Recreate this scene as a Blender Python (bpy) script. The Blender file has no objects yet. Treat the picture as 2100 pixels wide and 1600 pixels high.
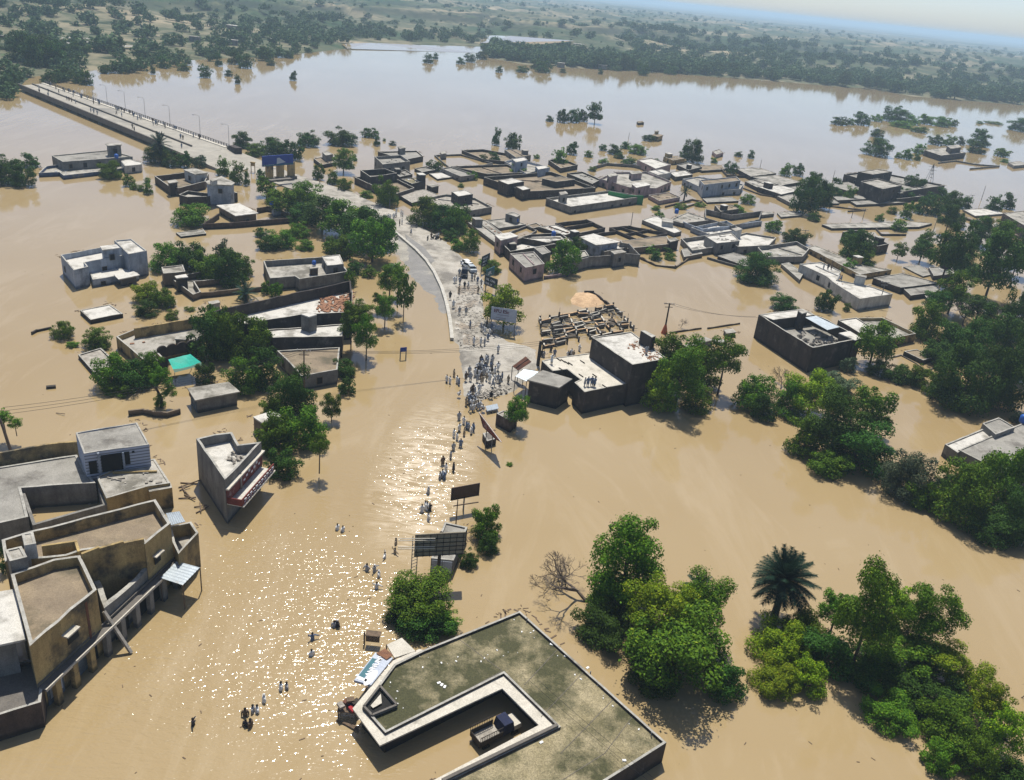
import bpy, bmesh, math, random
import numpy as np
from mathutils import Vector, Matrix
random.seed(7); RNG = np.random.default_rng(7)
S = bpy.context.scene; COL = S.collection
# ---------------------------------------------------------------- camera
F_PX, HC = 1750.0, 62.0
PITCH, ROLL = math.radians(25.2), math.radians(6.03)
UPV = Vector((0, math.sin(PITCH), math.cos(PITCH))); FWD = Vector((0, math.cos(PITCH), -math.sin(PITCH))); XV = Vector((1, 0, 0))
RV = math.cos(ROLL)*XV + math.sin(ROLL)*UPV; UV = -math.sin(ROLL)*XV + math.cos(ROLL)*UPV
cam = bpy.data.cameras.new('camera'); co = bpy.data.objects.new('camera', cam); COL.objects.link(co); S.camera = co
cam.sensor_width = 36; cam.lens = F_PX/2100*36; cam.clip_start = 1; cam.clip_end = 90000
co.matrix_world = Matrix.Translation((0, 0, HC)) @ Matrix((RV, UV, -FWD)).transposed().to_4x4()
# ---------------------------------------------------------------- world, sun, exposure
SUN_EL, SUN_AZ = math.radians(66), math.radians(7)      # sun ahead of the camera, a little to the left
w = bpy.data.worlds.new('World'); S.world = w; w.use_nodes = True
nt = w.node_tree; sky = nt.nodes.new('ShaderNodeTexSky'); sky.sky_type = 'NISHITA'; sky.sun_disc = False
sky.sun_elevation = SUN_EL; sky.sun_rotation = -SUN_AZ; sky.air_density = 0.6; sky.dust_density = 0.9; sky.ozone_density = 1.6
bg = nt.nodes['Background']; bg.inputs['Strength'].default_value = 0.125; nt.links.new(sky.outputs[0], bg.inputs['Color'])
sl = bpy.data.lights.new('sun', 'SUN'); sl.energy = 5.0; sl.angle = math.radians(0.5); sl.color = (1.0, 0.95, 0.86)
so = bpy.data.objects.new('sun', sl); COL.objects.link(so)
sd = Vector((-math.sin(SUN_AZ)*math.cos(SUN_EL), math.cos(SUN_AZ)*math.cos(SUN_EL), math.sin(SUN_EL)))
so.rotation_euler = sd.to_track_quat('Z', 'Y').to_euler(); so.location = (0, 0, 300)
S.view_settings.view_transform = 'Standard'; S.view_settings.look = 'None'; S.view_settings.exposure = 0.25; S.view_settings.gamma = 1
S.cycles.use_denoising = True; S.cycles.max_bounces = 6; S.cycles.volume_bounces = 1; S.cycles.transparent_max_bounces = 4
S.cycles.sample_clamp_indirect = 4

# ---------------------------------------------------------------- measuring: a spot in the photo to a spot on the level at height z
def P(x, y, z=0.0):
    d = FWD*F_PX + RV*(x-1050) - UV*(y-800)
    t = (z-HC)/d.z
    return Vector((d.x*t, d.y*t, z))
def Q(v):
    d = Vector(v)-Vector((0, 0, HC)); k = F_PX/d.dot(FWD)
    return 1050+k*d.dot(RV), 800-k*d.dot(UV)
def hgt(x, y, hp):
    lo, hi = 0., 40.
    for _ in range(26):
        m = (lo+hi)/2; a = P(x, y, m); a.z = 0
        if Q(a)[1] < y+hp: lo = m
        else: hi = m
    return m
# ---------------------------------------------------------------- materials
def nodes(m):
    m.use_nodes = True; return m.node_tree, m.node_tree.nodes['Principled BSDF']
MATS = {}
def mat(name, c1, c2=None, scale=.5, rough=.85, bump=.0, c3=None, s3=.15, t3=.55, spec=.3, metal=0, fine=.5):
    """two-tone noise with an optional third stain colour"""
    m = bpy.data.materials.new(name); t, b = nodes(m); N = t.nodes; L = t.links
    b.inputs['Roughness'].default_value = rough; b.inputs['Metallic'].default_value = metal; b.inputs['Specular IOR Level'].default_value = spec
    wet = name.endswith(('plaster','brick','_wall')) and name != 'board_wall'
    if c2 is None: c2 = tuple(v*.7 for v in c1)
    tc = N.new('ShaderNodeTexCoord'); geo = N.new('ShaderNodeNewGeometry')
    n1 = N.new('ShaderNodeTexNoise'); n1.inputs['Scale'].default_value = scale; n1.inputs['Detail'].default_value = 8; n1.inputs['Roughness'].default_value = .68
    L.new(geo.outputs['Position'], n1.inputs['Vector'])
    r = N.new('ShaderNodeValToRGB'); r.color_ramp.elements[0].position = .36; r.color_ramp.elements[1].position = .64
    r.color_ramp.elements[0].color = (*c2, 1); r.color_ramp.elements[1].color = (*c1, 1); L.new(n1.outputs['Fac'], r.inputs[0])
    out = r.outputs[0]
    if c3:
        n3 = N.new('ShaderNodeTexNoise'); n3.inputs['Scale'].default_value = s3; n3.inputs['Detail'].default_value = 6; n3.inputs['Roughness'].default_value = .65
        L.new(geo.outputs['Position'], n3.inputs['Vector'])
        r3 = N.new('ShaderNodeValToRGB'); r3.color_ramp.elements[0].position = t3-.06; r3.color_ramp.elements[1].position = t3+.09
        L.new(n3.outputs['Fac'], r3.inputs[0])
        mx = N.new('ShaderNodeMixRGB'); mx.inputs['Color2'].default_value = (*c3, 1); L.new(r3.outputs[0], mx.inputs['Fac']); L.new(out, mx.inputs['Color1']); out = mx.outputs[0]
    nf = N.new('ShaderNodeTexNoise'); nf.inputs['Scale'].default_value = 9; nf.inputs['Detail'].default_value = 4
    L.new(geo.outputs['Position'], nf.inputs['Vector'])
    mr = N.new('ShaderNodeMapRange'); mr.inputs[1].default_value = .3; mr.inputs[2].default_value = .7; mr.inputs[3].default_value = 1-fine*.5; mr.inputs[4].default_value = 1+fine*.25
    L.new(nf.outputs['Fac'], mr.inputs[0])
    mu = N.new('ShaderNodeVectorMath'); mu.operation = 'MULTIPLY'; L.new(out, mu.inputs[0]); L.new(mr.outputs[0], mu.inputs[1])
    fin = mu.outputs[0]
    if wet:
        sp_ = N.new('ShaderNodeSeparateXYZ'); L.new(geo.outputs['Position'], sp_.inputs[0])
        ad = N.new('ShaderNodeMath'); ad.operation = 'MULTIPLY_ADD'; ad.inputs[1].default_value = -1.3; L.new(n1.outputs['Fac'], ad.inputs[0]); L.new(sp_.outputs['Z'], ad.inputs[2])
        mz = N.new('ShaderNodeMapRange'); mz.inputs[1].default_value = -.35; mz.inputs[2].default_value = .0; mz.inputs[3].default_value = .42; mz.inputs[4].default_value = 1; L.new(ad.outputs[0], mz.inputs[0])
        mpz = N.new('ShaderNodeMapping'); mpz.inputs['Scale'].default_value = (.8,.8,.14); L.new(geo.outputs['Position'], mpz.inputs['Vector'])
        ns = N.new('ShaderNodeTexNoise'); ns.inputs['Scale'].default_value = 1.1; ns.inputs['Detail'].default_value = 6; ns.inputs['Roughness'].default_value = .7; L.new(mpz.outputs[0], ns.inputs['Vector'])
        ms = N.new('ShaderNodeMapRange'); ms.inputs[1].default_value = .38; ms.inputs[2].default_value = .6; ms.inputs[3].default_value = .72; ms.inputs[4].default_value = 1.08; L.new(ns.outputs['Fac'], ms.inputs[0])
        pr_ = N.new('ShaderNodeMath'); pr_.operation = 'MULTIPLY'; L.new(mz.outputs[0], pr_.inputs[0]); L.new(ms.outputs[0], pr_.inputs[1])
        m5 = N.new('ShaderNodeVectorMath'); m5.operation = 'MULTIPLY'; L.new(fin, m5.inputs[0]); L.new(pr_.outputs[0], m5.inputs[1]); fin = m5.outputs[0]
    L.new(fin, b.inputs['Base Color'])
    if bump:
        bp = N.new('ShaderNodeBump'); bp.inputs['Strength'].default_value = bump; bp.inputs['Distance'].default_value = .05
        L.new(nf.outputs['Fac'], bp.inputs['Height']); L.new(bp.outputs[0], b.inputs['Normal'])
    MATS[name] = m; return m
M = MATS
# walls
mat('grey_plaster', (.23,.22,.2), (.14,.135,.122), .35, bump=.3, c3=(.09,.085,.075), s3=.28, t3=.6)
mat('white_plaster', (.52,.52,.49), (.38,.37,.34), .3, bump=.2, c3=(.18,.17,.15), s3=.3, t3=.64)
mat('blue_white_plaster', (.36,.40,.46), (.24,.28,.33), .35, bump=.2, c3=(.12,.13,.15), s3=.3, t3=.62)
mat('blue_paint_wall', (.07,.11,.22), (.05,.08,.17), .4, c3=(.2,.2,.2), s3=.3, t3=.62)
mat('brown_brick', (.09,.06,.045), (.05,.036,.03), .5, bump=.4, c3=(.17,.14,.115), s3=.35, t3=.6)
mat('dark_brick', (.06,.047,.039), (.034,.028,.025), .5, bump=.4, c3=(.14,.12,.1), s3=.4, t3=.62)
mat('yellow_plaster', (.42,.31,.13), (.28,.2,.09), .3, bump=.3, c3=(.08,.07,.05), s3=.33, t3=.55)
mat('pink_plaster', (.40,.29,.28), (.3,.22,.21), .35, bump=.2, c3=(.16,.13,.12), s3=.3, t3=.6)
mat('mud_wall', (.2,.155,.105), (.13,.1,.07), .4, bump=.3)
mat('green_paint', (.04,.22,.07), (.03,.16,.05), .4)
mat('coping_grey', (.40,.385,.34), (.26,.25,.22), .8, c3=(.16,.15,.13), s3=.5, t3=.6)
# roofs
mat('white_roof', (.62,.60,.55), (.46,.44,.39), .3, bump=.1, c3=(.25,.235,.2), s3=.3, t3=.54)
mat('pale_roof', (.4,.38,.33), (.27,.25,.215), .35, bump=.2, c3=(.14,.13,.105), s3=.3, t3=.52)
mat('grey_roof', (.3,.285,.25), (.2,.19,.165), .3, bump=.3, c3=(.11,.1,.085), s3=.25, t3=.58)
mat('brown_roof', (.26,.205,.135), (.18,.14,.095), .3, bump=.3, c3=(.1,.085,.055), s3=.2, t3=.55)
mat('moss_roof', (.35,.295,.18), (.22,.185,.1), .3, bump=.3, c3=(.055,.055,.022), s3=.17, t3=.47, fine=.9)
mat('pale_concrete', (.56,.52,.44), (.44,.41,.34), .5, bump=.2, c3=(.22,.2,.165), s3=.4, t3=.64)
mat('dark_concrete', (.15,.135,.115), (.1,.09,.078), .5, bump=.2)
mat('rubble_brown', (.34,.17,.09), (.2,.1,.06), 1.2, bump=.4)
mat('rubble_grey', (.38,.35,.3), (.2,.18,.15), 1.2, bump=.4)
mat('tin_sheet', (.42,.47,.5), (.33,.37,.4), .8, rough=.45, c3=(.25,.2,.16), s3=.5, t3=.68, metal=.3)
mat('rust', (.16,.06,.03), (.08,.04,.03), 1.0)
mat('shutter_blue', (.12,.16,.19), (.08,.1,.12), 1.0, c3=(.2,.13,.09), s3=.6, t3=.66)
mat('dark_opening_paint', (.012,.012,.012), (.008,.008,.008))  # near-black colour standing in for the darkness inside openings
mat('wood', (.16,.11,.07), (.09,.065,.045), 2)
mat('dark_wood', (.05,.04,.032), (.03,.025,.02), 2)
mat('steel_grey', (.16,.17,.18), (.11,.115,.12), 1, rough=.5)
mat('tank_blue', (.02,.12,.45), (.015,.09,.36), 2, rough=.4)
mat('tarp_green', (.0,.36,.27), (.0,.28,.2), .8, rough=.6)
mat('tarp_dull', (.06,.13,.09), (.05,.1,.07), .8, rough=.6)
mat('cloth_red', (.4,.03,.03), (.25,.02,.03), 2)
mat('cloth_blue', (.014,.02,.055), (.01,.013,.035), 2)
mat('white_paint', (.75,.75,.73), (.62,.62,.6), 1, rough=.4)
mat('black_paint', (.02,.02,.022), (.015,.015,.017), 1, rough=.4)
mat('glass_dark', (.02,.025,.03), (.015,.02,.025), 1, rough=.1, spec=.5)
mat('tyre', (.02,.02,.02), (.015,.015,.015), 1)
mat('board_blue', (.01,.045,.27), (.008,.03,.2), .8, rough=.5)
mat('board_teal', (.01,.12,.15), (.008,.09,.12), .8, rough=.5)
mat('board_dark', (.02,.035,.045), (.015,.025,.03), .8, rough=.5)
mat('board_brown', (.06,.03,.025), (.04,.022,.018), .8, rough=.5)
mat('board_red', (.2,.04,.03), (.12,.03,.025), .6, c3=(.4,.35,.3), s3=.5, t3=.62)
mat('board_back', (.3,.26,.18), (.22,.19,.13), .6)
mat('board_white', (.42,.46,.52), (.34,.38,.45), .6, rough=.5)
mat('letter_white', (.75,.76,.76), (.65,.66,.66), 2)
mat('letter_maroon', (.12,.02,.04), (.1,.02,.03), 2)
mat('orange_cone', (.5,.12,.04), (.4,.1,.04), 1)
mat('straw', (.55,.38,.22), (.34,.22,.12), .6, bump=.4)
mat('asphalt', (.36,.335,.28), (.27,.25,.21), .22, bump=.25, c3=(.19,.18,.16), s3=.05, t3=.6)
mat('grey_asphalt', (.23,.22,.205), (.17,.165,.155), .35, bump=.3, c3=(.34,.32,.27), s3=.12, t3=.6)
mat('concrete_road', (.43,.40,.345), (.28,.255,.21), .28, bump=.3, c3=(.17,.155,.13), s3=.13, t3=.55, fine=.8)
mat('kerb', (.5,.48,.42), (.35,.33,.29), 1.2)
mat('road_mud', (.3,.25,.19), (.14,.12,.095), .5, bump=.5, c3=(.45,.42,.36), s3=.35, t3=.55)
# block wall: pale blocks with dark joints
m = mat('block_wall', (.42,.46,.52), (.33,.37,.42), .4); t, b = m.node_tree, m.node_tree.nodes['Principled BSDF']
wv = t.nodes.new('ShaderNodeTexWave'); wv.wave_type = 'BANDS'; wv.bands_direction = 'Z'; wv.inputs['Scale'].default_value = .75
t.links.new(t.nodes['Geometry'].outputs['Position'], wv.inputs['Vector'])
rr = t.nodes.new('ShaderNodeValToRGB'); rr.color_ramp.elements[0].position = .1; rr.color_ramp.elements[0].color = (.16,.17,.2,1); rr.color_ramp.elements[1].position = .5; rr.color_ramp.elements[1].color = (.42,.46,.54,1)
t.links.new(wv.outputs['Fac'], rr.inputs[0]); t.links.new(rr.outputs[0], b.inputs['Base Color'])
# foliage: each leaf clump its own green
def leafmat(name, dark, light, yellow=None):
    m = bpy.data.materials.new(name); t, b = nodes(m); N = t.nodes; L = t.links
    geo = N.new('ShaderNodeNewGeometry'); r = N.new('ShaderNodeValToRGB')
    r.color_ramp.elements[0].color = (*dark, 1); r.color_ramp.elements[1].color = (*light, 1)
    if yellow:
        e = r.color_ramp.elements.new(.93); e.color = (*light, 1); r.color_ramp.elements[2].color = (*yellow, 1)
    L.new(geo.outputs['Random Per Island'], r.inputs[0])
    oi = N.new('ShaderNodeObjectInfo'); hs = N.new('ShaderNodeHueSaturation')
    m1 = N.new('ShaderNodeMapRange'); m1.inputs[3].default_value = .48; m1.inputs[4].default_value = .515; L.new(oi.outputs['Random'], m1.inputs[0]); L.new(m1.outputs[0], hs.inputs['Hue'])
    m2 = N.new('ShaderNodeMapRange'); m2.inputs[3].default_value = .75; m2.inputs[4].default_value = 1.25; L.new(oi.outputs['Random'], m2.inputs[0]); L.new(m2.outputs[0], hs.inputs['Value'])
    L.new(r.outputs[0], hs.inputs['Color']); L.new(hs.outputs[0], b.inputs['Base Color'])
    b.inputs['Roughness'].default_value = .6; b.inputs['Specular IOR Level'].default_value = .08
    tr = N.new('ShaderNodeBsdfTranslucent'); L.new(hs.outputs[0], tr.inputs['Color'])
    mx = N.new('ShaderNodeMixShader'); mx.inputs[0].default_value = .22
    L.new(b.outputs[0], mx.inputs[1]); L.new(tr.outputs[0], mx.inputs[2]); L.new(mx.outputs[0], N['Material Output'].inputs['Surface'])
    MATS[name] = m; return m
leafmat('leaf_dark', (.014,.045,.007), (.055,.125,.012))
leafmat('leaf_mid', (.028,.08,.006), (.105,.205,.01), (.2,.27,.015))
leafmat('leaf_bright', (.06,.13,.006), (.22,.33,.01), (.34,.36,.015))
leafmat('leaf_grey', (.04,.065,.035), (.1,.14,.07))
leafmat('leaf_palm', (.008,.024,.016), (.025,.06,.04))
leafmat('leaf_far', (.03,.065,.022), (.07,.13,.045))
mat('bark', (.09,.07,.055), (.05,.04,.032), 2)
mat('bark_pale', (.16,.125,.1), (.09,.07,.055), 2)
# ---------------------------------------------------------------- object helpers
def tag(o, label=None, cat=None, group=None, kind=None):
    if label: o['label'] = label
    if cat: o['category'] = cat
    if group: o['group'] = group
    if kind: o['kind'] = kind
    return o
def empty(name, loc, rz=0, **k):
    o = bpy.data.objects.new(name, None); COL.objects.link(o); o.location = loc; o.rotation_euler = (0, 0, rz); o.empty_display_size = .5
    return tag(o, **k)
class MB:
    def __init__(s): s.v = []; s.f = []
    def add(s, vs, fs):
        n = len(s.v); s.v += [tuple(v) for v in vs]; s.f += [tuple(i+n for i in f) for f in fs]; return s
    def box(s, c, sz, rz=0, tilt=None):
        x, y, z = [q/2 for q in sz]; vs = [Vector((a*x, b*y, d*z)) for d in (-1, 1) for a, b in ((-1,-1),(1,-1),(1,1),(-1,1))]
        R = Matrix.Rotation(rz, 3, 'Z')
        if tilt: R = R @ tilt
        c = Vector(c); return s.add([R@v+c for v in vs], [(3,2,1,0),(4,5,6,7),(0,1,5,4),(1,2,6,5),(2,3,7,6),(3,0,4,7)])
    def bar(s, a, b, wd, ht=None, z=Vector((0,0,1))):
        a = Vector(a); b = Vector(b); ht = ht or wd; d = (b-a); L = d.length
        if L < 1e-6: return s
        d /= L; sd = d.cross(z)
        if sd.length < 1e-3: sd = d.cross(Vector((0,1,0)))
        sd.normalize(); u = sd.cross(d)
        vs = []
        for p in (a, b):
            for i, j in ((-1,-1),(1,-1),(1,1),(-1,1)): vs.append(p+sd*i*wd/2+u*j*ht/2)
        return s.add(vs, [(3,2,1,0),(4,5,6,7),(0,1,5,4),(1,2,6,5),(2,3,7,6),(3,0,4,7)])
    def tube(s, pts, rads, n=6, cap=True):
        base = len(s.v); prev = None
        for i, (p, r) in enumerate(zip(pts, rads)):
            p = Vector(p); a = Vector(pts[max(i-1, 0)]); b = Vector(pts[min(i+1, len(pts)-1)]); d = (b-a).normalized()
            x = d.cross(Vector((0,0,1)));
            if x.length < .05: x = d.cross(Vector((1,0,0)))
            x.normalize(); y = d.cross(x)
            if prev is not None and x.dot(prev) < 0: x = -x; y = -y
            prev = x
            for k in range(n):
                t = 2*math.pi*k/n; s.v.append(tuple(p+x*math.cos(t)*r+y*math.sin(t)*r))
        for i in range(len(pts)-1):
            for k in range(n):
                a = base+i*n+k; b = base+i*n+(k+1) % n; s.f.append((a, b, b+n, a+n))
        if cap: s.f.append(tuple(base+k for k in range(n))[::-1]); s.f.append(tuple(base+(len(pts)-1)*n+k for k in range(n)))
        return s
    def lathe(s, prof, c=(0,0,0), n=14):
        return s.tube([Vector((c[0], c[1], c[2]+z)) for r, z in prof], [r for r, z in prof], n)
    def build(s, name, m=None, parent=None, smooth=False):
        me = bpy.data.meshes.new(name)
        org = parent.location if parent else Vector((0,0,0))
        q = parent
        vs = s.v
        if parent:
            org = Vector((0,0,0)); q = parent
            while q: org = org+q.location; q = q.parent
            vs = [(v[0]-org[0], v[1]-org[1], v[2]-org[2]) for v in s.v]
        me.from_pydata(vs, [], s.f); me.update()
        if smooth: me.polygons.foreach_set('use_smooth', [True]*len(me.polygons))
        if m: me.materials.append(MATS[m] if isinstance(m, str) else m)
        o = bpy.data.objects.new(name, me); COL.objects.link(o)
        if parent: o.parent = parent
        return o
def rel(parent): pass
def ccw(p):
    a = sum(p[i].x*p[(i+1) % len(p)].y-p[(i+1) % len(p)].x*p[i].y for i in range(len(p)))
    return p if a > 0 else p[::-1]
def inset(p, t):
    out = []
    n = len(p)
    for i in range(n):
        a, b, c = p[i-1], p[i], p[(i+1) % n]
        d1 = (b-a).xy.normalized(); d2 = (c-b).xy.normalized(); n1 = Vector((-d1.y, d1.x)); n2 = Vector((-d2.y, d2.x))
        m_ = n1+n2
        k = 1/max(.35, 1+n1.dot(n2)) if m_.length > .05 else 0
        q = b.xy+m_*t*k; out.append(Vector((q.x, q.y, b.z)))
    return out
def poly(mb, pts, z, flip=False):
    n = len(mb.v); mb.v += [(p.x, p.y, z) for p in pts]
    from mathutils.geometry import tessellate_polygon
    for t in tessellate_polygon([[Vector((p.x, p.y, 0)) for p in pts]]):
        a, b, c = [pts[i] for i in t]
        cr = (b.x-a.x)*(c.y-a.y)-(b.y-a.y)*(c.x-a.x)
        t = t if (cr > 0) != flip else t[::-1]
        mb.f.append(tuple(n+i for i in t))
def subdiv(p, L):
    out = []
    for i in range(len(p)):
        a, b = p[i], p[(i+1) % len(p)]; k = max(1, int((b-a).length/L))
        out += [a.lerp(b, j/k) for j in range(k)]
    return out
def block(th, top, h, base=-1.0, par=.7, wall='grey_plaster', roof='pale_roof', t=.25, wn='wall', rn='roof', jag=.04, slab=0, cop='coping_grey'):
    """walls with a parapet round a flat roof, or (slab) a roof plate that oversails the walls"""
    pts = ccw([Vector((p.x, p.y, h)) for p in top])
    if slab:
        w_ = MB(); ins = inset(pts, slab); n = len(pts)
        for i in range(n):
            a, b = ins[i], ins[(i+1) % n]; w_.add([(a.x,a.y,base),(b.x,b.y,base),(b.x,b.y,h-.2),(a.x,a.y,h-.2)], [(0,1,2,3)])
        W = w_.build(wn, wall, th); r_ = MB(); poly(r_, pts, h); poly(r_, pts, h-.2, True)
        for i in range(n):
            a, b = pts[i], pts[(i+1) % n]; r_.add([(a.x,a.y,h-.2),(b.x,b.y,h-.2),(b.x,b.y,h),(a.x,a.y,h)], [(0,1,2,3)])
        Rf = r_.build(rn, roof, th); return W, Rf, pts
    sp = subdiv(pts, 1.6); k = len(sp); ins = inset(pts, t)
    isp = []
    for i in range(len(pts)):
        a, b = pts[i], pts[(i+1) % len(pts)]; q = max(1, int((b-a).length/1.6)); isp += [ins[i].lerp(ins[(i+1) % len(pts)], j/q) for j in range(q)]
    zt = [h+random.uniform(-jag, jag) for _ in sp]; rz = h-par
    w_ = MB()
    w_.v += [(p.x, p.y, base) for p in sp]+[(p.x, p.y, z) for p, z in zip(sp, zt)]+[(p.x, p.y, z) for p, z in zip(isp, zt)]+[(p.x, p.y, rz) for p in isp]
    for i in range(k):
        j = (i+1) % k
        w_.f += [(i, j, k+j, k+i), (k+i, k+j, 2*k+j, 2*k+i), (2*k+i, 2*k+j, 3*k+j, 3*k+i)]
    W = w_.build(wn, wall, th); W.data.materials.append(MATS[cop])
    for i in range(k): W.data.polygons[3*i+1].material_index = 1
    r_ = MB(); poly(r_, isp, rz); Rf = r_.build(rn, roof, th)
    return W, Rf, pts
def windows(th, pts, h, par, n=None, kind='window', z1=None, hh=1.1, ww=.9, prob=.8, mn=3.2, zlow=.25):
    """framed openings in the walls that look out over the street"""
    c = sum((p.xy for p in pts), Vector((0, 0)))/len(pts); k = 0
    for i in range(len(pts)):
        a, b = pts[i].xy, pts[(i+1) % len(pts)].xy; d = b-a; L = d.length
        if L < mn: continue
        d /= L; nn = Vector((d.y, -d.x))
        if nn.dot(-(a+b)/2) < 0: continue
        cnt = n or max(1, int(L/4.2))
        zt = z1 or (h-par-.6)
        if zt-hh < zlow: hh2 = max(.4, zt-zlow)
        else: hh2 = hh
        for j in range(cnt):
            if random.random() > prob or k > 9: continue
            m_ = a+d*(L*(j+.5)/cnt)+nn*.02; k += 1
            fr = MB(); rz = math.atan2(d.y, d.x)
            fr.box((m_.x, m_.y, zt-hh2/2), (ww+.2, .1, hh2+.2), rz); f = fr.build(kind, random.choice(['grey_plaster','mud_wall','wood','dark_wood']), th)
            pn = MB(); q = m_+nn*.04; pn.box((q.x, q.y, zt-hh2/2), (ww, .06, hh2), rz); pn.build('pane', 'dark_opening_paint', f)  # solid near-black panel: darkness of the recess put into its colour
HOUSES = []
def house(label, blocks, cat='house', name='house', group=None):
    """blocks: dicts px outline, hp (height in the photo, measured at point k) or h metres, up: metres above the previous roof"""
    th = None; roofz = 0; hs = []
    for bk in blocks:
        o = bk['o']; k = bk.get('k', max(range(len(o)), key=lambda i: o[i][1]))
        if 'hp' in bk: h = hgt(o[k][0], o[k][1], bk['hp'])
        elif 'up' in bk: h = hs[bk.get('on', 0)][1]+bk['up']
        else: h = bk['h']
        par = bk.get('par', .6); base = -1.0
        if 'up' in bk: base = hs[bk.get('on', 0)][1]-.02
        top = [P(x, y, h) for x, y in o]
        if th is None:
            c = sum(top, Vector())/len(top); th = empty(name, (c.x, c.y, 0), label=label, cat=cat, group=group)
        first = not hs
        W, Rf, pts = block(th, top, h, base, par, bk.get('w', 'grey_plaster'), bk.get('r', 'pale_roof'), bk.get('t', .25),
                           bk.get('wn', 'wall' if first else ('stair_room' if 'up' in bk else 'wall')), bk.get('rn', 'roof'), bk.get('jag', .04), bk.get('slab', 0), bk.get('cop', 'coping_grey'))
        hs.append((h, h-(0 if bk.get('slab') else par)))
        if bk.get('win', 1) and h > 1.6: windows(W, pts, h, par, prob=bk.get('win', .55))
    if len(blocks) == 1 and not bk.get('slab') and bk.get('win', 1) and cat == 'house' and random.random() < .5:
        hh, rz = hs[0]; pl = ccw([P(x, y, hh) for x, y in bk['o']]); c = sum(pl, Vector())/len(pl); i = random.randrange(len(pl)); q = c.lerp(pl[i], .55); e = (pl[(i+1) % len(pl)]-pl[i]); u_ = e.normalized(); v_ = Vector((-u_.y,u_.x,0)); wa, wb = random.uniform(.9,1.6), random.uniform(.8,1.2)
        if (pl[i]-c).length > 3.2:
            zt = rz+random.uniform(1.5,2.3); tp = [q-u_*wa-v_*wb, q+u_*wa-v_*wb, q+u_*wa+v_*wb, q-u_*wa+v_*wb]
            block(th, tp, zt, rz-.02, 0, bk.get('w','grey_plaster'), random.choice(['white_roof','pale_roof','grey_roof']), wn='stair_room', rn='stair_room_roof', slab=.1)
    if not bk.get('slab') and blocks[0].get('win', 1) and cat == 'house' and random.random() < .75:
        hh, rz = hs[0]; pl = [P(x, y, hh) for x, y in blocks[0]['o']]; c = sum(pl, Vector())/len(pl); mb = MB(); nn_ = random.randint(4, 14)
        for _ in range(nn_):
            i = random.randrange(len(pl)); q = c.lerp(pl[i].lerp(pl[(i+1) % len(pl)], random.random()), random.uniform(.1,.82)); s1 = random.uniform(.12,.5)
            if random.random() < .25: mb.bar((q.x,q.y,rz+.08), (q.x+random.uniform(-2,2),q.y+random.uniform(-1,1),rz+.1), .12)
            else: mb.box((q.x,q.y,rz+s1*.15), (s1*random.uniform(.5,1.8), s1, s1*random.uniform(.25,.9)), random.uniform(0,3))
        mb.build('roof_clutter', random.choice(['rubble_grey','dark_wood','rubble_brown','white_paint','grey_plaster','wood']), th)['kind'] = 'stuff'
        if random.random() < .5 and len(pl) >= 4:
            a = pl[0].lerp(pl[1], .5); b = pl[2].lerp(pl[3 % len(pl)], .5); a = c.lerp(a, .82); b = c.lerp(b, .82); mb = MB(); mb.bar((a.x,a.y,rz+.1), (b.x,b.y,rz+.1), .25, .3); mb.build('roof_kerb', blocks[0].get('w','grey_plaster'), th)
    HOUSES.append((label, blocks[0]['o'])); th['rz'] = hs[0][1]
    return th, hs
def wallrun(label, o, hp=None, h=None, mt='mud_wall', t=.3, closed=False, jag=.08, name='boundary_wall', cat='wall', k=None, group=None, base=-1.0):
    k = k if k is not None else max(range(len(o)), key=lambda i: o[i][1])
    if h is None: h = hgt(o[k][0], o[k][1], hp)
    pts = [P(x, y, h) for x, y in o]
    if closed: pts.append(pts[0].copy())
    c = sum(pts, Vector())/len(pts); th = None; mb = MB()
    for a, b in zip(pts, pts[1:]):
        L = (b-a).length; q = max(1, int(L/1.5)); last = h+random.uniform(-jag, jag); d = (b-a).normalized(); s_ = Vector((-d.y, d.x, 0))*t/2
        for j in range(q):
            u, v = a.lerp(b, j/q), a.lerp(b, (j+1)/q); z2 = h+random.uniform(-jag, jag)
            if j == 0: u = u-d*t/2
            if j == q-1: v = v+d*(t/2-.004)
            mb.add([(*(u-s_).xy, base), (*(v-s_).xy, base), (*(v+s_).xy, base), (*(u+s_).xy, base), (*(u-s_).xy, last), (*(v-s_).xy, z2), (*(v+s_).xy, z2), (*(u+s_).xy, last)],
                   [(4,5,6,7),(0,1,5,4),(1,2,6,5),(2,3,7,6),(3,0,4,7)]); last = z2
    ob = mb.build(name, mt); tag(ob, label, cat, group); return ob, h

# ================================================================ SETTING
def flat(name, px, z, m, skirt=.8, sub=None, kind='structure'):
    pts = ccw([P(x, y, z) for x, y in px]); mb = MB(); poly(mb, pts, z); n = len(pts)
    for i in range(n):
        a, b = pts[i], pts[(i+1) % n]; mb.add([(a.x,a.y,z-skirt),(b.x,b.y,z-skirt),(b.x,b.y,z),(a.x,a.y,z)], [(0,1,2,3)])
    o = mb.build(name, m); tag(o, kind=kind); return o
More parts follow.
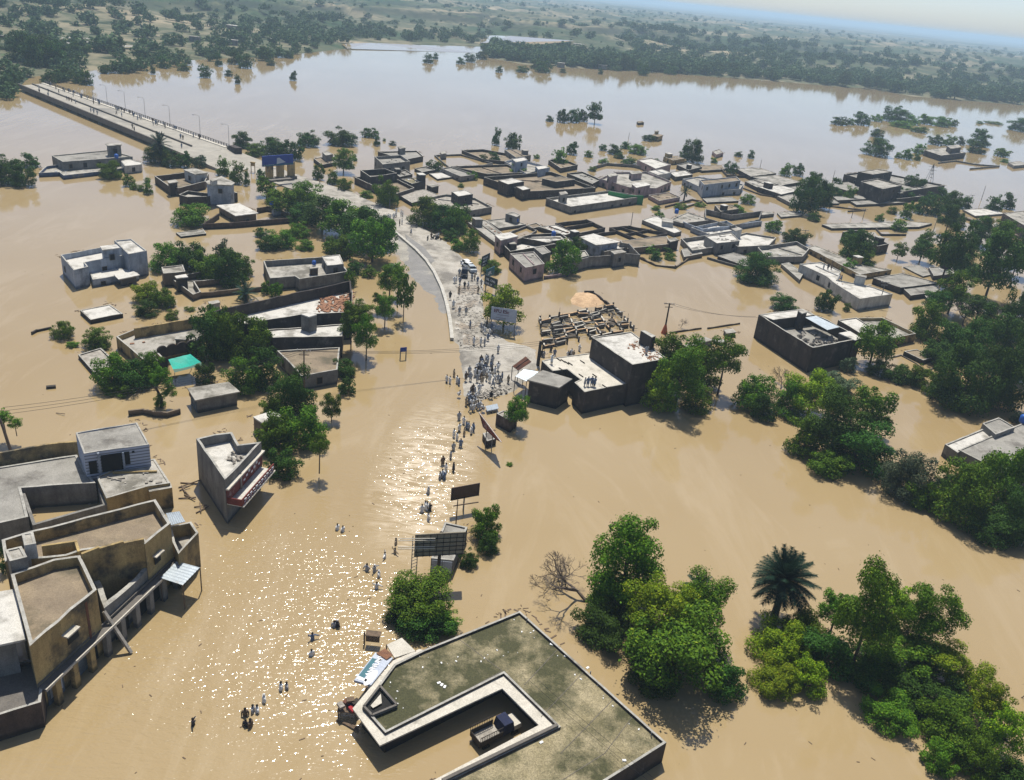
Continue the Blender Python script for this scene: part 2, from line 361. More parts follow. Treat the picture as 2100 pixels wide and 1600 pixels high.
# --- flood water: muddy, glossy, with ripples where it runs
m = bpy.data.materials.new('flood_water'); t, b = nodes(m); N = t.nodes; L = t.links; MATS['flood_water'] = m
b.inputs['IOR'].default_value = 1.45; b.inputs['Roughness'].default_value = .06; b.inputs['Specular IOR Level'].default_value = .5
geo = N.new('ShaderNodeNewGeometry'); sx = N.new('ShaderNodeSeparateXYZ'); L.new(geo.outputs['Position'], sx.inputs[0])
def ntex(scale, det=5, ro=.6, vec=None, dist=0):
    n = N.new('ShaderNodeTexNoise'); n.inputs['Scale'].default_value = scale; n.inputs['Detail'].default_value = det; n.inputs['Roughness'].default_value = ro; n.inputs['Distortion'].default_value = dist
    L.new(vec or geo.outputs['Position'], n.inputs['Vector']); return n
def mrange(src, a, b_, c, d):
    n = N.new('ShaderNodeMapRange'); n.inputs[1].default_value = a; n.inputs[2].default_value = b_; n.inputs[3].default_value = c; n.inputs[4].default_value = d; L.new(src, n.inputs[0]); return n.outputs[0]
def mth(op, a, b_=None):
    n = N.new('ShaderNodeMath'); n.operation = op
    for i, v in enumerate((a, b_)):
        if v is None: continue
        if isinstance(v, (int, float)): n.inputs[i].default_value = v
        else: L.new(v, n.inputs[i])
    return n.outputs[0]
def spot(cx, cy, rad, rx=1, ry=1):
    vm = N.new('ShaderNodeVectorMath'); vm.operation = 'SUBTRACT'; vm.inputs[1].default_value = (cx, cy, 0); L.new(geo.outputs['Position'], vm.inputs[0])
    v2 = N.new('ShaderNodeVectorMath'); v2.operation = 'MULTIPLY'; v2.inputs[1].default_value = (1/rx, 1/ry, 0); L.new(vm.outputs[0], v2.inputs[0])
    v3 = N.new('ShaderNodeVectorMath'); v3.operation = 'LENGTH'; L.new(v2.outputs[0], v3.inputs[0])
    return mrange(v3.outputs['Value'], rad*.35, rad, 1, 0)
big = ntex(.012, 4); r = N.new('ShaderNodeValToRGB'); r.color_ramp.elements[0].position = .35; r.color_ramp.elements[1].position = .7
r.color_ramp.elements[0].color = (.285,.207,.1,1); r.color_ramp.elements[1].color = (.325,.247,.135,1); L.new(big.outputs['Fac'], r.inputs[0])
smp = N.new('ShaderNodeMapping'); smp.inputs['Scale'].default_value = (.09,.022,1); smp.inputs['Rotation'].default_value = (0,0,.35); L.new(geo.outputs['Position'], smp.inputs['Vector']); sn = ntex(1.0, 7, .7, dist=1.5); L.new(smp.outputs[0], sn.inputs['Vector'])
r2 = N.new('ShaderNodeMixRGB'); r2.inputs['Color2'].default_value = (.39,.31,.195,1); L.new(mrange(sn.outputs['Fac'], .5, .68, 0, .4), r2.inputs['Fac']); L.new(r.outputs[0], r2.inputs['Color1']); r = r2
c1, c2 = P(570, 1230), P(870, 960)
flow = mth('MAXIMUM', spot(c1.x-4, c1.y-2, 33, 1, 1.0), spot(c2.x, c2.y, 17, .8, 1.8))
# froth where the current crosses the road
c3 = P(872, 965); froth = spot(c3.x, c3.y, 14, .55, 1.7)
fn = ntex(.8, 6, .7, dist=1.2); st = N.new('ShaderNodeMapping'); st.inputs['Scale'].default_value = (.35, 1.1, 1); L.new(geo.outputs['Position'], st.inputs['Vector']); L.new(st.outputs[0], fn.inputs['Vector'])
fr = mth('MULTIPLY', mrange(fn.outputs['Fac'], .44, .64, 0, .8), froth)
mx = N.new('ShaderNodeMixRGB'); mx.inputs['Color2'].default_value = (.72,.62,.47,1); L.new(fr, mx.inputs['Fac']); L.new(r.outputs[0], mx.inputs['Color1']); L.new(mx.outputs[0], b.inputs['Base Color'])
w1 = ntex(1.1, 3, .55); w2 = ntex(.28, 3, .5); mp = N.new('ShaderNodeMapping'); mp.inputs['Scale'].default_value = (.55, 1.2, 1); L.new(geo.outputs['Position'], mp.inputs['Vector']); L.new(mp.outputs[0], w1.inputs['Vector'])
hgt_w = mth('ADD', mth('MULTIPLY', w1.outputs['Fac'], .008), mth('MULTIPLY', w2.outputs['Fac'], .012))
wc = ntex(3.2, 2, .5); L.new(mp.outputs[0], wc.inputs['Vector'])
hw2 = mth('ADD', hgt_w, mth('MULTIPLY', mth('MULTIPLY', mth('ADD', wc.outputs['Fac'], mth('MULTIPLY', w1.outputs['Fac'], 2.2)), flow), .068))
L.new(mrange(flow, 0, 1, .06, .13), b.inputs['Roughness'])
bp = N.new('ShaderNodeBump'); bp.inputs['Strength'].default_value = 1; bp.inputs['Distance'].default_value = 1; L.new(hw2, bp.inputs['Height']); L.new(bp.outputs[0], b.inputs['Normal'])
mb = MB(); mb.add([(-30000,-3000,0),(30000,-3000,0),(30000,3500,0),(-30000,3500,0)], [(0,1,2,3)]); tag(mb.build('flood_water', 'flood_water'), kind='structure')

# --- the far bank: land with scrub, low eroded hills, out to the horizon
shore_px = [(-700,260),(0,196),(38,182),(60,158),(150,150),(230,140),(330,128),(460,120),(560,116),(640,108),(712,100),(715,92),(860,100),(990,100),(1000,118),(1070,132),(1180,140),(1300,146),(1400,153),(1500,160),(1600,168),(1700,176),(1800,184),(1870,198),(1960,205),(2100,216),(2500,240),(3400,330)]
shore = [P(x, y) for x, y in shore_px]; sa = [math.atan2(v.x, v.y) for v in shore]; sr = [math.hypot(v.x, v.y) for v in shore]
def shore_r(az): return float(np.interp(az, sa, sr))
from mathutils import noise as MN
def land_h(x, y):
    rr = math.hypot(x, y); s = rr-shore_r(math.atan2(x, y))
    if s < 0: return max(-2, s*.05)
    base = 1.3*min(1, s/30)
    f = min(1, max(0, (s-100)/1500)); n = MN.fractal(Vector((x*.0011, y*.0011, 0)), 1.0, 2.1, 5)
    rdg = 1-abs(MN.noise(Vector((x*.0045, y*.0075, 3.3))))*1.5; rdg = max(0, rdg-.45)*1.8; f2 = min(1, max(0, (s-160)/300))
    h = base+f*9+max(-.3, n)*9*f+rdg*13*f2*min(1, max(0, 1.3-rr/7000))
    left = min(1, max(0, (-math.atan2(x, y)-.05)/.4))
    h += left*f*26*min(1, rr/4000)
    return min(h, 52)
azs = np.linspace(-1.15, 1.15, 420); rs = np.concatenate([[0], np.geomspace(3, 400, 34), np.geomspace(430, 21500, 120)])
vs = []
for a in azs:
    r0 = shore_r(a)-8
    for q in rs:
        rad = r0+q; x, y = rad*math.sin(a), rad*math.cos(a); vs.append((x, y, land_h(x, y)))
nr = len(rs); fs = [(i*nr+j, i*nr+j+1, (i+1)*nr+j+1, (i+1)*nr+j) for i in range(len(azs)-1) for j in range(nr-1)]
me = bpy.data.meshes.new('far_bank'); me.from_pydata(vs, [], fs); me.update(); me.polygons.foreach_set('use_smooth', [True]*len(me.polygons))
m = bpy.data.materials.new('scrub_land'); t, b = nodes(m); N = t.nodes; L = t.links; b.inputs['Roughness'].default_value = .95; b.inputs['Specular IOR Level'].default_value = .1
geo = N.new('ShaderNodeNewGeometry')
a1 = ntex(.0045, 8, .72); ra = N.new('ShaderNodeValToRGB'); e = ra.color_ramp.elements; e[0].position = .4; e[0].color = (.03,.06,.024,1); e[1].position = .62; e[1].color = (.26,.22,.145,1)
x = e.new(.5); x.color = (.085,.095,.055,1); L.new(a1.outputs['Fac'], ra.inputs[0])
vo = N.new('ShaderNodeTexVoronoi'); vo.inputs['Scale'].default_value = .07; L.new(geo.outputs['Position'], vo.inputs['Vector'])
bs = mrange(vo.outputs['Distance'], .25, .5, 1, 0); b2 = ntex(.02, 3); bsh = mth('MULTIPLY', bs, mrange(b2.outputs['Fac'], .4, .55, .2, 1))
mx = N.new('ShaderNodeMixRGB'); mx.inputs['Color2'].default_value = (.022,.038,.018,1); L.new(bsh, mx.inputs['Fac']); L.new(ra.outputs[0], mx.inputs['Color1'])
mm = N.new('ShaderNodeMapping'); mm.inputs['Scale'].default_value = (.25, 1, 1); L.new(geo.outputs['Position'], mm.inputs['Vector'])
a3 = ntex(.008, 6, .7); L.new(mm.outputs[0], a3.inputs['Vector']); m3 = N.new('ShaderNodeMixRGB'); m3.inputs['Color2'].default_value = (.4,.33,.23,1)
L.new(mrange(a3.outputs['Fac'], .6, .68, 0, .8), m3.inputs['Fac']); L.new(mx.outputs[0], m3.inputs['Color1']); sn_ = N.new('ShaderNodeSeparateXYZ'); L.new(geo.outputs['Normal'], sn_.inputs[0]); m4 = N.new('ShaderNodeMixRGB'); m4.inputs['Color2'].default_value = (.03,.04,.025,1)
L.new(mrange(sn_.outputs['Z'], .995, .965, 0, .85), m4.inputs['Fac']); L.new(m3.outputs[0], m4.inputs['Color1']); L.new(m4.outputs[0], b.inputs['Base Color'])  # steeper slopes darkened in the colour: shade of the relief painted in
MATS['scrub_land'] = m; me.materials.append(m); o = bpy.data.objects.new('hills', me); COL.objects.link(o); tag(o, kind='structure')
# a bend of the river beyond the trees, canal and a pale road on the far bank
def strip(name, px, m, lift, group=None):
    mbx = MB(); pts = []
    for x, y in px:
        v = P(x, y)
        for _ in range(6): v = P(x, y, max(land_h(v.x, v.y)+lift, .1))
        pts.append(v)
    n = len(pts); mbx.v += [tuple(p) for p in pts]
    from mathutils.geometry import tessellate_polygon
    for tr in tessellate_polygon([[Vector((p.x, p.y, 0)) for p in pts]]): mbx.f.append(tr)
    o = mbx.build(name, m); tag(o, kind='structure')
strip('river_water', [(985,72),(1050,74),(1070,80),(1180,84),(1170,94),(1080,94),(985,88)], 'flood_water', 1.6)
strip('river_bend_water', [(700,90),(760,88),(850,92),(985,96),(985,109),(900,106),(712,100)], 'flood_water', 1.2)
strip('canal', [(20,78),(130,82),(218,86),(212,96),(120,90),(22,88)], 'grey_roof', 1.2)
strip('canal_bank', [(0,70),(100,75),(218,79),(218,81),(100,78),(0,73)], 'pale_roof', 1.8)
strip('dirt_road', [(250,93),(300,93),(330,92),(330,95),(300,96),(250,96)], 'pale_roof', 1.6)

# --- the road: dry carriageway, kerb, left carriageway sinking into the flood
right_edge = [(440,290),(467,303),(530,330),(603,357),(660,374),(728,397),(774,420),(837,443),(871,468),(911,494),(946,528),(968,548),(983,560),(992,587),(990,620),(996,653),(1010,680),(1042,702),(1067,706),(1099,718),(1104,745),(1092,775),(1060,800),(1032,811),(1010,816),(983,821),(966,818),(951,813)]
left_edge = [(949,780),(947,756),(940,725),(935,706),(927,693),(922,642),(914,613),(906,588),(891,557),(874,532),(854,511),(826,487),(797,464),(768,446),(725,428),(683,414),(640,398),(590,382),(545,372),(520,352),(470,335),(400,318),(360,300)]
flat('forecourt', [(556,372),(600,362),(650,380),(672,392),(660,400),(640,397),(590,385)], .34, 'asphalt')
for o_ in ([(830,480),(870,508),(892,535),(884,540),(862,516),(836,494)], ):
    flat('road_patch', o_, .306, 'grey_asphalt', skirt=.005)
for o_ in ([(932,640),(960,636),(982,622),(986,612),(960,616),(936,622)], [(932,655),(960,668),(992,656),(985,668),(960,678),(934,676)], [(936,586),(975,585),(990,600),(960,606),(938,604)],
           [(948,680),(975,690),(996,700),(980,712),(950,706)]):
    flat('washed_out_gully', o_, .305, 'road_mud', skirt=.004)
def shore_sheet(name, px, zmax, slope, m, step=.55, hard=(), nz=.1):
    pts = ccw([P(x, y) for x, y in px]); A = np.array([(p.x,p.y) for p in pts]); B = np.roll(A,-1,0); D = B-A; L2 = (D**2).sum(1)
    x0, y0 = A.min(0)-2; x1, y1 = A.max(0)+2; xs = np.arange(x0,x1,step); ys = np.arange(y0,y1,step); X, Y = np.meshgrid(xs, ys); Pn = np.stack([X.ravel(),Y.ravel()],1)
    dist = np.full(len(Pn), 1e9); ins = np.zeros(len(Pn), bool)
    for a, b, d, l in zip(A,B,D,L2):
        t_ = np.clip(((Pn-a)@d)/l,0,1); dist = np.minimum(dist, np.hypot(*(Pn-a-t_[:,None]*d).T))
        c_ = ((a[1]>Pn[:,1])!=(b[1]>Pn[:,1])) & (Pn[:,0] < (b[0]-a[0])*(Pn[:,1]-a[1])/(b[1]-a[1]+1e-12)+a[0]); ins ^= c_
    sd = np.where(ins, dist, -dist); n_ = np.array([MN.noise(Vector((p[0]*.22,p[1]*.22,0)))+.6*MN.noise(Vector((p[0]*.7,p[1]*.7,4))) for p in Pn])
    Z = np.minimum(sd*slope+n_*nz*2.2, zmax+np.minimum(n_*.02,0)); Z = np.maximum(Z, -.6); ny, nx = X.shape; keep = (Z > -.45).reshape(ny,nx)
    idx = -np.ones(ny*nx, int); use = np.zeros((ny,nx), bool); q = keep[:-1,:-1]&keep[1:,:-1]&keep[:-1,1:]&keep[1:,1:]
    use[:-1,:-1]|=q; use[1:,:-1]|=q; use[:-1,1:]|=q; use[1:,1:]|=q; u = use.ravel(); idx[u] = np.arange(u.sum()); V = np.column_stack([Pn[u],Z[u]]); J, I = np.nonzero(q)
    F = [(idx[j*nx+i],idx[j*nx+i+1],idx[(j+1)*nx+i+1],idx[(j+1)*nx+i]) for j,i in zip(J,I)]
    me = bpy.data.meshes.new(name); me.from_pydata(V.tolist(), [], F); me.update(); me.polygons.foreach_set('use_smooth',[True]*len(F)); me.materials.append(MATS[m]); o = bpy.data.objects.new(name, me); COL.objects.link(o); return tag(o, kind='structure')
from mathutils import noise as MN
shore_sheet('road', right_edge+left_edge, .30, .3, 'concrete_road')
shore_sheet('flooded_carriageway', [(683,412),(725,428),(768,445),(797,463),(826,486),(854,510),(874,531),(893,557),(908,590),(917,615),(920,640),(912,645),(900,622),(880,605),(862,585),(851,572),(840,555),(828,540),(808,508),(782,482),(735,450)], .15, .09, 'grey_asphalt', nz=.05)
shore_sheet('road_shoulder', [(640,402),(683,412),(768,446),(797,464),(850,512),(846,538),(826,538),(800,500),(760,475),(700,440)], .18, .12, 'asphalt', nz=.06)
# kerb: a long median kerb
def ribbon(name, px, z, w_, h_, m, **k):
    pts = [P(x, y, z) for x, y in px]; mb = MB()
    for a, b in zip(pts, pts[1:]): mb.bar(a+Vector((0,0,-h_/2+.0)), b+Vector((0,0,-h_/2)), w_, h_)
    o = mb.build(name, m); tag(o, **k); return o
kp = [(683,414),(725,428),(768,446),(797,464),(826,487),(854,511),(874,532),(891,557),(906,588),(914,613),(918,630),(922,650),(925,672),(927,693)]
ribbon('road_kerb', kp, .62, .7, .5, 'kerb', label='long curved pale concrete median kerb between the two carriageways', cat='kerb')

# --- bridge
DZ = 1.9
LA, LB, RA, RB = P(38,176,DZ), P(392,322,DZ), P(92,171,DZ), P(470,303,DZ)
br = empty('bridge', (LA+LB)/2*1.0, label='long straight concrete road bridge with railings crossing the river', cat='bridge'); br.location.z = 0
def lerp(a, b, t): return a.lerp(b, t)
mb = MB(); vs = [LA, LB, RB, RA]; mb.add([v for v in vs]+[v-Vector((0,0,.8)) for v in vs], [(0,1,2,3),(7,6,5,4),(0,4,5,1),(2,6,7,3),(1,5,6,2),(3,7,4,0)]); mb.build('deck', 'asphalt', br)
u = (LB-LA).normalized(); s_ = Vector((-u.y, u.x, 0))
if s_.dot(RA-LA) < 0: s_ = -s_
Lb2 = lerp(LA, LB, .86)
mb = MB(); mb.bar(LA+Vector((0,0,-.1)), Lb2+Vector((0,0,-.1)), .5, 1.9); mb.build('side_parapet', 'dark_concrete', br)
mb = MB(); mb.bar(LA+s_*.9+Vector((0,0,.2)), Lb2+s_*.9+Vector((0,0,.2)), 1.2, .25); mb.build('footway', 'pale_concrete', br)
mb = MB(); mb.bar(LA+Vector((0,0,.9)), Lb2+Vector((0,0,.9)), .6, .12); mb.build('coping', 'dark_concrete', br)
mA, mB_ = lerp(LA, RA, .52), lerp(LB, RB, .42)
mb = MB(); mb.bar(mA+Vector((0,0,.25)), lerp(mA, mB_, .93)+Vector((0,0,.25)), .5, .55); mb.build('median', 'dark_concrete', br)
mb = MB(); mb.bar(RA+Vector((0,0,1.1)), RB+Vector((0,0,1.1)), .18, .14); mb.bar(RA+Vector((0,0,.65)), RB+Vector((0,0,.65)), .14, .1)
n = 90
for i in range(n+1): q = lerp(RA, RB, i/n); mb.box((q.x, q.y, DZ+.55), (.22,.22,1.1))
mb.build('railing', 'dark_concrete', br)
mb = MB(); mb.bar(RA-s_*1+Vector((0,0,.13)), RB-s_*1+Vector((0,0,.13)), 1.2, .2); mb.build('footway', 'pale_concrete', br)
for i in range(14):
    q = lerp(LA, LB, (i+.5)/14); q2 = lerp(RA, RB, (i+.5)/14); mb = MB(); mb.bar(Vector((q.x,q.y,0))+s_*.3, Vector((q2.x,q2.y,0))-s_*.3, 1.2, 2.2); mb.build('pier', 'dark_concrete', br)
ra_, rb_, rc_, rd_ = LB, RB, P(548,334,.28), P(470,357,.28)
mb = MB(); q = [ra_, rb_, rc_, rd_]; mb.add([v-Vector((0,0,.02)) for v in q]+[Vector((v.x,v.y,-1)) for v in q], [(0,3,2,1),(0,4,7,3),(1,2,6,5)]); tag(mb.build('bridge_approach_road', 'asphalt'), kind='structure')
# street lamps on the far side of the bridge
def street_lamp(loc, rz, h=7.5):
    t_ = empty('street_lamp', loc, rz, label='thin grey single-arm street lamp on the far railing of the bridge', cat='street lamp', group='street lamps along the bridge railing')
    x, y, z = loc
    mb = MB(); mb.tube([(x,y,z),(x,y,z+h)], [.08,.05], 6); mb.build('pole', 'steel_grey', t_)
    mb = MB(); mb.tube([(x,y,z+h),(x-.8,y,z+h+.3),(x-1.8,y,z+h+.3)], [.06,.05,.05], 5); mb.build('arm', 'steel_grey', t_)
    mb = MB(); mb.box((x-2.1,y,z+h+.28), (.7,.3,.14)); mb.build('lamp_head', 'steel_grey', t_)
def along(x, y):
    v = P(x, y, DZ); return v
for x, y in [(182,206),(217,216),(256,229),(299,243),(347,261),(400,283),(457,305)]:
    v = P(x, y, DZ); k_ = (v-RA).dot((RB-RA).normalized()); q = RA+(RB-RA).normalized()*min(k_, (RB-RA).length); street_lamp((q.x, q.y, DZ), 0)
# --- haze over the whole place
mb = MB(); mb.box((0, 9000, 36.5), (46000, 28000, 77)); hz = mb.build('haze'); tag(hz, kind='stuff')
m = bpy.data.materials.new('haze'); m.use_nodes = True; t = m.node_tree; t.nodes.clear(); on = t.nodes.new('ShaderNodeOutputMaterial'); pv = t.nodes.new('ShaderNodeVolumePrincipled')
pv.inputs['Color'].default_value = (.58,.79,1.0,1); pv.inputs['Density'].default_value = 2.0e-4; pv.inputs['Anisotropy'].default_value = .1
t.links.new(pv.outputs[0], on.inputs['Volume']); hz.data.materials.append(m)

# ================================================================ BUILDINGS
def tank(x, y, z, s=1.0, label=None, group='blue plastic water tanks on roofs', m='tank_blue'):
    v = P(x, y, z); t_ = empty('water_tank', v, label=label or 'round blue plastic water tank standing on a roof', cat='water tank', group=group)
    mb = MB(); mb.lathe([(.5*s,0),(.55*s,.1*s),(.55*s,.95*s),(.35*s,1.15*s),(.2*s,1.2*s)], v, 14); mb.build('barrel', m, t_, True)
    mb = MB(); mb.lathe([(.2*s,1.2*s),(.2*s,1.3*s),(.05*s,1.33*s)], v, 10); mb.build('lid', m, t_)
W_, B_ = 'white_plaster', 'brown_brick'
H = house
H('long pale compound house with a square roof tower standing alone left of the bridge', [
  dict(o=[(79,355),(94,341),(200,326),(252,323),(290,333),(288,340),(200,352),(130,360),(122,353)], hp=9, w='blue_paint_wall', par=.8),
  dict(o=[(106,319),(222,308),(272,321),(129,332)], hp=22, w='grey_plaster', r='grey_roof', par=.3),
  dict(o=[(216,295),(246,293),(250,297),(221,299)], hp=42, w='grey_plaster', slab=.3), dict(o=[(248,330),(262,325),(291,333),(290,337),(256,341)], hp=17, w='white_plaster', r='white_roof', par=.15)])
H('brown compound with whitewashed upper room just left of the bridge end', [
  dict(o=[(317,361),(377,354),(428,356),(421,372),(366,386),(345,381)], hp=17, w=B_, par=1.6, r='brown_roof'),
  dict(o=[(376,348),(397,344),(427,354),(400,358)], hp=26, w=W_, slab=.2),
  dict(o=[(342,371),(360,368),(366,373),(347,376)], hp=28, w='dark_brick', slab=.3)])
H('white upper room above a dark brick house beside the road trees', [
  dict(o=[(367,399),(385,391),(423,396),(470,389),(487,395),(423,403),(384,404)], hp=20, w='dark_brick', par=.9, r='pale_roof'),
  dict(o=[(421,372),(454,361),(482,375),(475,380),(427,378)], hp=44, w='blue_white_plaster', r='pale_roof', slab=.35), dict(o=[(430,369),(440,366),(446,369),(436,372)], up=1.2, on=1, w=W_, slab=.05)])
H('white flat roofed house with row of small columns behind a brown wall', [
  dict(o=[(444,421),(491,417),(530,437),(483,443)], hp=17, w='mud_wall', r='white_roof', slab=.45)])
wallrun('dark brick compound wall around the house with small columns', [(448,438),(417,459),(483,456),(603,446),(570,427),(548,423),(528,427)], hp=12, mt='brown_brick', k=1)
H('low flat concrete slab roof just above the water beside a brown wall', [dict(o=[(361,477),(417,470),(423,479),(371,485)], hp=4, par=.1, w='dark_brick')], cat='shed', name='shed')
H('small grey tower room with a tank on top beside the roadside trees', [dict(o=[(556,422),(572,420),(577,425),(560,428)], hp=18, w='blue_white_plaster', slab=.1)], cat='shed', name='shed')
tank(557,420, 3.2, .9, 'blue tank on the small grey tower room beside the roadside trees')
tank(132,342,1.2,1.0); tank(239,325,2.8,1.1)
H('large grey two-storey house with bright roof alone in the flood on the left', [
  dict(o=[(124,523),(203,508),(263,500),(263,521),(249,524),(174,538),(181,547),(151,554)], hp=40, w='blue_white_plaster', r='white_roof', par=1.1, win=.6),
  dict(o=[(234,493),(270,490),(301,514),(263,521)], hp=51, w='blue_white_plaster', r='white_roof', par=.25, win=.2),
  dict(o=[(205,505),(238,501),(246,508),(210,513)], hp=56, w='blue_white_plaster', r='white_roof', slab=.2),
  dict(o=[(184,558),(235,549),(262,552),(284,560),(231,567),(190,574)], hp=16, w='blue_white_plaster', r='white_roof', par=.1),
  dict(o=[(233,563),(274,556),(287,564),(243,573)], hp=18, w='dark_concrete', r='white_roof', slab=.6, rn='porch_roof')])
H('pale mud compound house with a small square room left of the leaning trees', [
  dict(o=[(352,572),(380,563),(459,549),(470,571),(399,577),(412,598),(396,604)], hp=14, w='mud_wall', par=1.3),
  dict(o=[(331,548),(375,543),(380,557),(335,561)], hp=28, w='mud_wall', par=.2), dict(o=[(358,566),(381,562),(386,568),(362,571)], hp=30, w='dark_brick', slab=.15, r='white_roof')])
wallrun('long low mud wall between two flooded compounds', [(399,602),(440,598),(548,586)], hp=11, mt='mud_wall', k=0)
th, hs = H('long plastered house with a bright corner room below the roadside trees', [
  dict(o=[(540,535),(660,527),(705,545),(714,557),(614,572),(605,566),(554,571)], hp=26, k=4, w='grey_plaster', r='pale_roof', par=1.3),
  dict(o=[(660,526),(697,522),(705,541),(671,545)], up=2.0, w='grey_plaster', r='white_roof', par=.12), dict(o=[(634,546),(650,544),(653,549),(636,551)], up=1.6, w='brown_brick', slab=.08)])
tank(644,543,hs[0][1]+1.8,.8,'blue tank on the long plastered house with a bright corner room')
H('small pale box hut on a wall end left of the long stepped roofs', [dict(o=[(426,619),(447,615),(452,620),(431,625)], hp=14, w=W_, slab=.1)], cat='shed', name='shed')
H('long narrow stepped building with white roofs and dark brick walls', [
  dict(o=[(445,650),(520,625),(715,583),(723,598),(722,640),(618,645),(526,660),(510,666)], hp=60, k=7, w='dark_brick', r='white_roof', par=.25, win=0),
  dict(o=[(543,676),(620,671),(705,664),(702,690),(560,692)], hp=45, w='dark_brick', r='white_roof', par=.2, win=.1),
  dict(o=[(568,719),(697,712),(692,758),(618,771),(595,745)], hp=30, w='grey_plaster', r='brown_roof', par=.25, win=.8),
  dict(o=[(617,644),(633,642),(650,645),(634,650)], up=3.0, on=1, w='grey_plaster', r='white_roof', slab=.02)])
rz_ = hs and hgt(510,666,60)
wallrun('dark back wall running along the long stepped building', [(440,640),(455,634),(600,602),(718,577),(720,600)], h=rz_+1.8, mt='dark_brick')
th, hs = H('yellowish compound building with scalloped parapet beside the green awning', [
  dict(o=[(238,690),(277,675),(382,655),(440,648),(402,702),(322,720),(343,741),(305,747)], hp=26, w='yellow_plaster', r='pale_roof', par=.9, win=.2)])
hG = hs[0][0]
wallrun('high mud back wall of the yellowish compound building', [(277,673),(380,656),(455,640)], h=hG+1.0, mt='yellow_plaster')
def scallop(label, px, h, m='dark_brick', r=.7, th=.3, base=None):
    pts = [P(x, y, h) for x, y in px]; mb = MB()
    for a, b in zip(pts, pts[1:]):
        d = b-a; L = d.length; n = max(1, int(L/(2*r))); d.normalize(); s2 = Vector((-d.y, d.x, 0))*th/2
        for i in range(n):
            c = a+d*(L*(i+.5)/n); rr_ = L/n/2; k = 8
            f_ = [c+d*rr_*math.cos(math.pi*j/k)+Vector((0,0,rr_*.8*math.sin(math.pi*j/k))) for j in range(k+1)]
            n0 = len(mb.v); mb.v += [tuple(v-s2) for v in f_]+[tuple(v+s2) for v in f_]; q = k+1
            mb.f.append(tuple(range(n0, n0+q))); mb.f.append(tuple(range(n0+2*q-1, n0+q-1, -1)))
            for j in range(k): mb.f.append((n0+j, n0+q+j, n0+q+j+1, n0+j+1))
        if base is not None: mb.bar((a+b)/2*0+a+Vector((0,0,(base-h)/2)), b+Vector((0,0,(base-h)/2)), th*.96, h-base)
    return mb
mb = scallop('', [(402,703),(322,719)], hG+.3, base=1.2); th2 = bpy.data.objects['house.008'] if 0 else th
mb.build('scalloped_parapet', 'dark_brick', th)
mb = scallop('', [(304,746),(343,738)], hG+.3, base=1.2); mb.build('scalloped_parapet', 'dark_brick', th)
# green awning on poles
pp = [P(345,737,2.6), P(390,726,2.9), P(419,748,2.7), P(358,764,2.2)]
aw = empty('awning', (pp[0]+pp[2])/2, label='bright green tarpaulin awning beside the scalloped yellowish building', cat='awning'); aw.location.z = 0
mb = MB(); G_ = 8; vs = []
for i in range(G_+1):
    for j in range(G_+1):
        a = pp[0].lerp(pp[1], i/G_); b_ = pp[3].lerp(pp[2], i/G_); q = a.lerp(b_, j/G_); q.z -= .35*math.sin(math.pi*i/G_)*math.sin(math.pi*j/G_)+random.uniform(0,.05); vs.append(q)
fs = [(i*(G_+1)+j, i*(G_+1)+j+1, (i+1)*(G_+1)+j+1, (i+1)*(G_+1)+j) for i in range(G_) for j in range(G_-2)]
f2 = [(i*(G_+1)+j, i*(G_+1)+j+1, (i+1)*(G_+1)+j+1, (i+1)*(G_+1)+j) for i in range(G_) for j in range(G_-2, G_)]
mb.add(vs, fs); mb.build('tarpaulin', 'tarp_green', aw); mb = MB(); mb.add(vs, f2); mb.build('tarpaulin_edge', 'tarp_dull', aw)
for q in pp: mb = MB(); mb.tube([(q.x,q.y,-1),(q.x,q.y,q.z)], [.05,.05], 5); mb.build('pole', 'steel_grey', aw)
H('low dark slab roof with debris half hidden by trees on the far left', [dict(o=[(160,727),(207,713),(240,745),(215,790)], hp=9, w='dark_brick', r='rubble_grey', par=.2, win=0)], cat='shed', name='shed')
H('small lone hut with a clean white roof standing in open water', [dict(o=[(164,636),(225,624),(252,643),(186,656)], hp=9, w='dark_brick', r='white_roof', par=.12)], cat='hut', name='hut')
th, hs = H('row of shops with three grey shutters and a pale flat roof', [dict(o=[(384,796),(469,783),(492,803),(400,821)], hp=30, w='grey_plaster', r='pale_roof', slab=.35, win=0)], cat='shop', name='shop')
def on_edge(p0, p1, u0, u1, z0, z1, parent, name, m, d0=.03, d1=.12, frame=None):
    a = p0.lerp(p1, u0); b = p0.lerp(p1, u1); d = (b-a).normalized(); n = Vector((d.y, -d.x, 0))
    if n.dot(-(a+b)/2) < 0: n = -n
    a = a+n*(d0+d1)/2; b = b+n*(d0+d1)/2; mb = MB(); zc = (z0+z1)/2
    mb.bar(Vector((a.x,a.y,zc)), Vector((b.x,b.y,zc)), abs(d1-d0), z1-z0); return mb.build(name, m, parent)
hS = hs[0][0]; a, b = P(400,821,hS), P(492,803,hS); ins_ = inset(ccw([P(x,y,hS) for x,y in [(384,796),(469,783),(492,803),(400,821)]]), .35)
ins_.sort(key=lambda v: v.y); a, b = sorted(ins_[:2], key=lambda v: v.x)
for i, mm_ in enumerate(('rust', 'shutter_blue', 'shutter_blue')): f = on_edge(a, b, .08+.31*i, .32+.31*i, .02, hS-.7, th, 'shutter', 'shutter_blue'); on_edge(a, b, .08+.31*i, .32+.31*i, hS-.95, hS-.5, f, 'shutter_box', mm_, .13, .3)
wallrun('short broken dark wall just above the water below the vine-covered tree', [(265,842),(293,838),(319,844),(343,845),(367,838)], hp=11, mt='mud_wall')
wallrun('low wall stub in open water at far left beside a bush', [(66,681),(75,676),(103,670)], hp=5, mt='dark_brick', k=0)
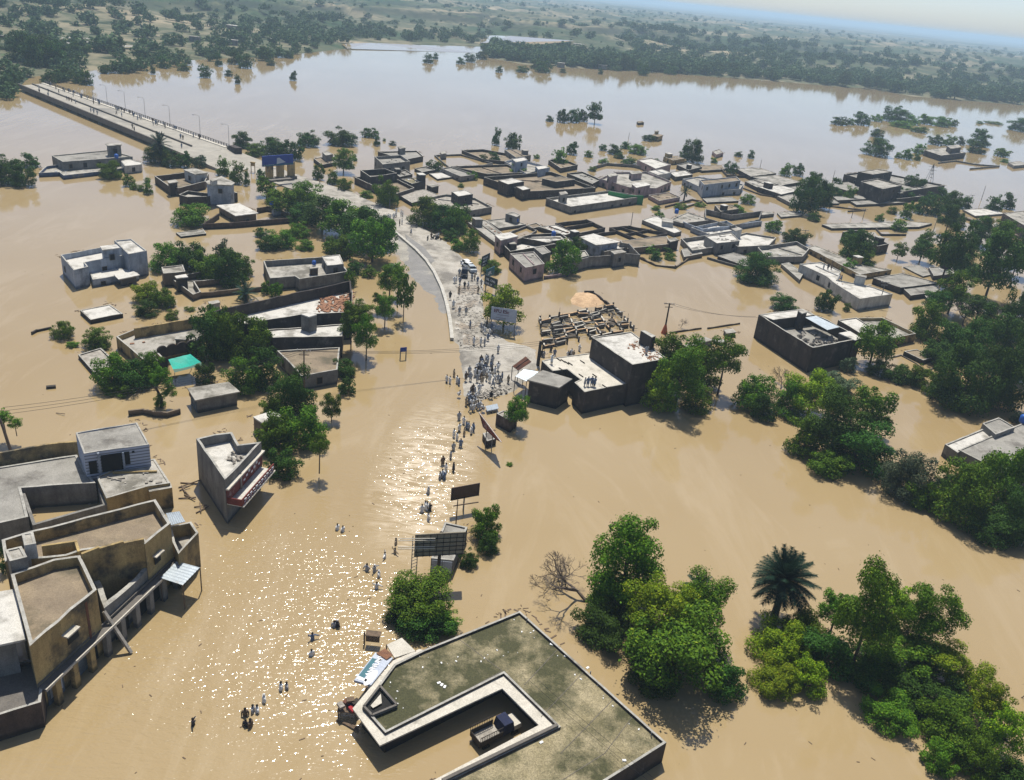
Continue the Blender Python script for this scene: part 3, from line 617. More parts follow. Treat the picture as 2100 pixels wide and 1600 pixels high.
H('flat pale roof mostly hidden behind the leafy tree above the wedge building', [dict(o=[(520,855),(562,845),(610,862),(540,885)], hp=30, w='mud_wall', r='pale_roof', par=.3)])
# --- wedge-shaped building with painted front and balcony
h = hgt(461,985,90); o_ = [(402,899),(476,885),(490,912),(536,906),(461,985)]
th, hs = H('tall wedge-shaped building with red painted front and projecting balcony', [dict(o=o_, h=h, w='grey_plaster', r='white_roof', par=1.25, t=.3, jag=.1, win=0)], cat='building', name='building')
A_, B2 = P(461,985,h), P(536,906,h); d = (B2-A_).normalized(); nn = Vector((d.y, -d.x, 0)); 
if nn.x < 0: nn = -nn
L_ = (B2-A_).length
on_edge(A_, B2, .01, .99, 2.95, h-1.45, th, 'painted_panel', 'board_red', .02, .09)
on_edge(A_, B2, .0, 1, h-1.4, h-1.2, th, 'ledge', 'pale_concrete', .02, .45)
on_edge(A_, B2, .36, .39, 2.9, h-1.2, th, 'pilaster', 'rubble_grey', .1, .22)
for i in range(7):   # painted lettering strokes
    u0 = .45+i*.07; on_edge(A_, B2, u0, u0+.045, 3.5+.25*(i % 3), 3.75+.3*(i % 3), th, 'painted_letter', 'letter_white', .1, .12)
zb = 2.7; q0 = A_+d*.2; q1 = A_+d*(L_*.93); W2 = 1.9
q0.z = q1.z = zb
mb = MB(); vs = [q0, q0+nn*W2, q1+nn*W2, q1]; mb.add([v for v in vs]+[v+Vector((0,0,.15)) for v in vs], [(0,1,2,3),(4,7,6,5),(0,4,5,1),(1,5,6,2),(2,6,7,3),(3,7,4,0)])
bal = mb.build('balcony', 'white_roof', th)
mb = MB(); e0, e1 = q0+nn*W2, q1+nn*W2; up = Vector((0,0,.6)); mb.bar(e0+up, e1+up, .12, .9); mb.build('balcony_parapet', 'board_red', bal)
mb = MB(); mb.bar(q0+up+nn*.1, e0+up, .12, .9); mb.build('balcony_end', 'board_red', bal)
for i in range(11):
    a = e0.lerp(e1, .06+i*.085)+up+nn*.085; b = a+d*.5; mb = MB()
    mb.bar(a+Vector((0,0,-.2)), b+Vector((0,0,.15*(-1)**i)), .03, .16, nn); mb.bar(a+Vector((0,0,.22)), b+Vector((0,0,.2)), .03, .1, nn); mb.build('painted_letter', 'letter_white', bal)
mb = MB(); mb.bar(e0+Vector((0,0,.02))+nn*.15, e1+Vector((0,0,.02))+nn*.15, .2, .14); mb.build('balcony_edge', 'pale_concrete', bal)
# debris on its roof
def rubble(px, py, z, n, r, m, size=.5, label=None, parent=None, name='rubble', flat_=False):
    mb = MB(); c = P(px, py, z)
    for _ in range(n):
        a = random.uniform(0, 6.28); q = r*math.sqrt(random.random()); s1 = size*random.uniform(.4, 1.3)
        R_ = Matrix.Rotation(random.uniform(-.6,.6), 3, 'X') @ Matrix.Rotation(random.uniform(-.6,.6), 3, 'Y')
        mb.box((c.x+q*math.cos(a), c.y+q*math.sin(a), z+s1*.15), (s1, s1*random.uniform(.3,.8), s1*.3), random.uniform(0,3), R_)
    o = mb.build(name, m, parent); 
    if not parent: tag(o, kind='stuff')
    return o
rubble(490,940,h-1.2,26,1.6,'rubble_grey',.6)

# --- near left complex
hU = 6.3; hL = 3.3
th, hs = H('upper block-built room with grey roof and dark doorway at near left', [dict(o=[(155,887),(281,866),(306,911),(172,930)], h=hU, w='block_wall', r='grey_roof', par=.15, t=.2, win=0)])
a, b = P(172,930,hU), P(306,911,hU)
on_edge(a, b, .24, .56, hL+.0, hU-.6, th, 'doorway', 'dark_opening_paint', .01, .06); on_edge(a, b, .6, .68, hL+.6, hU-.6, th, 'doorway', 'dark_opening_paint', .01, .06); on_edge(a, b, .05, .17, hL, hU-1.2, th, 'doorway', 'dark_opening_paint', .01, .06)  # doorways are near-black panels on the wall, inner darkness as colour
on_edge(a, b, .19, .225, hL, hU-.1, th, 'column', 'blue_white_plaster', .02, .35); on_edge(a, b, .565, .595, hL, hU-.5, th, 'column', 'blue_white_plaster', .02, .3)
on_edge(a, b, .72, .76, hU-.9, hU-.6, th, 'vent', 'dark_opening_paint', .01, .05)
H('wide grey weathered flat roof beside the flooded courtyard at near left', [dict(o=[(-60,965),(0,957),(158,932),(176,966),(196,990),(43,1000),(58,1060),(0,1073),(-60,1085)], h=hL-.3, w='grey_plaster', r='grey_roof', par=.15, t=.3, win=0)])
H('two-tone flat roof house with round vents between courtyard and channel', [
  dict(o=[(198,978),(247,957),(317,940),(349,990),(302,998),(218,1022)], h=hL, w='yellow_plaster', r='pale_roof', par=.12, t=.25, win=.5),
  dict(o=[(302,997),(349,988),(353,1000),(306,1008)], h=hL-.4, w='yellow_plaster', r='pale_roof', par=.02, win=0)])
wallrun('courtyard wall holding flood water inside at near left', [(43,998),(196,975),(215,1035),(70,1075),(43,998)], h=2.3, mt='grey_plaster', t=.35)
wallrun('weathered yellow panel wall along the back of the near left roofs', [(-40,934),(0,928),(90,912),(157,905)], h=hL+1.2, mt='yellow_plaster')
H3 = 7.6
th, hs = H('long two-storey yellow stained building with shop arcade at near left', [
  dict(o=[(3,1106),(66,1089),(319,1024),(350,1073),(297,1117),(290,1107),(168,1130),(135,1140),(10,1152)], h=H3, w='yellow_plaster', r='brown_roof', par=1.3, t=.3, jag=.09, win=0),
  dict(o=[(22,1178),(110,1146),(164,1137),(198,1208),(61,1325)], h=H3, w='yellow_plaster', r='brown_roof', par=1.1, t=.3, jag=.09, win=0),
  dict(o=[(170,1140),(294,1114),(306,1165),(214,1250),(200,1208)], h=4.4, w='grey_plaster', r='dark_wood', par=3.0, t=.5, jag=.25, win=0),  # dark wood floor: darkness of the roofless interior put into the colour
  dict(o=[(-60,1225),(0,1213),(30,1208),(53,1311),(-60,1335)], h=6.9, w='grey_plaster', r='white_roof', slab=.8, win=0)])
p_c = [P(61,1325,H3), P(198,1208,H3), P(297,1117,H3), P(350,1073,H3)]
# lower canopy slab along the street front, with columns
F0 = P(61,1325,H3); F1 = P(350,1073,H3); F0.z = F1.z = 0; d = (F1-F0).normalized(); nn = Vector((d.y,-d.x,0)); Lf = (F1-F0).length
e = [F0+nn*.0, F0+nn*.85, F1+nn*.85, F1+nn*0]
mb = MB(); zc = 2.7; mb.add([v+Vector((0,0,zc)) for v in e]+[v+Vector((0,0,zc+.18)) for v in e], [(0,1,2,3),(4,7,6,5),(0,4,5,1),(1,5,6,2),(2,6,7,3),(3,7,4,0)]); mb.build('canopy', 'dark_concrete', th)
mb = MB(); mb.bar(e[1]+Vector((0,0,zc+.1)), e[2]+Vector((0,0,zc+.1)), .12, .3); mb.build('canopy_edge', 'pale_concrete', th)
for i in range(9):
    q = e[1].lerp(e[2], (i+.6)/9)-nn*.15; mb = MB(); mb.box((q.x,q.y,.8), (.6,.5,3.9), math.atan2(d.y,d.x)); mb.build('column', 'yellow_plaster' if i < 3 else 'grey_plaster', th)
for u0, u1, mm_ in ((.04,.14,'shutter_blue'),(.19,.31,'shutter_blue'),(.35,.45,'dark_opening_paint'),(.5,.6,'dark_opening_paint'),(.65,.75,'dark_opening_paint'),(.8,.9,'dark_opening_paint')):
    on_edge(F0, F1, u0, u1, .02, 2.4, th, 'shutter', mm_, .03, .1)  # dark bays are near-black panels: the arcade's inner darkness as colour
on_edge(F0, F1, .2, .27, 4.3, 5.7, th, 'window', 'dark_opening_paint', .02, .08); on_edge(F0, F1, .17, .25, 5.8, 5.95, th, 'window_hood', 'pale_concrete', .02, .75)
on_edge(F0, F1, .84, .89, 4.4, 5.4, th, 'window', 'dark_opening_paint', .02, .08); on_edge(F0, F1, .83, .9, 5.5, 5.62, th, 'window_hood', 'pale_concrete', .02, .5)
on_edge(F0, F1, .055, .13, .6, 1.9, th, 'faded_poster', 'board_white', .12, .14); on_edge(F0, F1, .33, .345, 2.9, 7.2, th, 'drain_pipe', 'rust', .02, .12); on_edge(F0, F1, .0, 1, 3.05, 3.25, th, 'string_course', 'dark_concrete', .02, .1)
# dark void of the ruined room and its frame
V = [P(190,1160,4.3), P(292,1130,4.3)]
wallrun('broken inner frame wall of the roofless room at near left', [(178,1163),(292,1130),(300,1150)], h=5.0, mt='yellow_plaster', t=.35, jag=.2, name='broken_wall')
wallrun('wavy topped parapet wall between the two yellow terraces', [(170,1132),(200,1124),(250,1112),(292,1104)], h=H3+.5, mt='yellow_plaster', t=.3, jag=.18, name='parapet_wall')
wallrun('short dark terrace wall beside the small white roof cabin', [(88,1118),(155,1109),(161,1128)], h=H3+.3, mt='yellow_plaster', t=.25, name='parapet_wall')
H('small white roof cabin with a square hatch on the yellow building', [dict(o=[(44,1094),(68,1090),(74,1114),(50,1119)], h=9.3, par=.1, w=W_, r='pale_roof', win=0), dict(o=[(10,1128),(44,1120),(56,1142),(20,1151)], h=8.8, par=.1, w='grey_plaster', r='pale_roof', win=0)], cat='roof cabin', name='roof_cabin')
th, hs = H('small roofless annex with rubble floor at the end of the yellow building', [dict(o=[(347,1080),(392,1070),(407,1092),(366,1137),(354,1112)], h=4.6, w='yellow_plaster', r='rubble_grey', par=1.6, win=0)], cat='building', name='annex')
def sheet(label, px, zs, m, name='tin_sheet', cat='roof sheet', posts=False, ridges=True, group=None, thick=.06):
    pts = [P(x, y, z) for (x, y), z in zip(px, zs)]; c = sum(pts, Vector())/4; t_ = empty(name, (c.x, c.y, 0), label=label, cat=cat, group=group)
    mb = MB(); n = 14; up_ = Vector((0,0,thick))
    vs = []
    for i in range(n+1):
        a = pts[0].lerp(pts[1], i/n); b = pts[3].lerp(pts[2], i/n); o_ = Vector((0,0,.05 if i % 2 and ridges else 0)); vs += [a+o_, b+o_, a+o_-up_, b+o_-up_]
    fs = []
    for i in range(n):
        k = i*4; fs += [(k, k+1, k+5, k+4), (k+2, k+6, k+7, k+3), (k, k+4, k+6, k+2), (k+1, k+3, k+7, k+5)]
    fs += [(0,2,3,1), (4*n, 4*n+1, 4*n+3, 4*n+2)]
    mb.add(vs, fs); mb.build('sheet', m, t_)
    if posts:
        for q in pts: mb = MB(); mb.tube([(q.x,q.y,-.8),(q.x,q.y,q.z)], [.07,.07], 5); mb.build('post', 'wood', t_)
    return t_
sheet('rusty pale tin awning jutting out over the street at near left', [(329,1185),(363,1151),(410,1164),(375,1200)], [3.1,3.1,3.1,3.1], 'tin_sheet', posts=True)
sheet('small blue-grey tin sheet at the end of the yellow terrace', [(340,1053),(368,1049),(380,1070),(349,1078)], [6,6,5.8,5.8], 'tin_sheet')
mb = MB(); mb.bar(P(213,1254,4.2), P(269,1339,.1), .28); tag(mb.build('beam', 'rubble_grey'), 'long grey beam leaning from the yellow building into the water', 'beam')
H('old brick structure with dark verandah at the lower left corner of the view', [dict(o=[(-80,1385),(70,1352),(88,1400),(84,1440),(-80,1490)], h=2.9, w='brown_brick', r='dark_concrete', par=.2, win=0)])

# --- big L-shaped building in the foreground
hN = 2.45
roofN = [(1066,1253),(1367,1523),(1229,1610),(1100,1690),(780,1672),(905,1604),(1143,1489),(1033,1381),(790,1503),(743,1450),(808,1362),(868,1333)]
roofN = [(1066,1253),(1367,1523),(1229,1610),(1090,1700),(765,1682),(907,1603),(1143,1489),(1033,1381),(790,1503),(743,1450),(808,1362),(868,1333)]
th, hs = H('large moss-stained flat roofed courtyard building in the foreground', [dict(o=roofN, h=hN, w='dark_brick', r='moss_roof', par=.28, t=.22, jag=.02, win=0)], cat='building', name='building')
thN = th
eo = [(860,1331),(806,1355),(723,1453),(779,1529),(1030,1412),(1105,1487),(893,1598),(745,1674)]; ei = [(868,1333),(808,1362),(743,1450),(790,1503),(1033,1381),(1143,1489),(907,1603),(765,1682)]
mb = MB(); ze = hN-.28
for (a0,a1),(b0,b1) in zip(zip(eo, eo[1:]), zip(ei, ei[1:])):
    o0, o1, i0, i1 = P(*a0, ze), P(*a1, ze), P(*b0, ze), P(*b1, ze); i0 = i0.lerp(o0, -.0); dn = Vector((0,0,-.16))
    mb.add([i0,i1,o1,o0,i0+dn,i1+dn,o1+dn,o0+dn], [(0,1,2,3),(7,6,5,4),(3,2,6,7)])
mb.build('eave', 'pale_concrete', th)
q = [P(x,y,hN+.02) for x,y in [(779,1408),(814,1447),(763,1468),(746,1450)]]
mb = MB(); mb.add([v-Vector((0,0,.22)) for v in q], [(0,1,2,3)]); sh = mb.build('painted_stair_opening', 'dark_opening_paint', th)  # flat near-black sheet, darkness of the stair hole painted over the roof
mb = MB()
for a, b in zip(q, q[1:]+q[:1]): mb.bar(a, b, .2, .3)
mb.build('opening_kerb', 'dark_concrete', sh)
q = [P(x,y,hN+.01) for x,y in [(760,1447),(781,1423),(783,1442),(765,1452)]]; mb = MB(); mb.add(q, [(0,1,2,3)]); mb.build('stair_flight', 'pale_concrete', sh)
mb = MB(); zr = hN-.265
for l_ in ([(940,1310),(1030,1376)],[(1030,1376),(870,1462),(800,1500)],[(1150,1325),(1075,1405)],[(1200,1375),(1110,1470)],[(1262,1430),(1150,1545)],[(1300,1466),(1240,1545),(1090,1640)]):
    for a_, b_ in zip(l_, l_[1:]): mb.bar(P(*a_,zr), P(*b_,zr), .05, .02)
mb.build('roof_joints', 'dark_concrete', th)['kind'] = 'stuff'
mb = MB()
for x, y in [(1080,1275),(1335,1510),(1210,1385)]: q = P(x,y,zr); mb.tube([(q.x,q.y,zr),(q.x,q.y,zr+.5)], [.06,.06], 6)
mb.build('vent_pipes', 'steel_grey', th)['kind'] = 'stuff'
a, b = P(1143,1489,hN), P(907,1603,hN)
mb = MB(); mb.bar(a+Vector((0,0,.05)), b+Vector((0,0,.05)), .3, .35); mb.build('roof_kerb', 'dark_concrete', th)
def litter(n, box_, z, s0=.06, s1=.28):
    mb = MB()
    for _ in range(n):
        x = random.uniform(box_[0], box_[2]); y = random.uniform(box_[1], box_[3]); v = P(x, y, z)
        s_ = random.uniform(s0, s1); mb.box((v.x, v.y, z+.03), (s_, s_*random.uniform(.4,1), .05), random.uniform(0,3))
    return mb
mb = MB()
for _ in range(40):
    k = random.random()
    a, b = ((1075,1262),(1355,1518)) if k < .45 else (((800,1385),(830,1440)) if k < .75 else ((860,1350),(1080,1330)))
    t_ = random.random(); x = a[0]+(b[0]-a[0])*t_+random.uniform(-30,3); y = a[1]+(b[1]-a[1])*t_+random.uniform(-3,25); v = P(x,y,hN-.27); s_ = random.uniform(.05,.22)
    mb.box((v.x,v.y,hN-.25), (s_, s_*.6, .05), random.uniform(0,3))
for x, y in [(906,1405),(912,1409),(900,1401),(1131,1322),(1160,1346),(1110,1523),(1280,1560),(1205,1370)]: v = P(x,y,hN-.27); mb.box((v.x,v.y,hN-.24), (.35,.22,.07), random.uniform(0,3))
tag(mb.build('litter', 'white_paint'), kind='stuff')
# signboard lying on the eave
def letters(parent, text, origin, ux, uy, size, m='letter_white', name='lettering', lift=.03, bold=.012):
    cu = bpy.data.curves.new(name, 'FONT'); cu.body = text; cu.size = size; cu.extrude = .012; cu.offset = bold*size; cu.align_x = 'LEFT'
    o = bpy.data.objects.new(name, cu); dg = bpy.context.evaluated_depsgraph_get(); COL.objects.link(o); bpy.context.view_layer.update(); dg.update()
    me = bpy.data.meshes.new_from_object(o.evaluated_get(dg)); COL.objects.unlink(o); bpy.data.objects.remove(o)
    me.materials.clear(); me.materials.append(MATS[m]); ux = ux.normalized(); n = ux.cross(uy).normalized(); uy = n.cross(ux)
    ob = bpy.data.objects.new(name, me); COL.objects.link(ob); ob.parent = parent
    org = origin+n*lift-parent.location
    ob.matrix_local = Matrix.Translation(org) @ Matrix((ux, uy, n)).transposed().to_4x4(); return ob
zS = 2.35; q = [P(726,1395,zS), P(761,1405,zS), P(806,1349,zS), P(770,1338,zS)]
sb = empty('signboard', (q[0]+q[2])/2, label='grey and teal shop signboard lying flat beside the foreground roof', cat='signboard'); sb.location.z = 0
mb = MB(); mb.add(q+[v-Vector((0,0,.25)) for v in q], [(0,1,2,3),(7,6,5,4),(0,4,5,1),(1,5,6,2),(2,6,7,3),(3,7,4,0)]); mb.build('board', 'board_white', sb)
a = q[0].lerp(q[3], .12); b = q[0].lerp(q[3], .8); cw = (q[1]-q[0])*.36; mb = MB(); o_ = (q[1]-q[0])*.06
z_ = Vector((0,0,.012)); mb.add([a+o_+z_, a+o_+cw+z_, b+o_+cw*.8+z_, b+o_+z_], [(0,1,2,3)]); mb.build('teal_panel', 'board_teal', sb)
letters(sb, 'ANNUMYR', q[0].lerp(q[3], .2)+(q[1]-q[0])*.62, q[3]-q[0], q[0]-q[1], (q[1]-q[0]).length*.42, bold=.03)
mb = MB(); cc = q[0].lerp(q[3], .2)+(q[1]-q[0])*.72; ux = (q[3]-q[0]).normalized(); uy = (q[1]-q[0]).normalized()
ring = [cc+ux*1.1*math.cos(t_)+uy*.42*math.sin(t_)+z_*2 for t_ in np.linspace(0, 6.28, 15)[:-1]]; mb.add(ring, [tuple(range(14))])
mb.add([q[0].lerp(q[3],.05)+uy*.1+z_*2, q[0].lerp(q[3],.05)+uy*1.1+z_*2, q[0].lerp(q[3],.12)+uy*1.1+z_*2, q[0].lerp(q[3],.16)+uy*.1+z_*2], [(0,1,2,3)]); mb.build('painted_emblem', 'letter_white', sb)
sheet('pale concrete shack roof patched with brown beside the foreground building', [(793,1322),(824,1308),(852,1335),(809,1349)], [2.2,2.2,2.2,2.2], 'pale_concrete', name='shack_roof', cat='shack', posts=True, ridges=False, thick=.15)
sheet('crumpled rust brown cloth between signboard and pale shack roof', [(772,1340),(790,1330),(806,1343),(793,1353)], [2.45,2.5,2.5,2.45], 'rubble_brown', name='cloth', cat='cloth')
# stall with red cloth at the roof's west corner
c = P(714,1460,.4); st_ = empty('market_stall', (c.x,c.y,0), label='small wooden stall heaped with red cloth by the foreground roof corner', cat='stall')
mb = MB(); mb.box((c.x,c.y,.9), (1.8,1.2,.12)); mb.build('counter', 'wood', st_)
for sx_, sy_ in ((-1,-1),(1,-1),(1,1),(-1,1)): mb = MB(); mb.box((c.x+sx_*.8,c.y+sy_*.5,.2), (.1,.1,1.5)); mb.build('leg', 'wood', st_)
for i, mm_ in enumerate(('rust','cloth_red','cloth_blue','rubble_grey','dark_wood','wood')):
    mb = MB(); x = c.x+random.uniform(-.7,.7); y = c.y+random.uniform(-.4,.5); mb.box((x,y,1.1+.1*i), (.7,.5,.25), random.uniform(0,3)); mb.build('cloth_bundle', mm_, st_)
c = P(715,1484,0)
mb = MB()
for i in range(3): mb.bar(P(690+i*8,1478+i*3,.1), P(735,1492+i*4,.15), .12)
tag(mb.build('planks', 'wood'), 'pale floating planks below the stall with red cloth', 'planks')
mb = MB(); v = P(747,1318,.2); mb.box((v.x,v.y,.7), (.15,.15,1.8)); mb.box((v.x+.9,v.y+.1,1.4), (1.5,.8,.1)); mb.box((v.x+.9,v.y-.3,1.0), (1.4,.1,.6))
tag(mb.build('handcart', 'wood'), 'small cart frame standing in water behind the pale shack roof', 'handcart')
# lorry in the courtyard
c = P(1015,1508,0); rzT = math.atan2((P(1062,1482)-P(985,1520)).y, (P(1062,1482)-P(985,1520)).x)
tr = empty('pickup_truck', (c.x, c.y, -.35), rzT, label='small open-backed truck with dark blue cab stranded in the courtyard', cat='truck')
def lp(t_, mb, name, m, parent=None):
    me = bpy.data.meshes.new(name); me.from_pydata(mb.v, [], mb.f); me.materials.append(MATS[m]); o = bpy.data.objects.new(name, me); COL.objects.link(o); o.parent = parent or t_; return o
def frustum(mb, c, b, t_, z0, z1, sh=0):
    (bx, by), (tx, ty) = b, t_; x, y = c
    vs = [(x+i*bx/2, y+j*by/2, z0) for i, j in ((-1,-1),(1,-1),(1,1),(-1,1))]+[(x+sh+i*tx/2, y+j*ty/2, z1) for i, j in ((-1,-1),(1,-1),(1,1),(-1,1))]
    return mb.add(vs, [(3,2,1,0),(4,5,6,7),(0,1,5,4),(1,2,6,5),(2,3,7,6),(3,0,4,7)])
mb = MB(); mb.box((-1.0,0,.85), (2.5,1.6,.1)); lp(tr, mb, 'cargo_bed', 'rubble_grey')
mb = MB(); [mb.box((-1.0,s*.82,1.15), (2.5,.06,.6)) for s in (-1,1)]; mb.box((-2.25,0,1.15), (.06,1.6,.6)); lp(tr, mb, 'side_panel', 'dark_wood')
mb = MB()
for s in (-1,1):
    mb.bar((-2.25,s*.82,1.95), (.2,s*.82,1.95), .05)
    for i in range(14): mb.bar((-2.25+i*.188,s*.82,1.4), (-2.25+i*.188,s*.82,1.95), .035)
lp(tr, mb, 'rack', 'dark_wood')
mb = MB(); frustum(mb, (.95,0), (1.3,1.6), (1.0,1.4), .9, 1.9); lp(tr, mb, 'cab', 'cloth_blue')
mb = MB(); frustum(mb, (2.0,0), (.9,1.55), (.8,1.4), .8, 1.25); lp(tr, mb, 'bonnet', 'pale_concrete')
mb = MB(); mb.box((1.56,0,1.5), (.04,1.2,.5), 0, Matrix.Rotation(-.25,3,'Y')); lp(tr, mb, 'windscreen', 'glass_dark')
mb = MB(); mb.box((0,0,.62), (4.4,1.2,.25)); lp(tr, mb, 'chassis', 'black_paint')
for x_ in (-1.5,1.7):
    for s in (-1,1): mb = MB(); mb.tube([(x_,s*.62,.38),(x_,s*.85,.38)], [.38,.38], 14); lp(tr, mb, 'wheel', 'tyre')

# --- centre: brick kiosk, terraces, unfinished building
h2 = hgt(1199,804,45)
thO2, hsO2 = H('wide low brick building with speckled grey roof where people stand', [dict(o=[(1111,740),(1135,734),(1212,724),(1292,785),(1199,804),(1178,784),(1190,778),(1163,757),(1133,761)], h=h2, w='dark_brick', r='pale_concrete', par=.08, win=0)])
h1 = hgt(1297,748,86)
H('tall brown brick block with bright white roof and a stair box', [dict(o=[(1214,692),(1295,680),(1368,735),(1297,748)], h=h1, w='dark_brick', r='white_roof', par=.15, win=0), dict(o=[(1314,678),(1322,677),(1345,689),(1337,692)], up=2.4, w='dark_brick', r='white_roof', par=.02, win=0)])
H('square brick kiosk with a tilted-looking mossy grey roof by the road end', [dict(o=[(1081,779),(1113,759),(1174,777),(1147,795)], hp=46, w='dark_brick', r='grey_roof', slab=.25, win=0)], cat='kiosk', name='kiosk')
sheet('pale blue tin roof sheet behind the brick kiosk', [(1057,772),(1075,757),(1106,762),(1080,782)], [3.0,3.2,3.2,3.0], 'tin_sheet', posts=True)
sheet('white tin sheet lying flat by the crowd at the road end', [(996,833),(1020,828),(1023,838),(999,843)], [.6,.6,.6,.6], 'tin_sheet')
pp = [P(1051,751,2.6), P(1078,731,4.6), P(1090,742,4.6), P(1063,760,2.6)]; rb = empty('billboard', (pp[0]+pp[2])/2, label='rust brown framed board tilted behind the tin roof sheet', cat='billboard'); rb.location.z = 0
mb = MB(); mb.add(pp+[v+Vector((0,.1,-.1)) for v in pp], [(0,1,2,3),(7,6,5,4),(0,4,5,1),(1,5,6,2),(2,6,7,3),(3,7,4,0)]); mb.build('panel', 'rust', rb)
for i in (0,3): mb = MB(); q = pp[i]; mb.tube([(q.x,q.y,-.5),tuple(q)], [.08,.08], 5); mb.build('post', 'steel_grey', rb)
mb = MB(); mb.bar(pp[0].lerp(pp[3],.5)+Vector((0,-.04,.06)), pp[1].lerp(pp[2],.5)+Vector((0,-.04,.06)), .08); mb.build('frame_bar', 'dark_wood', rb)
# small burnt brick shack under the small tree
H('small dark shack with rubble roof under the small leafy tree', [dict(o=[(1018,848),(1032,842),(1062,851),(1048,864)], hp=24, w='brown_brick', r='rubble_grey', par=.1, win=0)], cat='shack', name='shack')
# unfinished building: columns and broken walls above the flood
ub = empty('unfinished_building', P(1210,670,0), label='roofless unfinished building of broken walls and column stubs in the flood', cat='building')
O00, O10, O01, O11 = P(1110,700), P(1240,720), P(1110,640), P(1270,610)
gx = [P(1117,703,1.2), P(1232,693,1.2), P(1315,660,1.2), P(1258,618,1.2), P(1110,645,1.2)]
g00, g10, g11, g01 = P(1115,704,1.1), P(1262,690,1.1), P(1258,622,1.1), P(1108,648,1.1)
g10 = P(1300,668,1.1); g00 = P(1115,704,1.1)
def bil(u, v): return (g00.lerp(g10, u)).lerp(g01.lerp(g11, u), v)
NX, NY = 8, 7
for i in range(NX+1):
    for j in range(NY+1):
        q = bil(i/NX, j/NY)
        if random.random() < .8:
            hc = random.uniform(.5, 1.5); mb = MB(); mb.box((q.x,q.y,hc/2-.4), (.3,.3,hc+.8), .3)
            if random.random() < .4: mb.bar((q.x,q.y,hc), (q.x,q.y,hc+1.0), .05)
            mb.build('column', 'dark_wood' if random.random() < .5 else 'grey_plaster', ub)
cnt = 0
for i in range(NX+1):
    for j in range(NY+1):
        for di, dj in ((1,0),(0,1)):
            if i+di > NX or j+dj > NY or random.random() < .38 or cnt > 88: continue
            a, b = bil(i/NX, j/NY), bil((i+di)/NX, (j+dj)/NY); a = a+Vector((random.uniform(-.2,.2), random.uniform(-.2,.2), random.uniform(-.8,-.2))); b = b+Vector((random.uniform(-.25,.25), random.uniform(-.25,.25), random.uniform(-.8,-.2))); b = a.lerp(b, random.uniform(.72,1))
            a.z = max(a.z,.2); b.z = max(b.z,.15)
            mb = MB(); mb.bar(Vector((a.x,a.y,a.z*.5-.1)), Vector((b.x,b.y,b.z*.5-.1)), .22, .9*min(a.z,b.z)+.35)
            wl = mb.build('broken_wall', random.choice(['grey_plaster','mud_wall','mud_wall']), ub); mb = MB(); mb.bar(a+Vector((0,0,.1)), b+Vector((0,0,.1)), .3, .12); mb.build('wall_top', random.choice(['pale_roof','pale_concrete','straw']), wl); cnt += 1
mb = MB()
for _ in range(85):
    q = bil(random.random(), random.random()); a = random.uniform(-.5,.5) if random.random() < .7 else random.uniform(0,3); l_ = random.uniform(.6,2.2); dd = Vector((math.cos(a),math.sin(a),random.uniform(-.1,.1)))*l_; q.z = random.uniform(.15,.8); mb.bar(q-dd, q+dd, .08)
mb.build('fallen_beams', 'pale_roof', ub)['kind'] = 'stuff'
mb = MB()
for _ in range(22):
    q = bil(random.random(), random.random()*.8+.1); mb.box((q.x,q.y,.12), (random.uniform(.5,2.2),random.uniform(.5,1.4),.24), random.uniform(0,3))
mb.build('floor_slabs', 'mud_wall', ub)['kind'] = 'stuff'
# straw heap
def mound(name, label, px, z, m, cat):
    pts = ccw([P(x, y) for x, y in px]); c = sum(pts, Vector())/len(pts); mb = MB(); sp = subdiv(pts, .8); n = len(sp); ks = 7
    for k in range(ks):
        f_ = 1-k/ks
        for p_ in sp: q = c.lerp(p_, f_); mb.v.append((q.x, q.y, -.1+z*(1-f_**2)**.8*(1+.3*MN.noise(Vector((q.x*.9,q.y*.9,0))))+.08*MN.noise(Vector((q.x*3,q.y*3,5)))))
    for k in range(ks-1):
        for i in range(n): j = (i+1) % n; mb.f.append((k*n+i, k*n+j, (k+1)*n+j, (k+1)*n+i))
    mb.f.append(tuple((ks-1)*n+i for i in range(n))); o = mb.build(name, m, None, True); tag(o, label, cat); return o
mound('straw_heap', 'pale orange heap of straw behind the unfinished building', [(1168,615),(1180,600),(1205,598),(1228,606),(1242,622),(1225,630),(1195,632),(1172,625)], .75, 'straw', 'heap')
wallrun('low dark rubble wall edging the straw heap', [(1200,597),(1217,597),(1235,613),(1268,634)], hp=5, mt='dark_brick', k=3, jag=.3)

# --- right hand side
hp1 = hgt(1667,714,51)
H('large dark brick shell with sunken roof terrace on the right', [
  dict(o=[(1556,645),(1646,633),(1672,646),(1700,657),(1765,694),(1667,714)], h=hp1, w='dark_brick', r='grey_roof', par=2.3, t=.3, jag=.08, win=0),
  dict(o=[(1558,645),(1645,634),(1668,646),(1586,656)], h=hp1+.05, w='dark_brick', r='white_roof', par=.06, win=0), dict(o=[(1636,637),(1647,635),(1656,640),(1645,643)], h=hp1+1.6, w='dark_brick', slab=.05, win=0),
  dict(o=[(1720,683),(1743,679),(1768,694),(1754,698)], h=hp1+.1, w='dark_brick', r='white_roof', slab=.1, win=0)])
rubble(1680,698,hp1-2.2,60,4,'rubble_grey',.9)
sheet('pale tin roof sheet laid across the large dark brick shell', [(1651,651),(1674,648),(1722,671),(1697,677)], [hp1+.2]*4, 'tin_sheet')
H('yellowish low house with two grey roofs behind the large brick shell', [dict(o=[(1757,652),(1809,651),(1879,684),(1812,698),(1776,690)], hp=19, w='yellow_plaster', r='pale_roof', par=.7), dict(o=[(1719,656),(1756,651),(1796,676),(1765,684)], hp=22, w='dark_brick', r='white_roof', par=.2)])
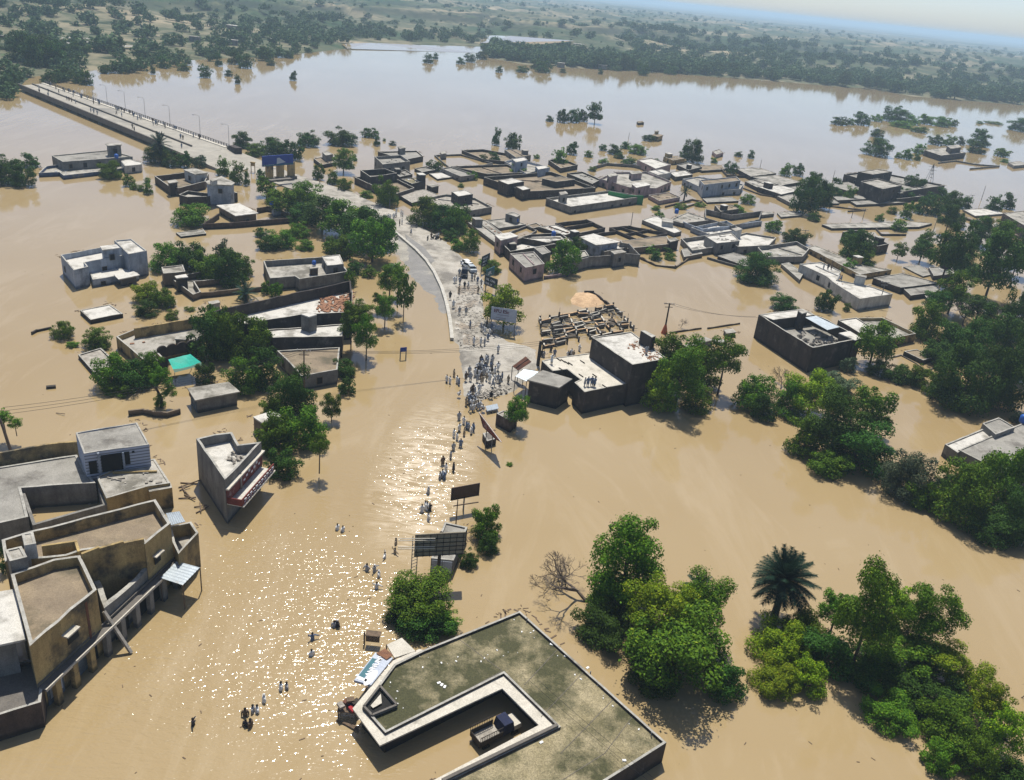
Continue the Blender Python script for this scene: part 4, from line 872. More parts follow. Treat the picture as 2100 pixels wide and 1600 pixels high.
H('tiny flat roofed outhouse barely above the water on the right', [dict(o=[(1854,720),(1880,716),(1889,720),(1911,713),(1944,726),(1893,739)], hp=9, w='dark_brick', r='brown_roof', par=.15, win=.3)], cat='outhouse', name='outhouse')
wallrun('thin square rim of a drowned yard beside the tiny outhouse', [(1828,733),(1848,728),(1880,745),(1898,760),(1930,750)], hp=2, mt='grey_plaster', t=.2, jag=.03)
th, hs = H('terraced grey and white roof house at the right edge of the photo', [
  dict(o=[(1966,922),(2047,888),(2110,862),(2230,900),(2140,985),(2020,950)], h=2.4, w='grey_plaster', r='grey_roof', par=.15, t=.25), dict(o=[(1938,911),(2014,880),(2042,893),(1964,928)], h=2.2, w='grey_plaster', r='white_roof', par=.2),
  dict(o=[(2015,868),(2048,856),(2082,876),(2042,891)], h=3.1, w='grey_plaster', r='grey_roof', par=.15)])
tank(2097,866,2.4,1.2,'blue tank on the terraced roof at the right photo edge')
H('long whitewashed house with people on its roof behind the square tree', [dict(o=[(1640,541),(1684,537),(1725,556),(1717,574),(1790,588),(1831,603),(1763,613),(1713,582),(1694,566)], hp=25, w='white_plaster', r='white_roof', par=.25)])
H('yellow L-shaped building with brown roofs behind the whitewashed house', [dict(o=[(1655,507),(1672,503),(1772,545),(1829,553),(1763,563),(1742,552)], hp=12, w='yellow_plaster', r='pale_roof', par=.15)])
H('low grey-green roofed house beside the tall dark trees on the right', [dict(o=[(1791,570),(1850,560),(1925,580),(1847,590)], hp=13, w='dark_brick', r='grey_roof', par=.15), dict(o=[(1852,591),(1920,583),(1930,597),(1868,606)], hp=10, w='dark_brick', r='grey_roof', par=.1)])
H('grey walled house with open upper terrace behind the round dark tree', [dict(o=[(1554,507),(1634,495),(1660,510),(1646,526),(1571,527)], hp=15, w='grey_plaster', r='pale_roof', par=1.0)])
H('cream box house with white roof and terrace left of the grey walled house', [dict(o=[(1485,491),(1530,477),(1592,487),(1577,503),(1514,506)], hp=17, w='grey_plaster', r='white_roof', par=.5), dict(o=[(1500,469),(1515,466),(1523,470),(1508,474)], hp=32, w=W_, slab=.1)])
H('long white-roofed grey brick enclosure in the middle of the village', [dict(o=[(1120,406),(1249,391),(1319,403),(1170,424)], hp=16, w='grey_plaster', r='white_roof', par=.8), dict(o=[(1146,394),(1160,392),(1165,397),(1150,400)], hp=30, w='grey_plaster', slab=.1)])
wallrun('bright green painted wall at the back of the long white-roofed enclosure', [(1249,392),(1285,400),(1319,402)], h=hgt(1170,424,16)+.5, mt='green_paint')
H('long dark brick compound with scattered inner roofs above the white-roofed enclosure', [dict(o=[(992,363),(1060,358),(1130,352),(1221,385),(1077,393)], hp=17, w='dark_brick', r='brown_roof', par=1.2), dict(o=[(1022,370),(1050,365),(1075,372),(1042,378)], hp=26, k=3, w='dark_brick', r='white_roof', par=.1), dict(o=[(1058,383),(1075,381),(1088,387),(1072,390)], hp=22, w='dark_brick', r='white_roof', par=.1), dict(o=[(1112,366),(1150,362),(1180,368),(1140,373)], hp=22, w='dark_brick', r='brown_roof', par=.1)])
H('blue-white house with terraced upper rooms beside a round tree', [dict(o=[(1035,331),(1059,325),(1128,343),(1080,356)], hp=14, w='blue_white_plaster', r='pale_roof', par=.8), dict(o=[(1050,326),(1075,322),(1082,328),(1058,333)], hp=30, w='blue_white_plaster', r='white_roof', par=.15), dict(o=[(1098,341),(1118,339),(1125,344),(1104,348)], hp=24, w='blue_white_plaster', r='white_roof', par=.1)])
H('brown walled compound at the water edge of the village', [dict(o=[(947,308),(990,306),(1070,320),(1035,331),(990,326)], hp=7, w='dark_brick', r='brown_roof', par=1.0)])
H('pale shed roof house at the river edge below two tall trees', [dict(o=[(1035,307),(1060,306),(1089,318),(1058,323)], hp=13, w='grey_plaster', r='brown_roof', par=.15)])
wallrun('flooded rectangular enclosure with low white walls at river edge', [(892,318),(945,316),(1010,334),(930,350),(892,318)], hp=4, mt='grey_plaster', k=3)
H('tiny grey block on the corner of the flooded rectangular enclosure', [dict(o=[(903,312),(912,311),(916,315),(906,316)], hp=12, w='grey_plaster', slab=.05)], cat='hut', name='hut')
H('dark long house with grey end wall behind the palm clump', [dict(o=[(925,341),(1040,337),(1078,354),(1000,357)], hp=12, w='dark_brick', r='brown_roof', par=.8), dict(o=[(905,345),(925,342),(975,358),(945,362)], hp=12, w='grey_plaster', r='grey_roof', par=.4)])
H('white slab roof just above water left of the dark long house', [dict(o=[(880,356),(912,353),(943,361),(897,367)], hp=4, w='dark_brick', r='white_roof', par=.1)], cat='shed', name='shed')
H('pinkish house with several flat roofs right of the dark brick compound', [dict(o=[(1229,366),(1260,353),(1325,352),(1377,372),(1346,386),(1290,384)], hp=17, w='pink_plaster', r='pale_roof', par=.7), dict(o=[(1245,358),(1262,355),(1268,359),(1250,363)], hp=30, w='pink_plaster', slab=.2), dict(o=[(1295,377),(1320,373),(1335,379),(1305,385)], hp=24, w='pink_plaster', r='white_roof', slab=.2), dict(o=[(1290,352),(1312,350),(1318,355),(1296,357)], hp=26, w='pink_plaster', slab=.2)])
H('narrow dark brick building between compound and pinkish house', [dict(o=[(1163,355),(1195,352),(1232,368),(1215,377)], hp=13, w='dark_brick', r='grey_roof', par=.6)])
H('white roofed house with tall grey walls near the river trees', [dict(o=[(1307,328),(1335,324),(1376,337),(1345,346)], hp=16, w='pink_plaster', r='white_roof', par=.3)])
H('yellowish small house nearest the big river tree', [dict(o=[(1361,321),(1385,319),(1404,325),(1380,329)], hp=10, w='yellow_plaster', r='brown_roof', par=.1)])
H('cream box room with white terrace below the yellowish small house', [dict(o=[(1330,351),(1357,347),(1377,354),(1350,359)], hp=14, w=W_, r='white_roof', par=.1), dict(o=[(1372,353),(1405,349),(1421,358),(1385,363)], hp=9, w='dark_brick', r='white_roof', par=.2)])
H('flooded low walled yard with narrow pale roof near the river', [dict(o=[(1415,341),(1480,338),(1487,347),(1440,350)], hp=5, w='dark_brick', r='brown_roof', par=.1)], cat='shed', name='shed')
H('blue-grey two-storey house with a long balcony on thin posts', [dict(o=[(1400,367),(1430,362),(1525,378),(1518,388),(1450,390)], hp=13, w='blue_white_plaster', r='pale_roof', par=.5), dict(o=[(1435,369),(1510,362),(1519,370),(1444,379)], hp=28, w='blue_white_plaster', r='brown_roof', par=.4)])
H('broad pale slab roof with roofed edge at the start of the village lane', [dict(o=[(960,456),(995,451),(1032,479),(1018,499)], hp=9, w='grey_plaster', r='pale_roof', par=.15)])
H('low grey roof with a little tower room beside the pale slab roof', [dict(o=[(997,452),(1040,447),(1079,460),(1023,468)], hp=6, w='grey_plaster', r='pale_roof', par=.2), dict(o=[(1037,438),(1052,434),(1067,441),(1060,445)], hp=20, w='grey_plaster', par=.1)])
tank(1060,455,1.2,.8)
wallrun('low broken garden wall behind the pink corner house', [(1040,478),(1080,463),(1100,472),(1085,482)], hp=5, mt='grey_plaster')
H('dark brown house half roofed white with open rooms beside it', [dict(o=[(1104,465),(1140,461),(1175,476),(1160,482)], hp=9, w='dark_brick', r='white_roof', par=.15)])
wallrun('open roofless rooms of dark brick behind the half roofed house', [(1140,458),(1203,450),(1240,467),(1189,478),(1140,458)], hp=8, mt='dark_brick', k=3)
wallrun('dark partition walls of the roofless brick rooms', [(1160,466),(1216,456)], hp=8, mt='dark_brick', k=0)
H('pink room with white roof standing highest at the lane corner', [dict(o=[(1015,482),(1046,476),(1063,484),(1027,493)], hp=32, w='pink_plaster', r='white_roof', slab=.1)])
H('dark walled compound between the pink room and the pink corner house', [dict(o=[(1030,500),(1070,487),(1140,500),(1046,516)], hp=20, w='dark_brick', r='white_roof', par=1.6)])
H('long pale pink corner house with cracked grey roof', [dict(o=[(1046,520),(1095,516),(1117,541),(1078,549)], hp=31, w='pink_plaster', r='grey_roof', par=.25), dict(o=[(1095,508),(1115,504),(1130,517),(1112,522)], hp=28, w='grey_plaster', r='grey_roof', par=.15)])
H('white-roofed verandah house with pale columns behind a grey compound wall', [dict(o=[(1188,486),(1217,479),(1272,496),(1223,503)], hp=27, w='blue_white_plaster', r='white_roof', slab=.4)])
H('dark roofed rooms with blue tank behind the leafy courtyard tree', [dict(o=[(1063,487),(1090,480),(1150,478),(1165,489),(1120,497)], hp=12, w='dark_brick', r='white_roof', par=.7)])
tank(1135,484,2.8,1.1)
wallrun('tall grey compound wall facing the open flood with stained base', [(1166,543),(1170,537),(1207,527),(1290,520),(1312,523),(1290,500),(1272,497)], hp=24, mt='grey_plaster', k=1)
H('whitewashed gatehouse in the grey compound wall under the courtyard tree', [dict(o=[(1165,533),(1208,524),(1200,513),(1160,520)], hp=24, w='grey_plaster', r='pale_roof', par=.3), dict(o=[(1252,515),(1275,512),(1285,517),(1260,521)], hp=30, w='grey_plaster', slab=.15)])
wallrun('pinkish low wall joining corner house and gatehouse', [(1117,566),(1168,559)], hp=7, mt='pink_plaster', k=0)
wallrun('roofless dark rooms in a row beside the thin utility pole', [(1251,467),(1290,463),(1368,478),(1310,492),(1251,467)], hp=7, mt='dark_brick', k=3)
wallrun('cross walls of the roofless dark rooms', [(1272,465),(1335,486)], hp=6, mt='dark_brick', k=1)
wallrun('cross walls of the roofless row seen end on', [(1280,480),(1335,470)], hp=6, mt='dark_brick', k=0)
H('wide brown mud roof below the roofless dark rooms', [dict(o=[(1272,494),(1368,484),(1376,500),(1287,510)], hp=14, w='mud_wall', r='brown_roof', par=.1)])
H('white-roofed rooms with a row of small chimneys on the lane', [dict(o=[(1317,451),(1346,441),(1398,474),(1383,478)], hp=9, w='grey_plaster', r='white_roof', par=.15), dict(o=[(1358,446),(1380,450),(1381,457),(1358,454)], hp=18, w=W_, slab=.05)])
H('pale roofed house with blue tank at the head of the lane', [dict(o=[(1374,451),(1410,435),(1458,451),(1400,458)], hp=9, w='grey_plaster', r='pale_roof', par=.2)])
tank(1387,438,2.2,1.2)
H('grey rendered house with deep parapets right of the lane', [dict(o=[(1417,466),(1490,452),(1520,470),(1455,481)], hp=11, w='blue_white_plaster', r='white_roof', par=1.0)])
H('grey compound with sunken white yard near the round dark tree', [dict(o=[(1397,489),(1450,482),(1475,505),(1420,514)], hp=14, w='grey_plaster', r='white_roof', par=1.2)])
H('white roofed two-storey room beside the grey compound with sunken yard', [dict(o=[(1446,484),(1500,477),(1517,494),(1470,499)], hp=25, w='grey_plaster', r='white_roof', par=.2)])
H('low mud-grey roof ruin at the flood edge beside garden shrubs', [dict(o=[(1397,511),(1431,506),(1441,520),(1403,527)], hp=9, w='mud_wall', r='grey_roof', par=.1)])
H('low dark roof stretching to the round dark tree', [dict(o=[(1472,525),(1505,518),(1562,535),(1535,548)], hp=7, w='dark_brick', r='grey_roof', par=.1)])
H('small dark tower room with flat cap beside brown mud roof', [dict(o=[(1368,490),(1385,487),(1393,492),(1375,496)], hp=20, w='dark_brick', slab=.15)], cat='hut', name='hut')
H('grey two-storey house with pale striped parapet near the far road', [dict(o=[(768,321),(822,318),(841,331),(785,337)], hp=26, w='grey_plaster', r='grey_roof', par=1.0)])
H('dark house with a small lookout tower at the river edge', [dict(o=[(775,311),(855,309),(868,320),(830,328)], hp=12, w='dark_brick', r='grey_roof', par=.5), dict(o=[(815,301),(828,299),(833,303),(820,305)], hp=22, w='grey_plaster', slab=.25)])
H('roofless dark brick upper room left of the big roadside tree', [dict(o=[(727,363),(800,360),(850,385),(806,400)], hp=15, w='brown_brick', r='brown_roof', par=1.0), dict(o=[(739,349),(790,346),(815,355),(760,363)], hp=27, w='dark_brick', r='dark_concrete', par=1.8)])
H('dark block house with mossy roof right of the big roadside tree', [dict(o=[(823,367),(862,363),(873,370),(845,377)], hp=18, w='dark_brick', r='moss_roof', par=.2)])
H('small lone dark cube room with white cap near the rubble roof', [dict(o=[(875,379),(888,377),(900,381),(886,384)], hp=14, w='dark_brick', slab=.05)], cat='hut', name='hut')
H('rubble covered low roof beside the big roadside tree', [dict(o=[(815,398),(870,388),(902,401),(845,416)], hp=8, w='dark_brick', r='rubble_grey', par=.1)])
H('whitewashed compound with a dark upper room in the open water', [dict(o=[(866,408),(914,398),(975,406),(1009,424),(960,433),(900,422)], hp=15, w='grey_plaster', r='rubble_grey', par=.7), dict(o=[(926,393),(954,389),(970,398),(940,403)], hp=30, w='dark_brick', r='white_roof', par=.1)])
H('small flat houses behind trees right of the blue gate sign', [dict(o=[(643,325),(672,320),(690,332),(660,338)], hp=8, w='dark_brick', r='brown_roof', par=.2), dict(o=[(661,312),(672,310),(683,316),(668,319)], hp=20, w='grey_plaster', par=.1)])
H('big dark brick house group with stepped roofs at the far right bank', [dict(o=[(1731,357),(1790,350),(1938,380),(1850,393)], hp=21, w='dark_brick', r='grey_roof', par=.7), dict(o=[(1760,352),(1800,347),(1830,352),(1790,358)], hp=36, w='dark_brick', par=.2), dict(o=[(1765,372),(1800,366),(1850,380),(1810,388)], hp=34, w='dark_brick', par=.4)])
H('pale strip roofed sheds in front of the big dark house group', [dict(o=[(1695,378),(1760,371),(1800,384),(1740,392)], hp=8, w='dark_brick', r='grey_roof', par=.1)], cat='shed', name='shed')
H('very long thin pale roof barely above the flood on the right', [dict(o=[(1686,460),(1863,454),(1912,458),(1885,465),(1706,468)], hp=5, w='dark_brick', r='pale_roof', par=.08)], cat='shed', name='shed')
H('narrow dark ruin with fallen roof beside a leafy tree on the right', [dict(o=[(1728,475),(1762,472),(1823,500),(1800,505)], hp=18, w='dark_brick', r='rubble_grey', par=1.0)])
wallrun('low dark L-shaped wall in water above the narrow dark ruin', [(1797,468),(1808,480),(1858,480)], hp=4, mt='dark_brick')
H('white-roofed dark house left of the tall dark tree', [dict(o=[(1554,383),(1600,379),(1642,390),(1602,399)], hp=11, w='dark_brick', r='white_roof', par=.15)])
H('pale roofed hut below the white-roofed dark house', [dict(o=[(1594,402),(1630,398),(1662,415),(1625,418)], hp=8, w='grey_plaster', r='pale_roof', par=.1)], cat='hut', name='hut')
H('long low roofs at the village edge near the thin riverside pole', [dict(o=[(1510,346),(1555,344),(1592,355),(1540,362)], hp=9, w='dark_brick', r='pale_roof', par=.1), dict(o=[(1543,363),(1590,359),(1645,373),(1602,380)], hp=8, w='dark_brick', r='pale_roof', par=.1)])
H('brown brick house cut off by the right photo edge', [dict(o=[(2057,437),(2100,432),(2150,445),(2100,462)], hp=28, w='brown_brick', r='pale_roof', par=.2)])
H('low grey slab left of the tall dark tree', [dict(o=[(1594,436),(1634,433),(1646,441),(1602,445)], hp=4, w='grey_plaster', r='pale_roof', par=.08)], cat='shed', name='shed')
H('small square shed standing alone in water behind garden shrubs', [dict(o=[(1558,436),(1580,434),(1588,438),(1562,441)], hp=7, w='grey_plaster', r='pale_roof', par=.08)], cat='shed', name='shed')
H('flat grey slab roof level with the water near tall dark trees', [dict(o=[(1853,547),(1885,543),(1915,562),(1893,567)], hp=3, w='grey_plaster', r='grey_roof', par=.05)], cat='shed', name='shed')
H('long thin roof line in shrubs on the right behind the tall dark tree', [dict(o=[(1745,413),(1800,410),(1862,415),(1757,420)], hp=5, w='dark_brick', r='grey_roof', par=.08)], cat='shed', name='shed')
H('white and dark house among the round trees on the far right', [dict(o=[(1896,308),(1940,302),(1981,313),(1930,319)], hp=12, w='dark_brick', r='pale_roof', par=.15), dict(o=[(1942,299),(1965,297),(1972,302),(1950,305)], hp=22, w='dark_brick', slab=.1)])
wallrun('low drowned walls below the white and dark far right house', [(1925,333),(1960,329),(2000,336),(2050,340),(1990,345)], hp=3, mt='grey_plaster')
H('tiny box house at the right edge below the small round tree', [dict(o=[(2068,333),(2090,330),(2110,337),(2080,340)], hp=6, w='grey_plaster', par=.1)], cat='hut', name='hut')
H('tiny dark hut alone in the middle of the river', [dict(o=[(1306,249),(1318,248),(1321,251),(1309,252)], hp=5, w='dark_brick', r='brown_roof', par=.05, win=0)], cat='hut', name='hut')
H('small yellow house with roof turret on the river beside a bush', [dict(o=[(1335,277),(1345,274),(1361,277),(1350,281)], hp=10, w='yellow_plaster', r='brown_roof', slab=.3), dict(o=[(1342,268),(1349,267),(1352,269),(1345,270)], hp=16, w='yellow_plaster', slab=.2)])
H('lone two-level brick box in the river right of the big tree', [dict(o=[(1461,310),(1475,306),(1484,313),(1469,317)], hp=8, w='pink_plaster', par=.3)], cat='hut', name='hut')
wallrun('long low road causeway wall leading off the right photo edge', [(1950,429),(1985,447),(2040,466),(2110,490)], hp=5, mt='mud_wall', t=1.2)
wallrun('long drowned garden wall crossing the right-hand channel', [(1585,395),(1640,405),(1700,412)], hp=3, mt='mud_wall')
wallrun('low wall line across the flooded lane right of the blue-grey house', [(1525,385),(1560,398),(1600,404)], hp=3, mt='mud_wall')
wallrun('low pale wall line in the right flood between garden shrubs', [(1690,420),(1730,425),(1775,430),(1740,432)], hp=3, mt='mud_wall')
wallrun('low walls with palms in the lane above the white-roofed rooms', [(1365,422),(1420,408),(1440,412),(1400,425)], hp=4, mt='mud_wall')
wallrun('thin dark wall lines in open water behind the utility pole', [(1375,681),(1438,672)], hp=3, mt='mud_wall', t=.2)
wallrun('thin broken wall line left of the large dark brick shell', [(1452,672),(1517,662)], hp=3, mt='mud_wall', t=.2)
for i, (o_, hp_, lb) in enumerate([([(1428,695),(1446,691),(1463,697),(1440,703)], 14, 'small stilted box hut by the tall slim tree'), ([(1463,697),(1478,694),(1493,699),(1480,703)], 7, 'white-topped flat shed right of the small stilted box hut'), ([(1484,676),(1503,674),(1510,681),(1490,684)], 10, 'small grey cube shed behind the tall slim tree'), ([(1400,708),(1425,702),(1437,706),(1410,712)], 5, 'low pale sheet shed left of the small stilted box hut')]):
    H(lb, [dict(o=o_, hp=hp_, w='grey_plaster', r='white_roof' if i == 1 else 'pale_roof', slab=.1, win=0)], cat='shed', name='shed')
wallrun('cell walls of the roofless back rooms in the dark brick compound', [(1134,372),(1190,363),(1221,384),(1165,388)], hp=9, mt='dark_brick', k=3)
wallrun('low grey garden walls below the river trees', [(1219,341),(1245,334),(1300,338),(1332,346)], hp=6, mt='grey_plaster', k=3)
wallrun('thin brown yard wall right of the flooded low walled yard', [(1478,344),(1540,350),(1556,361),(1492,359),(1478,344)], hp=5, mt='dark_brick', k=3)
H('narrow low slab below the blue-grey two-storey house', [dict(o=[(1441,407),(1500,404),(1515,412),(1450,415)], hp=4, w='dark_brick', r='grey_roof', par=.08)], cat='shed', name='shed')
th, hs = H('brown roofed square room with tank above the grey compounds', [dict(o=[(1466,421),(1503,421),(1515,428),(1478,434)], hp=14, w='dark_brick', r='brown_roof', par=.1)]); tank(1480,429,hs[0][0],1.0)
wallrun('tall grey yard walls between brown roofed room and lane houses', [(1447,429),(1500,441),(1562,433),(1556,450),(1500,463),(1447,446),(1447,429)], hp=12, mt='grey_plaster', k=4)
wallrun('blue-grey stepped wall right of the lane head', [(1402,455),(1440,470),(1500,463),(1562,453)], hp=11, mt='blue_white_plaster', k=1)
wallrun('ruined garden wall along the flood edge below the brown mud roof', [(1312,526),(1345,541),(1385,546),(1412,529)], hp=5, mt='mud_wall', k=2, jag=.3)
wallrun('low grey wall in front of the grey compound with sunken yard', [(1452,527),(1478,535),(1522,547)], hp=5, mt='grey_plaster', k=2)
H('pale long roof between blue-grey house and tall dark tree', [dict(o=[(1528,372),(1560,366),(1598,377),(1552,384)], hp=8, w='dark_brick', r='pale_roof', par=.12)])
H('grey roof slab touching the tall dark tree on its left', [dict(o=[(1600,386),(1646,380),(1668,390),(1626,396)], hp=8, w='dark_brick', r='grey_roof', par=.12)])
H('low grey slab right of the tall dark tree foot', [dict(o=[(1668,412),(1712,410),(1722,417),(1676,419)], hp=4, w='dark_brick', r='grey_roof', par=.08)], cat='shed', name='shed')
H('low pale slab in front of the big dark house group', [dict(o=[(1708,403),(1765,400),(1776,408),(1718,411)], hp=7, w='dark_brick', r='grey_roof', par=.08)], cat='shed', name='shed')
H('dark low annex before the stepped roofs of the far right bank', [dict(o=[(1800,396),(1850,392),(1895,402),(1840,408)], hp=10, w='dark_brick', r='grey_roof', par=.4)])
H('narrow wall-top block left of the whitewashed long house', [dict(o=[(1602,541),(1618,538),(1648,560),(1640,574)], hp=8, w='grey_plaster', r='pale_roof', par=.1)], cat='shed', name='shed')
H('pale flat slab roof by the two poles on the far right shore', [dict(o=[(1975,430),(2030,428),(2062,438),(2000,443)], hp=4, w='grey_plaster', r='white_roof', par=.08)], cat='shed', name='shed')
H('dark roof beside the white-topped grey brick enclosure corner', [dict(o=[(1330,400),(1372,394),(1395,404),(1352,412)], hp=9, w='pink_plaster', r='brown_roof', par=.3)])
H('dark flat house under the small yellowish house', [dict(o=[(1388,338),(1412,333),(1440,342),(1412,349)], hp=9, w='dark_brick', r='grey_roof', par=.3)])
H('grey house with dark yard between terrace house and river edge', [dict(o=[(1125,328),(1150,324),(1185,338),(1150,345)], hp=10, w='dark_brick', r='brown_roof', par=.8)])
H('small brown roofs in the shade of the roadside striped house', [dict(o=[(850,345),(875,341),(893,348),(866,353)], hp=7, w='dark_brick', r='grey_roof', par=.3)], cat='shed', name='shed')
H('stepped dark house between striped house and big roadside tree', [dict(o=[(806,352),(832,348),(846,357),(820,363)], hp=14, w='dark_brick', r='grey_roof', par=.4)])
H('brown-roofed house left of the broad pale slab roof', [dict(o=[(1082,461),(1100,457),(1112,464),(1092,468)], hp=6, w='dark_brick', r='brown_roof', par=.2)], cat='shed', name='shed')
H('grey verandah roof strip behind the grey compound wall', [dict(o=[(1225,508),(1268,502),(1282,508),(1240,516)], hp=14, w='grey_plaster', r='white_roof', par=.15)])
H('white slab roof tucked behind the verandah house', [dict(o=[(1150,490),(1182,486),(1190,494),(1158,499)], hp=14, w='dark_brick', r='white_roof', par=.15)])
wallrun('long dark wall closing the yards along the lane behind pink rooms', [(1150,477),(1200,482),(1262,474)], hp=7, mt='dark_brick', k=1)
H('low drowned roof between the outhouse and the brick shell', [dict(o=[(1890,600),(1935,596),(1950,606),(1902,612)], hp=6, w='dark_brick', r='grey_roof', par=.1)], cat='shed', name='shed')
H('pale roof right of the yellow L-shaped building under trees', [dict(o=[(1905,548),(1945,545),(1962,560),(1915,566)], hp=9, w='dark_brick', r='grey_roof', par=.2)])
for i,(x,y,wd,col) in enumerate([(400,86,18,'pale_roof'),(484,62,30,'white_roof'),(585,72,26,'pale_roof'),(560,90,14,'white_roof'),(470,92,30,'pale_roof'),(1165,130,34,'white_roof'),(1150,138,14,'white_roof'),(1235,142,16,'white_roof'),(1625,132,22,'tin_sheet'),(1640,138,8,'white_roof'),(1185,97,22,'white_roof'),(1430,76,34,'dark_concrete'),(2020,200,24,'white_roof'),(1905,182,16,'white_roof'),(1770,173,8,'white_roof')]):
    v = P(x,y)
    for _ in range(6): v = P(x,y,max(.2,land_h(v.x,v.y)))
    d_ = math.hypot(v.x,v.y); wm = wd*d_/1750; t_ = empty('farm_house', v, random.uniform(-.2,.2), label='small far farm building with %s on the far bank' % {'white_roof':'a white roof','pale_roof':'a pale roof','tin_sheet':'a tin roof','dark_concrete':'a dark roof'}[col], cat='house', group='far farm buildings, '+col.replace('_',' '))
    mb = MB(); mb.box((0,0,1.4), (wm,wm*.35,4.4)); lp(t_, mb, 'wall', 'grey_plaster'); mb = MB(); mb.box((0,0,3.75), (wm*1.06,wm*.42,.3)); lp(t_, mb, 'roof', col)
#PART3
H('small kiosk with posters on its front under the big frame billboard', [dict(o=[(912,1070),(959,1081),(930,1150),(884,1145)], hp=30, k=2, w='grey_plaster', r='grey_roof', par=.2, win=0)], cat='kiosk', name='kiosk')
H('dark kiosk under the leaning brown board in the flood', [dict(o=[(990,888),(1009,884),(1018,899),(999,905)], hp=14, w='dark_brick', r='dark_concrete', par=.05, win=0)], cat='kiosk', name='kiosk')
# ---------------------------------------------------------------- signs and boards
def board(label, px, z0, z1, m, posts=(.5,), thick=.12, text=None, cat='billboard', base_z=-.8, tm='letter_white', frame=None, sz=.4, name='billboard'):
    a, b = P(*px[0], z0), P(*px[1], z0); t_ = empty(name, ((a.x+b.x)/2, (a.y+b.y)/2, 0), label=label, cat=cat)
    mb = MB(); mb.bar(Vector((a.x,a.y,(z0+z1)/2)), Vector((b.x,b.y,(z0+z1)/2)), thick, z1-z0); mb.build('panel', m, t_)
    d = (b-a).normalized(); n = Vector((d.y,-d.x,0))
    for u in posts:
        q = a.lerp(b, u)-n*(thick/2+.1); mb = MB(); mb.tube([(q.x,q.y,base_z),(q.x,q.y,z1-.2)], [.11,.09], 8); mb.build('post', 'steel_grey', t_)
    if frame:
        mb = MB(); k = n*(thick/2+.05)
        for z_ in np.linspace(z0+.1, z1-.1, frame[0]): mb.bar(Vector((a.x,a.y,z_))+k, Vector((b.x,b.y,z_))+k, .07)
        for u in np.linspace(.04, .96, frame[1]): q = a.lerp(b, u)+k*1.5; mb.bar(Vector((q.x,q.y,z0)), Vector((q.x,q.y,z1)), .06, .06, Vector((0,1,0)))
        mb.build('frame', 'dark_wood', t_)
    if text:
        for (tx, u, v, s_) in text:
            o_ = a+d*(u*(b-a).length)+n*(thick/2+.02); o_.z = z0+v*(z1-z0)
            letters(t_, tx, o_, d, Vector((0,0,1)), s_*(z1-z0), tm, 'lettering', .015, .02)
    return t_, a, b, d, n
g = board('wide blue gate sign with a pale emblem above the road at the bridge head', [(538,342),(601,337)], 5.7, 8.8, 'board_blue', posts=(), thick=.4, cat='gate sign', text=[('. . . . . . . .', .05, .12, .28)], name='gate_sign')
t_, a, b, d, n = g; L_ = (b-a).length
mb = MB(); c = a+d*L_*.45+n*.24
q = [c+Vector((0,0,.5)), c+d*3.2+Vector((0,0,.9)), c+d*2.2+Vector((0,0,1.5)), c+d*.9+Vector((0,0,2.4)), c+d*.1+Vector((0,0,2.3))]
mb.add(q, [(0,1,2,3,4)]); mb.build('emblem', 'board_white', t_)
mb = MB(); mb.bar(Vector((a.x,a.y,6.0))+n*.23, Vector((b.x,b.y,6.0))+n*.23, .02, .35); mb.build('pale_band', 'board_teal', t_)
ga = empty('gate_pillars', (P(575,369)), label='yellow-brown gate pillars carrying the wide blue gate sign', cat='gate')
for x, y in [(553,371),(575,369),(597,367)]:
    v = P(x, y, .3); mb = MB(); mb.box((v.x, v.y, 2.8), (2.0,1.4,5.7), math.atan2(d.y,d.x)); k = mb.build('pillar', 'yellow_plaster', ga)
    mb = MB(); q = v+Vector((0,-.75,0)); mb.box((q.x,q.y,3.6), (1.0,.06,1.4), math.atan2(d.y,d.x)); mb.build('poster', 'board_white', k); mb = MB(); mb.box((v.x,v.y,.8), (3.0,2.2,1.0), math.atan2(d.y,d.x)); mb.build('plinth', 'dark_concrete', k)
v0, v1 = P(553,371,5.4), P(597,367,5.4); mb = MB(); mb.bar(v0, v1, 1.5, .5); mb.build('lintel', 'dark_concrete', ga)
v = P(519,352,.3); mb = MB(); mb.box((v.x,v.y,3.2), (1.5,.8,.3)); mb.box((v.x-.6,v.y,1.5), (.2,.2,3)); mb.box((v.x+.6,v.y,1.5), (.2,.2,3)); mb.box((v.x,v.y,2.6), (1.3,.5,1)); tag(mb.build('guard_post', 'yellow_plaster'), 'narrow roofed guard post left of the blue gate sign', 'guard post')
board('tall dark board with pale rows of text by the broken road shoulder', [(987,549),(1003,541)], 1.6, 4.3, 'board_dark', posts=(.1,.9), text=[('PSO UST', .1, .66, .24), ('ABC 92', .1, .38, .24), ('MPH 10', .1, .1, .2)])
board('blue triangular board behind the dark lettered board', [(996,571),(1013,563)], 1.4, 3.4, 'board_teal', posts=(.5,), text=[('UFL', .2, .3, .5)])
board('dark board with white lettering facing the crowd beside the blue board', [(993,583),(1019,594)], 1.3, 3.6, 'board_dark', posts=(.1,.9), text=[('OIL  CNG', .12, .55, .3), ('FUEL 24', .12, .15, .26)])
board('white banner with dark red letters below the round roadside tree', [(1006,655),(1058,663)], 2.7, 5.4, 'board_white', posts=(.03,.97), thick=.06, text=[('EFU ESc', .1, .62, .34), ('-----------------', .25, .42, .16), ('---------------', .2, .2, .16), ('------------------', .1, .05, .14)], tm='letter_maroon', cat='banner', name='banner')
board('brown billboard seen from behind on a single thin post in the flood', [(924,1027),(982,1016)], 2.0, 3.9, 'board_brown', posts=(.5,), thick=.1, frame=(1,2))
